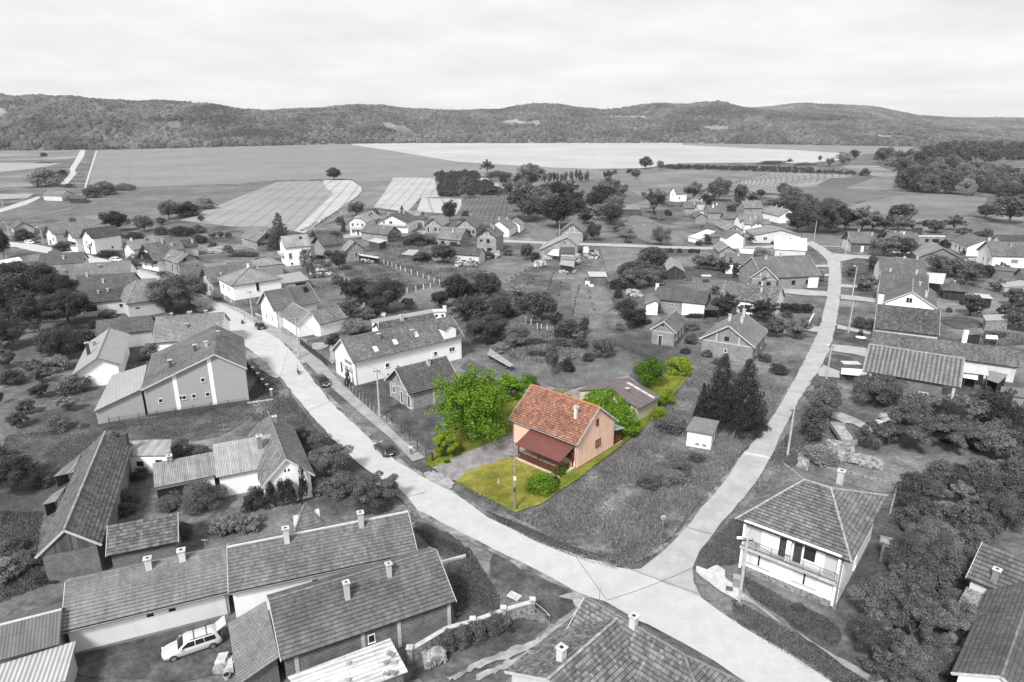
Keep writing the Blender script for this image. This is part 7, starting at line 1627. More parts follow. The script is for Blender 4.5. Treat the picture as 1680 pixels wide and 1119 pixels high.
# ------------------------------------------------------------------ poles, wires
def height_for(P, py):
 lo, hi = 0.0,30.0
 for _ in range(40):
  z = (lo + hi) / 2; dd = P.y * CP + (CAM_H - z) * SP; y = 559.5 + FPX * ((CAM_H - z) * CP - P.y * SP) / dd
  if y > py: lo = z
  else: hi = z
 return lo
POLES = {}
def pole(key_, label, z, base, top, kind='concrete', lean=True):
 P = at(z, *base); P.z = 0; fx, fy = full(z, *top); h = max(2.5, min(11, height_for(P, fy)))
 r = empty({'wood': 'power_pole','lamp': 'street_lamp','thin': 'lamp_post'}.get(kind, 'power_pole'), P, 0, label, 'street lamp' if kind in ('lamp','thin') else 'power pole','poles of the village lines')
 m = MB(); r0, r1 = (.17,.11) if kind != 'thin' else (.06,.04)
 m.tube((0,0,-.3),(0,0, h), r0, r1,8); m.build('shaft', {'wood': plain('weathered_pole',(.24,.22,.21) if key_ == 'garden' else .22,.9, var=.3), 'thin': GREYP}.get(kind, plain('pole_concrete',.42,.9, var=.15)), r)
 if kind != 'thin':
  m = MB(); m.bar((-.55,0, h - .35),(.55,0, h - .35), .09,.09); m.build('crossarm', DWOOD, r)
  for x in (-.48,0,.48):
   m = MB(); m.tube((x, 0, h - .3),(x, 0, h - .08), .045,.03,6); m.build('insulator', PLD, r)
 if kind in ('lamp','thin'):
  m = MB(); m.tube((0,0, h - .2),(-.7,-.3, h + .15), .03, n=5); a_ = m.build('lamp_arm', GREYP, r)
  m = MB(); m.box(-1.1,-.6,-.42,-.2, h + .08, h + .22); m.build('lamp_head', WHITE, a_)
 if key_ == 'garden':
  m = MB(); m.box(-.14,.14,-.26,-.14, h * .55, h * .55 + .45); m.build('meter_box', WHITE, r); m = MB(); m.box(-.16,.12,-.3,-.12, h * .35, h * .35 + .55); m.build('fuse_box', plain('dark_box',.06,.6), r)
 POLES[key_] = Vector((P.x, P.y, h - .1)); return r
for a in (('j1','concrete pole in front of the balcony house','L',(45,585),(100,215), 'lamp'),('garden','weathered wooden pole in the coloured front garden','I',(178,1108),(165,735), 'wood'),
          ('m1','concrete pole beside the pavement fence, near the garden brick house','H',(893,500),(866,183)),('m2','concrete pole at the street corner of the cottage with two roofs','B',(365,1070),(342,805)),
          ('m3','concrete pole left of the parked black hatchback','B',(62,835),(38,628)),('m4','pole at the corner of the ribbed roof house on the main road','A',(1395,695),(1372,540), 'lamp'),
          ('m5','pole in front of the brick gable house on the upper street','b',(865,690),(833,390), 'lamp'),('s1','leaning pale pole beside the side road above the balcony house','J',(322,655),(362,382)),
          ('s2','pole on the verge by the covered wood stack','J',(546,215),(576,22), 'lamp'),('s3','tall pole beside the side road, middle one','D',(670,793),(702,600)),('s4','tall pole beside the side road in front of the ball shaped tree','D',(694,580),(710,408), 'lamp'),
          ('s5','pole at the lane junction near the dark fronted house','D',(655,340),(663,225)),('s6','pole on the grass beyond the lane bend','h',(1452,670),(1488,395)),('h1','pole among the hamlet roofs','g',(1098,340),(1100,182), 'thin'),
          ('h2','pole beside the white gabled hamlet house','h',(372,815),(398,570), 'lamp'),('l1','thin lamp post in the meadow above the lane','f',(1506,415),(1518,155), 'thin'),('l2','pole left of the lane houses','f',(380,290),(382,150)),
          ('u1','pole at the corner of the far left brick house','a',(125,300),(85,115), 'lamp'),('u2','pole in front of the long roofed house on the upper street','a',(572,410),(525,190), 'lamp'),('u3','pole in front of the dark tree at the left edge','a',(88,585),(40,350), 'lamp'),
          ('c1','pole at the yard of the tall white house','c',(215,575),(205,345), 'thin'),('c2','slim white pole left of the pale villa','d',(140,320),(130,200), 'thin'),
          ('f1','lonely pole in the great young crop field, middle','M',(1080,447),(1078,395)),('f2','lonely pole in the great young crop field, right of middle','M',(1290,403),(1288,360)),('f3','lonely pole in the great young crop field, far left','M',(642,325),(640,290)),
          ('f4','lonely pole in the great young crop field beside a dark base','M',(1445,372),(1444,335)),('f5','lonely pole in the great young crop field, far right','M',(1563,346),(1561,315)),('f6','thin pole beside the far left track','M',(18,580),(3,535)),
          ('n1','thin pole at the farmhouse track','M',(118,555),(95,497))):
 pole(*a)
def wire(label, A, B, sag=.5, r=.018):
 m = MB(); n = 12; P = [A.lerp(B, i / n) - Vector((0,0,4 * sag * (i / n) * (1 - i / n))) for i in range(n + 1)]
 for a_, b_ in zip(P, P[1:]): m.tube(a_, b_, r, n=4, cap=False)
 return tag(m.build('overhead_wire', plain('wire',.03,.6)), label, 'wire','overhead wires')
W_ = POLES
wire('overhead wire from the garden pole across the road to the corner house', W_['garden'], at('K',780,575,6.0), .7)
wire('overhead wire from the balcony house pole over the junction', W_['j1'], at('K',780,580,6.0), .6)
wire('overhead wire between the balcony house pole and the leaning pale pole', W_['j1'], W_['s1'], .8)
wire('overhead wire from the leaning pale pole to the wood stack pole', W_['s1'], W_['s2'], .8)
wire('overhead wire from the wood stack pole to the middle pole', W_['s2'], W_['s3'], .6)
wire('overhead wire between the two tall poles of the side road', W_['s3'], W_['s4'], .6)
wire('overhead wire along the pavement, lower span', W_['m1'], W_['m2'], .7); wire('overhead wire along the pavement, upper span', W_['m2'], W_['m3'], .6)
wire('overhead wire from the pavement pole across the main road to the old cottage', W_['m2'], at('H',165,460,6.0), .8)
wire('overhead wire from the pavement pole to the garden pole', W_['m1'], W_['garden'], .8)
wire('overhead wire from the garden pole to the terracotta roof', W_['garden'], at('I',135,470,4.2), .4)
wire('overhead wire from the balcony house pole to its side wall', W_['j1'], at('L',640,520,3.2), .3)
wire('overhead wire from pole to pole beside the ribbed roof house', W_['m3'], W_['m4'], .6)
# ------------------------------------------------------------------ fences and walls
LINK = None
def link_mat():
 global LINK
 if LINK is None:
  T_ = NT('chain_link'); T_.b.inputs['Base Color'].default_value = (.05,.05,.05,1); tr = T_.n('ShaderNodeBsdfTransparent'); mx = T_.n('ShaderNodeMixShader', {0: .22})
  T_.l(tr.outputs[0], mx.inputs[1]); T_.l(T_.b.outputs[0], mx.inputs[2]); T_.l(mx.outputs[0], T_.out.inputs[0]); LINK = T_.m
 return LINK
def fence(label, z, xy, h=1.1, style='mesh', step=2.5, pm=None, name='fence', pw=.07, cat='fence', fillm=None):
 P = pts(z, *xy);
 for p in P: p.z = 0
 c = sum(P, Vector()) / len(P); r = empty(name, c, 0, label, cat); P = [p - c for p in P]
 Q = [P[0]]
 for a_, b_ in zip(P, P[1:]):
  n = max(1, round((b_ - a_).length / step)); Q += [a_.lerp(b_, i / n) for i in range(1, n + 1)]
 Q = Q[:99]
 pm = pm or plain('dark_post',.05,.8)
 for q in Q:
  m = MB(); m.box(q.x - pw / 2, q.x + pw / 2, q.y - pw / 2, q.y + pw / 2,-.2, h * 1.06); m.build('post', pm, r)
 if style == 'posts': return r
 m = MB()
 for a_, b_ in zip(Q, Q[1:]):
  d = (b_ - a_).length
  if style == 'mesh':
   m.face([a_ + Vector((0,0,.05)), b_ + Vector((0,0,.05)), b_ + Vector((0,0, h)), a_ + Vector((0,0, h))])
  elif style == 'picket':
   k = max(2, int(d / .14))
   for i in range(k):
    q = a_.lerp(b_, (i + .5) / k); m.box(q.x - .03, q.x + .03, q.y - .03, q.y + .03,.05, h)
   for zz in (.2, h - .15): m.bar(a_ + Vector((0,0, zz)), b_ + Vector((0,0, zz)), .04,.06)
  elif style == 'wall':
   n_ = Vector((-(b_ - a_).y, (b_ - a_).x, 0)).normalized() * .11; m.prism([a_ + n_ - Vector((0,0,.2)), b_ + n_ - Vector((0,0,.2)), b_ - n_ - Vector((0,0,.2)), a_ - n_ - Vector((0,0,.2))], [q + Vector((0,0, h)) for q in (a_ + n_, b_ + n_, b_ - n_, a_ - n_)])
 m.build({'mesh': 'wire_mesh','picket': 'pickets','wall': 'wall_panel'}[style], fillm or (link_mat() if style == 'mesh' else pm), r)
 if style == 'wall' and h > .9:
  m = MB()
  for a_, b_ in zip(Q, Q[1:]): m.bar(a_ + Vector((0,0, h + .04)), b_ + Vector((0,0, h + .04)), .34,.08)
  m.build('coping', LCONC, r)
 return r
fence('wire mesh fence with dark posts along the big grey rendered house','n',(0,540,120,528,345,490,550,458,760,425,965,393,1165,368,1365,338,1560,310), 1.2,'mesh',4)
fence('dark slatted fence between pavement and the cottage yard','B',(372,985,440,1040,545,1120), 1.4,'picket')
fence('light mesh fence above the pavement, by the garden brick house','H',(678,300,760,380,880,490), 1.1,'mesh',1.6, plain('light_post',.4,.8))
fence('dark posts of an unfinished fence along the pavement end','H',(940,530,1035,605,1088,655,1140,705,1197,755,1240,785), 1.25,'posts',9, None, pw=.12)
fence('low stone fence in front of the two roofed cottage','B',(250,900,370,965,420,972,540,945,640,915), .9,'wall',4, STONE, fillm=STONE)
fence('dark fence at the parked black hatchback','p',(300,240,370,280), 1.2,'wall',2, GREYP, fillm=GREYP)
fence('wire fence behind the road verge at the bottom garden','G',(1105,60,1175,150,1380,262,1440,292), 1.2,'mesh',3)
fence('white kerb wall closing the bottom garden','G',(1300,338,1455,296), .3,'wall',8, LCONC, fillm=LCONC)
fence('dark railing with white capped pillars beside the grey house','H',(22,170,62,215,95,255,125,295,155,330,185,362), 1.1,'picket',2)
for i, (x, y) in enumerate(((62,215),(95,255),(125,295),(155,330),(185,362))):
 q = at('H', x, y); m = MB(); m.box(-.18,.18,-.18,.18,0,1.3); o = m.build('fence_pillar', GREYP, loc=(q.x, q.y, 0)); m = MB(); m.box(-.24,.24,-.24,.24,1.3,1.38); m.build('cap', WHITE, o); tag(o, 'white capped pillar of the dark railing beside the grey house','pillar','pillars of the grey house railing')
fence('white kerb at the end of the dark railing beside the grey house','H',(25,408,190,385), .2,'wall',8, LCONC, fillm=LCONC)
fence('row of white concrete posts between the upper gardens','B',(920,450,1000,480,1060,505,1140,530,1215,560,1285,585), 1.3,'mesh',3.4, WHITE, pw=.14)
fence('row of white posts at the lower garden corner','B',(1072,640,1130,628,1180,618,1225,610,1285,590), 1.3,'mesh',5, WHITE, pw=.14)
fence('short row of white posts above the vegetable plot','C',(250,835,285,852,325,880,353,888,390,893,433,915), 1.4,'posts',20, WHITE, pw=.1)
fence('wire fence at the meadow edge above the ball shaped tree','C',(835,985,885,1005,945,1030,1005,1060,1070,1085), 1.0,'mesh',12)
fence('wire fence left of the small tree yard','j',(50,385,110,388,205,390,290,392), 1.2,'mesh',6)
fence('wire fence between lane garden and meadow','f',(905,470,940,600,985,740,1010,830), 1.0,'mesh',9)
fence('green mesh fence at the tip of the coloured garden','I',(1325,215,1250,300,1130,420,1020,590), 1.0,'mesh',4, plain('green_post',(.08,.12,.08), .8))
fence('low wooden fence beside the taller spruce','J',(0,580,20,540,30,520), 1.0,'picket',2, plain('old_wood',.2,.9))
fence('low stone edging in front of the rubble yard','s',(430,690,640,730,900,800,1130,855,1420,925), .35,'wall',6, LCONC, fillm=STONE)
fence('crumbling edging down the side of the rubble yard','s',(1440,960,1425,1050,1400,1140,1360,1300), .45,'wall',6, LCONC, fillm=STONE)
fence('field fence by the overgrown plot and spruces','J',(-330,500,-200,560), .9,'picket',2, plain('old_wood',.2,.9))
fence('metal frame fence in the pale posts yard','B',(470,640,545,612,560,600), 1.3,'mesh',3, METAL)
fence('dark garden fence left of the box hedge lawn','j',(1170,905,1225,805), .25,'wall',9, WHITE, fillm=WHITE)
# garden wall at the bottom
W0 = [at('t', *q) for q in ((150,870),(200,880),(560,660),(815,590),(1115,480),(1400,395))]
for q in W0: q.z = 0
c = W0[2]; r = empty('garden_wall', c, 0,'rubble garden wall with white pillar caps beside the block built house','wall'); hh = 1.25
m = MB(); m2 = MB()
for a_, b_ in zip(W0[1:], W0[2:]):
 a1, b1 = a_ - c, b_ - c; n_ = Vector((-(b1 - a1).y, (b1 - a1).x, 0)).normalized() * .14
 m.prism([a1 + n_, b1 + n_, b1 - n_, a1 - n_], [q + Vector((0,0, hh)) for q in (a1 + n_, b1 + n_, b1 - n_, a1 - n_)]); m2.bar(a1 + Vector((0,0, hh + .05)), b1 + Vector((0,0, hh + .05)), .42,.1)
m.build('stone_wall', plain('rubble_wall',.26,.95, sc=4, var=.6), r); m2.build('coping', LCONC, r)
for q in (W0[1], W0[3], W0[4], W0[5]):
 q = q - c; m = MB(); m.box(q.x - .22, q.x + .22, q.y - .22, q.y + .22,-.1,1.55); p_ = m.build('pillar', STONE, r); m = MB(); m.box(q.x - .28, q.x + .28, q.y - .28, q.y + .28,1.55,1.63); m.build('pillar_cap', LCONC, p_)
G0 = at('t',1420,400); G1 = at('t',1570,500); r = empty('garden_gate', G0, math.atan2(G1.y - G0.y, G1.x - G0.x), 'curved tube gate standing open at the end of the garden wall','gate'); Lg = (G1 - G0).length
m = MB(); n = 10
top = [Vector((Lg * i / n, 0,1.25 - .35 * (i / n) ** 2)) for i in range(n + 1)]
for a_, b_ in zip(top, top[1:]): m.tube(a_, b_, .035, n=6)
m.tube((0,0,.1),(Lg, 0,.1), .03, n=6); m.tube((Lg, 0,0),(Lg, 0,.9), .035, n=6); m.tube((0,0,.1),(Lg, 0,.9), .025, n=5); m.tube((0,0,.7),(Lg, 0,.1), .025, n=5); m.tube((0,0,0),(0,0,1.3), .035, n=6)
m.build('tube_frame', METAL, r); m = MB(); m.face([(0,0,.1),(Lg, 0,.1),(Lg, 0,.9),(0,0,1.25)]); m.build('wire_mesh', link_mat(), r)
# ------------------------------------------------------------------ vehicles
def loft(rows):
 m = MB()
 for a_, b_ in zip(rows, rows[1:]):
  for i in range(len(a_) - 1): m.face([a_[i], b_[i], b_[i + 1], a_[i + 1]])
 m.face(rows[0][::-1]); m.face(rows[-1]); return m
PAINTS = {}
def paint(name, c):
 if name not in PAINTS:
  T_ = NT(name); T_.b.inputs['Base Color'].default_value = (*G(c), 1); T_.b.inputs['Roughness'].default_value = .28; T_.b.inputs['Metallic'].default_value = .25; T_.b.inputs['Coat Weight'].default_value = .8; T_.b.inputs['Coat Roughness'].default_value = .06
  PAINTS[name] = T_.m
 return PAINTS[name]
TYRE = plain('tyre_rubber',.02,.9); RIM = plain('alloy',.5,.35, metal=.8); PLATE = plain('number_plate',.8,.5, var=0)
def car(label, z, rear, front, c, Ln=4.4, Wd=1.78, Ht=1.48, kind='hatch', near=True, name='parked_car', cat='car', tail=False, ctr=False):
 """rear, front: ground points of the two wheels on the side nearest the viewer"""
 R_, F_ = at(z, *rear), at(z, *front); R_.z = F_.z = 0; d = (F_ - R_).normalized(); mid = (R_ + F_) / 2; n = Vector((-d.y, d.x, 0))
 if n.y < 0: n = -n
 C0 = mid + n * (Wd / 2 - .05) if not ctr else mid
 r = empty(name, C0, math.atan2(d.y, d.x), label, cat); w = Wd / 2; P = paint('paint_%s' % c, c); h = Ln / 2
 if kind == 'van':
  prof = [(-h, .45,1.0,2.0),(-h + .1,.35,1.05,2.1),(h - 1.5,.35,1.05,2.1),(h - .9,.35,1.05,1.75),(h - .35,.35,.95,1.12),(h, .4,.75,.85)]
  rows = [[Vector((x, s * w * ww, zz)) for s, ww, zz in ((-1,.96, zb),(-1,1, zb + .2),(-1,1, zm),(-1,.9 if zt > 1.3 else .95, zt - .06),(-1,.7, zt),(1,.7, zt),(1,.9 if zt > 1.3 else .95, zt - .06),(1,1, zm),(1,1, zb + .2),(1,.96, zb))] for x, zb, zm, zt in prof]
  b = loft(rows).build('body', P, r, smooth=False)
  m = MB(); m.face([(h - 1.42,-w * .8,2.0),(h - 1.42, w * .8,2.0),(h - .85, w * .88,1.5),(h - .85,-w * .88,1.5)]); m.face([(h-1.45+.06,-w*.8,2.03),(h-1.39,w*.8,2.03),(h-.82,w*.88,1.5),(h-.82,-w*.88,1.5)]); m.build('windshield', glass(), r)
 else:
  bel = .92 if Ht < 1.55 else 1.0; tz = Ht
  body = [(-h, .42,.62,.72,.80),(-h + .08,.3,.62, bel - .04,.92),(-h + .5,.26,.62, bel, .98),(-.2,.24,.6, bel, 1.0),(h * .42,.24,.6, bel - .01,1.0),(h - .75,.26,.58, bel - .12,.98),(h - .22,.28,.52, bel - .24,.93),(h, .36,.5, bel - .36,.78)]
  rows = [[Vector((x, s * w * q * ww, zz)) for s, q, zz in ((-1,.9, zb),(-1,1, zb + .14),(-1,1, zm),(-1,.97, zt - .05),(-1,.86, zt),(1,.86, zt),(1,.97, zt - .05),(1,1, zm),(1,1, zb + .14),(1,.9, zb))] for x, zb, zm, zt, ww in body]
  b = loft(rows).build('body', P, r, weld=True)
  mod = b.modifiers.new('edge','SUBSURF'); mod.levels = mod.render_levels = 1
  rear_top = -h + (.35 if kind == 'wagon' else .55); rear_bot = -h + .12; f_top = h * .12; f_bot = h * .48
  def sec(x, z_, ww): return (x, z_, ww)
  cab = [[(rear_bot, bel - .05),(rear_top, tz - .06),(rear_top + .5, tz),(f_top, tz),(f_top + .15, tz - .05),(f_bot, bel - .03)]][0]
  def yw(z_): return w * (.93 - .20 * max(0,(z_ - bel)) / max(.01, tz - bel))
  rows = [[Vector((x, -yw(bel), bel - .06)), Vector((x, -yw(z_), z_)), Vector((x, -yw(z_) * .86, z_ + (.03 if z_ > bel + .2 else 0))), Vector((x, yw(z_) * .86, z_ + (.03 if z_ > bel + .2 else 0))), Vector((x, yw(z_), z_)), Vector((x, yw(bel), bel - .06))] for x, z_ in cab]
  m = MB()
  for a_, b_ in zip(rows, rows[1:]):
   for i in range(5): m.face([a_[i], b_[i], b_[i + 1], a_[i + 1]])
  m.build('cabin', P, b, weld=True)
  def pane(nm, q):
   m = MB(); cen = Vector((0,0,.7)); Q = [Vector(p_) for p_ in q]; nn = (Q[1] - Q[0]).cross(Q[2] - Q[1]).normalized()
   if nn.dot(sum(Q, Vector()) / len(Q) - cen) < 0: nn = -nn
   m.face([p_ + nn * .022 for p_ in Q]); m.build(nm, glass(.015,.05), r)
  for s in (-1,1):
   y0, y1 = s * yw(bel + .04), s * yw(tz - .1)
   segs = [(f_bot - .22, f_top + .05, f_top * .2 - .25, f_top * .2 - .25),(f_top * .2 - .33, f_top * .2 - .33,-.95,-.9)]
   segs.append((-1.0,-.96, rear_bot + .35, rear_top + .22))
   for xb0, xt0, xb1, xt1 in segs:
    if xb0 - xb1 > .12: pane('window', [(xb0, y0, bel + .04),(xt0, y1, tz - .1),(xt1, y1, tz - .1),(xb1, y0, bel + .04)])
  pane('windshield', [(f_bot - .04,-w * .8, bel + .01),(f_bot - .04, w * .8, bel + .01),(f_top + .16, w * .66, tz - .07),(f_top + .16,-w * .66, tz - .07)])
  if not tail: pane('rear_window', [(rear_bot + .07,-w * .76, bel + .08),(rear_bot + .07, w * .76, bel + .08),(rear_top - .03, w * .64, tz - .1),(rear_top - .03,-w * .64, tz - .1)])
  else:
   m = MB(); m.prism([(-h + .35,-w * .7, tz),(-h + .35, w * .7, tz),(-h + .35, w * .7, tz + .05),(-h + .35,-w * .7, tz + .05)], [(-h - .45,-w * .72, tz + .45),(-h - .45, w * .72, tz + .45),(-h - .45, w * .72, tz + .52),(-h - .45,-w * .72, tz + .52)]); m.build('tailgate', P, r)
   m = MB(); m.box(-h + .02,-h + .3,-w * .7, w * .7,.75, tz - .12); m.build('boot_opening', DARK, r)
   m = MB()
   for x in (-.2,-1.2): m.bar((x, -w * .8, tz + .08),(x, w * .8, tz + .08), .06,.04)
   for s in (-1,1): m.bar((.1, s * w * .72, tz + .05),(-1.6, s * w * .72, tz + .05), .04,.05)
   m.build('roof_rack', DWOOD, r)
  for s in (-1,1):
   m = MB(); m.box(h - .14, h - .02, s * w * .55 - .17, s * w * .55 + .17,.56,.68); m.build('headlight', plain('lamp_lens',.7,.2, var=0), r)
   m = MB(); m.box(-h + .01,-h + .12, s * w * .62 - .16, s * w * .62 + .16,.66,.84); m.build('tail_light', plain('rear_lamp',.12,.3, var=0), r)
   m = MB(); m.box(f_bot - .35, f_bot - .2, s * w * 1.02 - .09, s * w * 1.02 + .09, bel, bel + .13); m.build('mirror', P, r)
  m = MB(); m.box(h - .02, h + .02,-.26,.26,.42,.53); m.box(-h - .02,-h + .02,-.26,.26,.55,.66); m.build('number_plate', PLATE, r)
 wr = .32 if Ht < 1.6 else .36
 for x in (-h + .82, h - .84):
  for s in (-1,1):
   o = MB(); o.tube((x, s * (w - .2), wr),(x, s * (w + .015), wr), wr, n=18); t_ = o.build('wheel', TYRE, r)
   o = MB(); o.tube((x, s * (w + .0), wr),(x, s * (w + .03), wr), wr * .62, n=12); o.build('rim', RIM, t_)
 return r
car('silver estate car with open tailgate and roof rack beside the long house','r',(880,575),(310,765), .62,4.7,1.75,1.44,'wagon', tail=True)
car('dark hatchback with bright roof stopped on the main road near the walker','q',(400,712),(212,535), .03,4.35,1.8,1.5)
car('black hatchback facing the viewer beside the pavement, behind the conifer','w',(598,610),(745,742), .02,4.2,1.75,1.5)
car('black hatchback parked in front of the ribbed roof house','p',(328,398),(278,345), .018,4.1,1.75,1.48)
car('small dark car parked before the brick gable house on the upper street','b',(668,680),(612,655), .02,4.1,1.72,1.46)
car('white saloon parked on the upper street near the far left house','a',(330,400),(400,408), .8,4.2,1.72,1.45)
car('dark car beside the white saloon on the upper street','a',(410,385),(455,388), .03,4.2,1.72,1.45)
car('white car on the street behind the longest grey roof','a',(1450,632),(1550,640), .8,4.2,1.72,1.45)
car('white delivery van parked on the lane beside the pale roofed house','f',(726,560),(728,480), .82,5.0,1.95,2.1,'van', name='parked_van', cat='van', ctr=True)
car('dark car parked beside the white delivery van','f',(808,500),(806,548), .05,4.2,1.72,1.46, ctr=True)
# trailer in the rubble yard
A_, B_, C_2, D_ = (at('s',640,375,.5), at('s',845,390,.5), at('s',850,195,.5), at('s',640,165,.5)); A_, B_ = Vector((A_.x, A_.y, 0)), Vector((B_.x, B_.y, 0)); D_ = Vector((D_.x, D_.y, 0))
wv, lv = (B_ - A_).length, (D_ - A_).length; r = empty('farm_trailer',(A_ + B_) / 2 + (D_ - A_) / 2, math.atan2((B_ - A_).y, (B_ - A_).x), 'open farm trailer with pale bed in the rubble yard','trailer'); TB = plain('trailer_grey',.25,.8)
m = MB(); m.box(-wv / 2, wv / 2,-lv / 2, lv / 2,.62,.7); m.build('bed', plain('trailer_bed',.34,.9, var=.3), r)
for x0, x1, y0, y1 in ((-wv/2, wv/2,-lv/2 - .04,-lv/2 + .02),(-wv/2, wv/2, lv/2 - .02, lv/2 + .04),(-wv/2 - .04,-wv/2,-lv/2, lv/2),(wv/2, wv/2 + .04,-lv/2, lv/2)):
 m = MB(); m.box(x0, x1, y0, y1,.6,1.25); m.build('side_board', TB, r)
for x in (-wv/2 + .1, wv/2 - .1):
 for y in (-lv * .28, lv * .3): m = MB(); m.tube((x - .1, y, .36),(x + .1, y, .36), .36, n=14); m.build('wheel', TYRE, r)
m = MB(); m.bar((0, lv / 2,.55),(0, lv / 2 + 1.4,.4), .1,.1); m.build('drawbar', RUSTY, r)
# ------------------------------------------------------------------ people
def skinned(name, J, E, mat, parent, sub=2):
 me = bpy.data.meshes.new(name); me.from_pydata([j[0] for j in J], E, []); o = bpy.data.objects.new(name, me); COL.objects.link(o); o.parent = parent
 md = o.modifiers.new('skin','SKIN');
 sv = me.skin_vertices[0].data if me.skin_vertices else None
 if sv is None:
  me.attributes  # make sure
 bpy.context.view_layer.objects.active = o
 if not me.skin_vertices: bpy.ops.mesh.customdata_skin_add()
 sv = me.skin_vertices[0].data
 for i, j in enumerate(J): sv[i].radius = j[1] if isinstance(j[1], tuple) else (j[1], j[1]); sv[i].use_root = (i == 0)
 s2 = o.modifiers.new('smooth','SUBSURF'); s2.levels = s2.render_levels = sub; me.materials.append(mat); return o
SKIN = plain('skin',.45,.6, var=.05)
def person(label, x, y, rz, shirt, trousers, pose='walk', z0=0.0, hat=None):
 r = empty('person',(x, y, z0), rz, label, 'person')          # faces local -Y
 if pose == 'walk':
  Lh, Rh = (.09,0,.92),(-.09,0,.92); Lk, Rk = (.10,-.10,.50),(-.10,.02,.50); La, Ra = (.10,-.08,.08),(-.11,.16,.10); Ls, Rs = (.19,0,1.42),(-.19,0,1.42)
  Le, Re = (.27,-.06,1.18),(-.27,-.06,1.18); Lw, Rw = (.12,-.26,1.36),(-.12,-.26,1.36)
 else:
  Lh, Rh = (.09,0,.80),(-.09,0,.80); Lk, Rk = (.14,-.36,.72),(-.14,-.36,.72); La, Ra = (.13,-.30,.30),(-.13,-.30,.30); Ls, Rs = (.19,-.06,1.28),(-.19,-.06,1.28)
  Le, Re = (.28,-.26,1.08),(-.28,-.26,1.08); Lw, Rw = (.26,-.48,1.02),(-.26,-.48,1.02)
 hd = Ls[2] + .20; py = Ls[1]
 foot = lambda a_: (a_[0], a_[1] - .16, a_[2] - .05)
 J = [((0,0, Lh[2]),(.13,.10)),((0, py * .5,(Lh[2] + Ls[2]) / 2),(.12,.09)),((0, py, Ls[2] - .05),(.15,.10)),((0, py, Ls[2] + .07), .05),((0, py - .01, hd),(.075,.09)),((0, py - .01, hd + .12),(.07,.085)),
         (Ls, .055),(Le, .042),(Lw, .03),(Rs, .055),(Re, .042),(Rw, .03),(Lh, .085),(Lk, .06),(La, .04),(foot(La), .035),(Rh, .085),(Rk, .06),(Ra, .04),(foot(Ra), .035)]
 E = [(0,1),(1,2),(2,3),(3,4),(4,5),(2,6),(6,7),(7,8),(2,9),(9,10),(10,11),(0,12),(12,13),(13,14),(14,15),(0,16),(16,17),(17,18),(18,19)]
 for hnd, s in ((8,1),(11,-1)):
  w_ = Vector(J[hnd][0])
  for k in range(5):
   a_ = w_ + Vector((s * (-.03 + .015 * k), -.05,.01 if k else -.01)); b_ = a_ + Vector((0,-.045 - .008 * (k in (2,3)), -.01)); J += [(tuple(a_), .010),(tuple(b_), .008)]; n_ = len(J); E += [(hnd, n_ - 2),(n_ - 2, n_ - 1)]
 skinned('body', J, E, SKIN, r, 1)
 up = 1.22
 sh = [(J[i][0], tuple(q * up for q in (J[i][1] if isinstance(J[i][1], tuple) else (J[i][1],) * 2))) for i in (0,1,2,6,7,9,10)]; skinned('shirt', sh, [(0,1),(1,2),(2,3),(3,4),(2,5),(5,6)], shirt, r, 1)
 tr = [(J[i][0], tuple(q * up for q in (J[i][1] if isinstance(J[i][1], tuple) else (J[i][1],) * 2))) for i in (0,12,13,14,16,17,18)]; skinned('trousers', tr, [(0,1),(1,2),(2,3),(0,4),(4,5),(5,6)], trousers, r, 1)
 m = MB(); m.blob((0, py + .02, hd + .09), .10,.115,.12,3,10,7,.03); m.build('hair' if hat is None else 'cap', hat or plain('dark_hair',.03,.8), r, smooth=True)
 m = MB(); m.blob((0, py - .10, hd + .03), .012,.02,.02,1,6,4,0); m.build('nose', SKIN, r)
 for a_ in (La, Ra):
  m = MB(); m.blob((a_[0], a_[1] - .07, a_[2] - .045), .05,.13,.045,2,8,5,.02); m.build('shoe', DWOOD, r, smooth=True)
 return r
q = at('q',1045,662); person('walker in white shirt and grey trousers on the pavement', q.x, q.y, rad(8), plain('white_shirt',.8,.8, var=.03), plain('grey_trousers',.12,.8))
q = at('w',150,385); th = rad(28)
person('rider in pale shirt on a small dark motorbike on the main road', q.x, q.y, th, plain('pale_shirt',.5,.8), plain('black_trousers',.03,.8), 'ride',0.05)
r = empty('motorbike',(q.x, q.y, .172), th, 'small dark motorbike ridden on the main road','motorbike')
for y in (-.62,.60):
 m = MB(); m.tube((-.05, y, .29),(.05, y, .29), .29, n=16); w_ = m.build('wheel', TYRE, r); m = MB(); m.tube((-.055, y, .29),(.055, y, .29), .17, n=10); m.build('rim', RIM, w_)
BLK = paint('black_paint',.02)
m = MB(); m.bar((0,.55,.55),(0,-.25,.5), .16,.22); m.bar((0,-.25,.5),(0,-.5,.85), .08,.12); m.build('frame', BLK, r)
m = MB(); m.bar((0,.6,.74),(0,.0,.72), .24,.1); m.build('seat', DARK, r)
m = MB(); m.tube((-.32,-.48,.98),(.32,-.48,.98), .02, n=6); m.tube((0,-.5,.9),(0,-.62,.3), .035, n=6); m.build('handlebar', GREYP, r)
m = MB(); m.blob((0,-.56,.84), .09,.07,.09,1,8,5,0); m.build('headlight', WHITE, r)
q = at('p',138,305); T('bush','p',138,318,38,66,'knee high dark shrub beside a stake at the edge of the main road', None, LM_D)
m = MB(); m.tube((0,0,0),(0,0,2.0), .05, n=6); o = m.build('stake', DWOOD, loc=(q.x + .5, q.y + .2,0)); tag(o, 'short dark stake at the edge of the main road verge','stake')
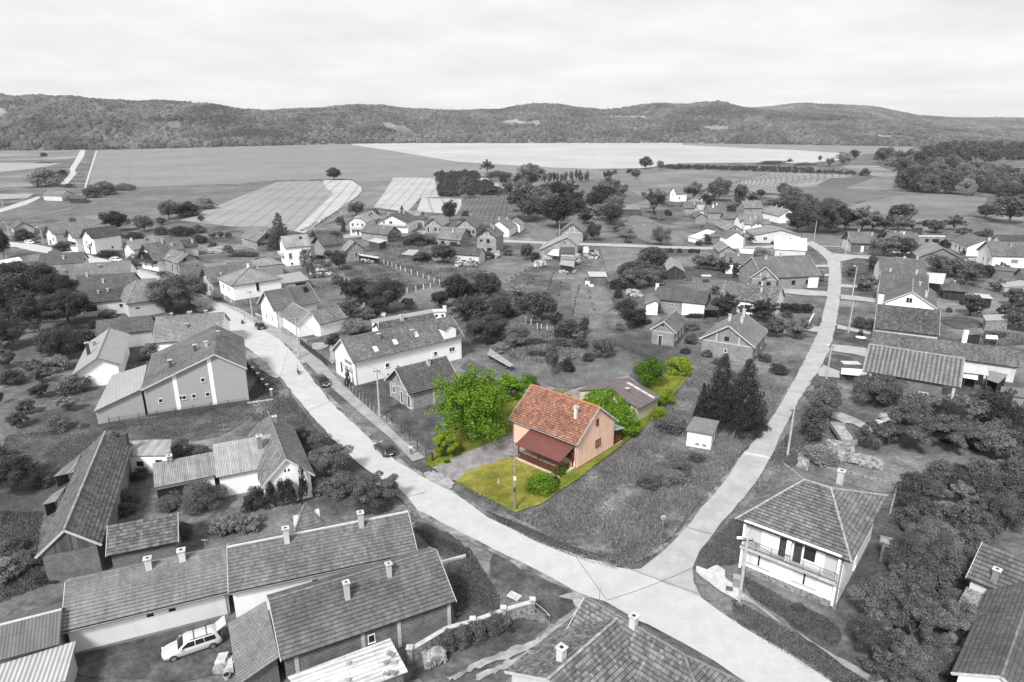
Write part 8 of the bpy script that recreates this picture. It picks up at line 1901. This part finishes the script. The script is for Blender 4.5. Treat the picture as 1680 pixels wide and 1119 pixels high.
# ------------------------------------------------------------------ piles and small things
def pile(name, label, z, quad, h, item, n, mats, cat='pile', cover=None, jit=.3):
 P = [at(z, *q) for q in quad]
 for p_ in P: p_.z = 0
 c = sum(P, Vector()) / 4; r = empty(name, c, 0, label, cat); P = [p_ - c for p_ in P]; rr = random.Random(len(label)); M = [MB() for _ in mats]
 ex = (P[1] - P[0]).normalized(); ey = Vector((-ex.y, ex.x, 0))
 for i in range(n):
  u, v = rr.random(), rr.random(); b = P[0].lerp(P[1], u).lerp(P[3].lerp(P[2], u), v); top = h * (1 - jit * abs(2 * u - 1)) * (1 - jit * abs(2 * v - 1)); zz = top * rr.random() ** .6
  m = M[i % len(mats)]
  if item == 'log':
   l = min(1.0,(P[3] - P[0]).length) * .5; d = (P[3] - P[0]).normalized(); b = P[0].lerp(P[1], u) + d * rr.uniform(.3,.7) * (P[3] - P[0]).length; m.tube(b - d * l + Vector((0,0, zz)), b + d * l + Vector((0,0, zz)), rr.uniform(.06,.11), n=6)
  else:
   s = {'brick': (.16,.1,.08), 'rubble': (.28,.2,.14), 'board': (1.2,.12,.04), 'junk': (.45,.32,.25)}[item]; a_ = rr.uniform(0,3.14) if item != 'board' else rr.gauss(.2,.25); k = rr.uniform(.5,1.3)
   dx = Vector((math.cos(a_), math.sin(a_), rr.uniform(-.3,.3))) * s[0] * k; dy = Vector((-math.sin(a_), math.cos(a_), rr.uniform(-.2,.2))) * s[1] * k; o_ = b + Vector((0,0, zz)); up = Vector((0,0, s[2] * 2 * k))
   m.prism([o_ - dx - dy, o_ + dx - dy, o_ + dx + dy, o_ - dx + dy], [o_ - dx - dy + up, o_ + dx - dy + up, o_ + dx + dy + up, o_ - dx + dy + up])
 for k, (m, mt) in enumerate(zip(M, mats)):
  if m.f: o = m.build({'log': 'logs','brick': 'bricks','rubble': 'rubble','board': 'boards','junk': 'scrap'}[item], mt, r); tag(o, kind='stuff')
 if cover:
  m = MB(); roof_plane(m, [p_ * 1.05 + Vector((0,0, h + .1)) for p_ in P], P[1] - P[0], thick=.06); m.build('cover', cover, r)
 return r
LOG = plain('log_wood',.2,.9, var=.4); LOGD = plain('dark_log',.09,.9, var=.4); RUB = plain('pale_rubble',.33,.9, var=.3); RUBD = plain('dark_rubble',.2,.9, var=.4); PB = plain('pale_board',.4,.9, var=.3); JW = plain('white_scrap',.5,.8, var=.2); JG = plain('grey_scrap',.25,.8, var=.4)
pile('firewood_stack','curved firewood stack under pale corrugated sheets in the back garden','I',((0,125),(140,205),(170,195),(20,85)), 1.1,'log',180,(LOG, LOGD), cover=SHL)
pile('firewood_stack','long firewood stack under white sheeting beside the brick farmhouse','J',((625,228),(765,242),(768,205),(630,195)), 1.3,'log',200,(LOG, LOGD), cover=plain('white_sheet',.85,.5))
pile('firewood_stack','uncovered firewood stack beside the trailer','s',((380,370),(470,380),(570,30),(480,20)), 1.2,'log',260,(LOG, LOGD, PB))
pile('brick_stack','square stack of mixed bricks at the end of the garden wall shrubs','t',((355,975),(548,890),(540,800),(330,850)), .9,'brick',260,(RUB, plain('brick_scrap',.3,.9, var=.4), RUBD), jit=.05)
pile('rubble_heap','bright rubble heap behind the trailer','s',((520,470),(880,490),(880,420),(540,380)), .6,'rubble',120,(RUB, RUBD))
pile('rubble_heap','long low rubble bank with weeds behind the balcony house','s',((560,600),(1280,740),(1250,640),(640,490)), .5,'rubble',300,(RUB, RUBD, JG))
pile('rubble_heap','small block heap at the yard corner beside the side road','s',((150,740),(270,760),(260,650),(170,620)), .8,'rubble',60,(RUB, RUBD))
pile('board_pile','pile of pale boards under the trees by the brick farmhouse','J',((870,470),(950,495),(950,430),(900,410)), .8,'board',50,(PB, JW))
pile('board_pile','lumber piles in the yard right of the upper street','b',((1310,370),(1480,380),(1500,290),(1330,280)), .8,'board',120,(PB, JW, JG))
pile('junk_pile','white junk along the wall of the overgrown low white house','e',((570,830),(860,830),(860,760),(580,755)), 1.0,'junk',70,(JW, JG, RUSTY))
pile('junk_pile','bright junk beside the white gable of the overgrown roof house','e',((1000,720),(1170,700),(1160,640),(1020,650)), 1.0,'junk',60,(JW, JG))
pile('junk_pile','white clutter in the garden below the lane houses, nearer','f',((65,720),(200,705),(190,640),(70,640)), 1.0,'junk',50,(JW, JG))
pile('junk_pile','white clutter in the garden below the lane houses, further','f',((130,635),(290,625),(270,575),(150,580)), .8,'junk',40,(JW, JG))
pile('junk_pile','scattered garden things behind the tall thin airy tree','c',((1030,860),(1310,830),(1300,750),(1040,760)), .5,'junk',60,(JW, JG, RUSTY))
pile('junk_pile','yard clutter beside the white chimney annex','C',((900,665),(1030,680),(1010,640),(920,635)), .5,'junk',50,(JW, JG))
pile('junk_pile','crates and tools under the tool canopy','d',((400,1010),(640,1010),(640,960),(420,940)), .8,'junk',40,(JW, JG, RUSTY))
pile('junk_pile','clutter between white van and stacked sheds','f',((595,680),(660,670),(655,560),(610,570)), .9,'junk',35,(JW, JG))
pile('junk_pile','garden furniture and tubs beside the dark parked car on the lane','f',((750,610),(890,610),(890,560),(770,560)), .7,'junk',30,(JW, RUSTY))
pile('junk_pile','rubbish in front of the lowest of the stacked sheds','f',((400,800),(600,800),(600,750),(400,760)), .5,'junk',35,(JW, JG, RUSTY))
pile('rubble_heap','crushed stones scattered behind the long white house','k',((150,290),(500,290),(470,200),(180,170)), .8,'junk',40,(JW, JG, RUSTY))
pile('junk_pile','white sacks beside the light grey annex roof','r',((1040,990),(1270,920),(1250,760),(1100,790)), .5,'junk',14,(JW, JG))
def small(name, label, z, xy, fn, cat, rz=0.0, group=None, h=0.0):
 q = at(z, *xy, h); r = empty(name, (q.x, q.y, 0), rz, label, cat, group); fn(r); return r
def bx(nm, mat, *b):
 def f(r): m = MB(); m.box(*b); m.build(nm, mat, r)
 return f
def multi(*fs):
 def f(r):
  for g_ in fs: g_(r)
 return f
def tb(nm, mat, p0, p1, r0, r1=None):
 def f(r): m = MB(); m.tube(p0, p1, r0, r1,14); m.build(nm, mat, r)
 return f
small('manhole_slab','white concrete slab with two round lids on the lawn behind the garden wall','t',(1222,235), multi(bx('slab', LCONC, -.62,.62,-.42,.42,0,.15), tb('lid', CONC, (-.28,0,.15),(-.28,0,.17), .22), tb('lid', CONC, (.28,0,.15),(.28,0,.17), .22)), 'manhole', rad(-35))
small('manhole_frame','square manhole frame in the footpath before the balcony house','K',(1585,515), multi(bx('frame', LCONC, -.45,.45,-.45,.45,.1,.2), bx('cover', RUSTY, -.32,.32,-.32,.32,.15,.21)), 'manhole', rad(-20))
small('utility_box','grey utility box beside the concrete pole of the balcony house','L',(35,500), multi(bx('cabinet', GREYP, -.45,.45,-.35,.35,0,1.1), bx('lid', plain('light_grey',.32,.7), -.5,.5,-.4,.4,1.1,1.16)), 'utility box', rad(-20))
small('traffic_mirror','round traffic mirror on a thin post in the overgrown plot by the junction','K',(1143,165), multi(tb('post', METAL, (0,0,0),(0,0,2.6), .04), tb('mirror', METAL, (0,-.05,2.5),(0,-.1,2.5), .25), tb('rim', WHITE, (0,-.03,2.5),(0,-.06,2.5), .28)), 'mirror')
small('flower_pot','round flower pot beside the light grey annex roof','r',(1155,1060), multi(tb('pot', LCONC, (0,0,0),(0,0,.42), .2,.3), tb('soil', DARK, (0,0,.42),(0,0,.425), .26)), 'flower pot')
small('car_tyre','dark tyre lying on the grass under the garden wall','t',(1200,570), tb('tread', TYRE, (0,0,0),(0,0,.18), .32), 'tyre')
small('garden_ornament','small grey stone ornament on the yellow lawn','I',(72,935), multi(bx('plinth', CONC, -.16,.16,-.16,.16,0,.2), tb('figure', CONC, (0,0,.2),(0,0,.75), .14,.06)), 'ornament')
small('gate_post','dark gate post at the tip of the coloured garden beside the pavement','q',(1535,800), multi(bx('shaft', plain('dark_red_post',(.06,.02,.02), .7), -.12,.12,-.12,.12,0,1.3), bx('cap', DWOOD, -.16,.16,-.16,.16,1.3,1.36)), 'post')
small('lawn_slab','pale concrete slab set in the mown oval beside the side road','J',(685,268-142), bx('slab', LCONC, -1.6,1.6,-.9,.9,0,.14), 'slab', rad(-4))
small('water_tank','larger white water tank left of the board hut','f',(748,945), multi(bx('tank', WHITE, -.6,.6,-.5,.5,.1,1.15), bx('cage', METAL, -.63,.63,-.53,.53,0,.12)), 'tank')
small('water_tank','smaller white tub beside the larger tank at the board hut','f',(802,960), multi(bx('tub', WHITE, -.55,.55,-.35,.35,0,.6), bx('rim', LCONC, -.6,.6,-.4,.4,.6,.66)), 'tank')
small('well_cover','white stone ring around the conical conifer','i',(230,1048), tb('ring', WHITE, (0,0,0),(0,0,.1), 1.1,1.05), 'stone ring')
small('roadside_bin','dark bin on the verge beside the box hedge lawn','j',(1292,905), multi(tb('drum', RUSTY, (0,0,0),(0,0,.95), .38), tb('lid', DARK, (0,0,.95),(0,0,1.0), .4)), 'bin')
small('garden_swing','garden swing seat with white canopy in the yard beyond the dark roof house','C',(1430,575), multi(bx('canopy', WHITE, -1.3,1.3,-.7,.7,2.0,2.12), bx('bench', DWOOD, -.9,.9,-.3,.3,.5,.95), tb('leg', METAL, (-1.1,-.5,0),(-1.1,0,2.0), .04), tb('leg', METAL, (1.1,-.5,0),(1.1,0,2.0), .04), tb('leg', METAL, (-1.1,.5,0),(-1.1,0,2.0), .04), tb('leg', METAL, (1.1,.5,0),(1.1,0,2.0), .04)), 'garden swing')
small('garden_table','dark garden table left of the swing seat','C',(1318,562), multi(bx('top', DWOOD, -.9,.9,-.45,.45,.7,.78), bx('leg', DWOOD, -.7,-.6,-.3,.3,0,.7), bx('leg', DWOOD, .6,.7,-.3,.3,0,.7)), 'table')
small('white_bollard','white painted concrete block at the road bend before the leafy tree','b',(862,735), multi(bx('block', WHITE, -.6,.6,-.4,.4,0,1.0), bx('cap', LCONC, -.66,.66,-.46,.46,1.0,1.06)), 'block')
small('roof_mast','thin antenna mast on the corner house','K',(733,600), multi(tb('mast', METAL, (0,0,4.6),(0,0,7.2), .025), tb('aerial', METAL, (-.4,0,7.0),(.4,0,7.0), .02)), 'antenna', h=5.6)
small('roof_mast','thin antenna mast on the long grey tiled house','F',(1352,250), multi(tb('mast', METAL, (0,0,4.3),(0,0,6.2), .025), tb('aerial', METAL, (-.3,0,6.1),(.3,0,6.1), .02)), 'antenna', h=5.0)
shed('white_tent','white party tent beside the pale roofed house on the lane','f',((228,535,1.9),(375,560,1.9),(378,470,2.4),(300,475,2.4)), plain('white_sheet',.85,.5), WHITE, walls='', cat='tent')
shed('porch_canopy','curved grey canopy over the porch of the coarse roofed house','j',((490,740,2.5),(800,760,2.5),(745,700,2.9),(560,690,2.9)), plain('grey_sheet2',.3,.8), DARK, walls='', cat='canopy')
shed('terrace_roof','long dark canopy beam with white post behind the mossy plain roof','i',((800,492,2.8),(985,500,2.8),(985,480,2.9),(800,470,2.9)), plain('grey_sheet2',.3,.8), DARK, walls='', cat='canopy')
# ------------------------------------------------------------------ air
m = MB(); m.box(-6600,6600,-320,6500,-2.5,400)
T_ = NT('haze_air'); T_.t.nodes.remove(T_.b); v_ = T_.n('ShaderNodeVolumePrincipled'); v_.inputs['Color'].default_value = (.95,.95,.95,1); v_.inputs['Density'].default_value = .00006; v_.inputs['Anisotropy'].default_value = .2
T_.l(v_.outputs[0], T_.out.inputs['Volume'])
hz = m.build('haze', T_.m); tag(hz, kind='stuff')
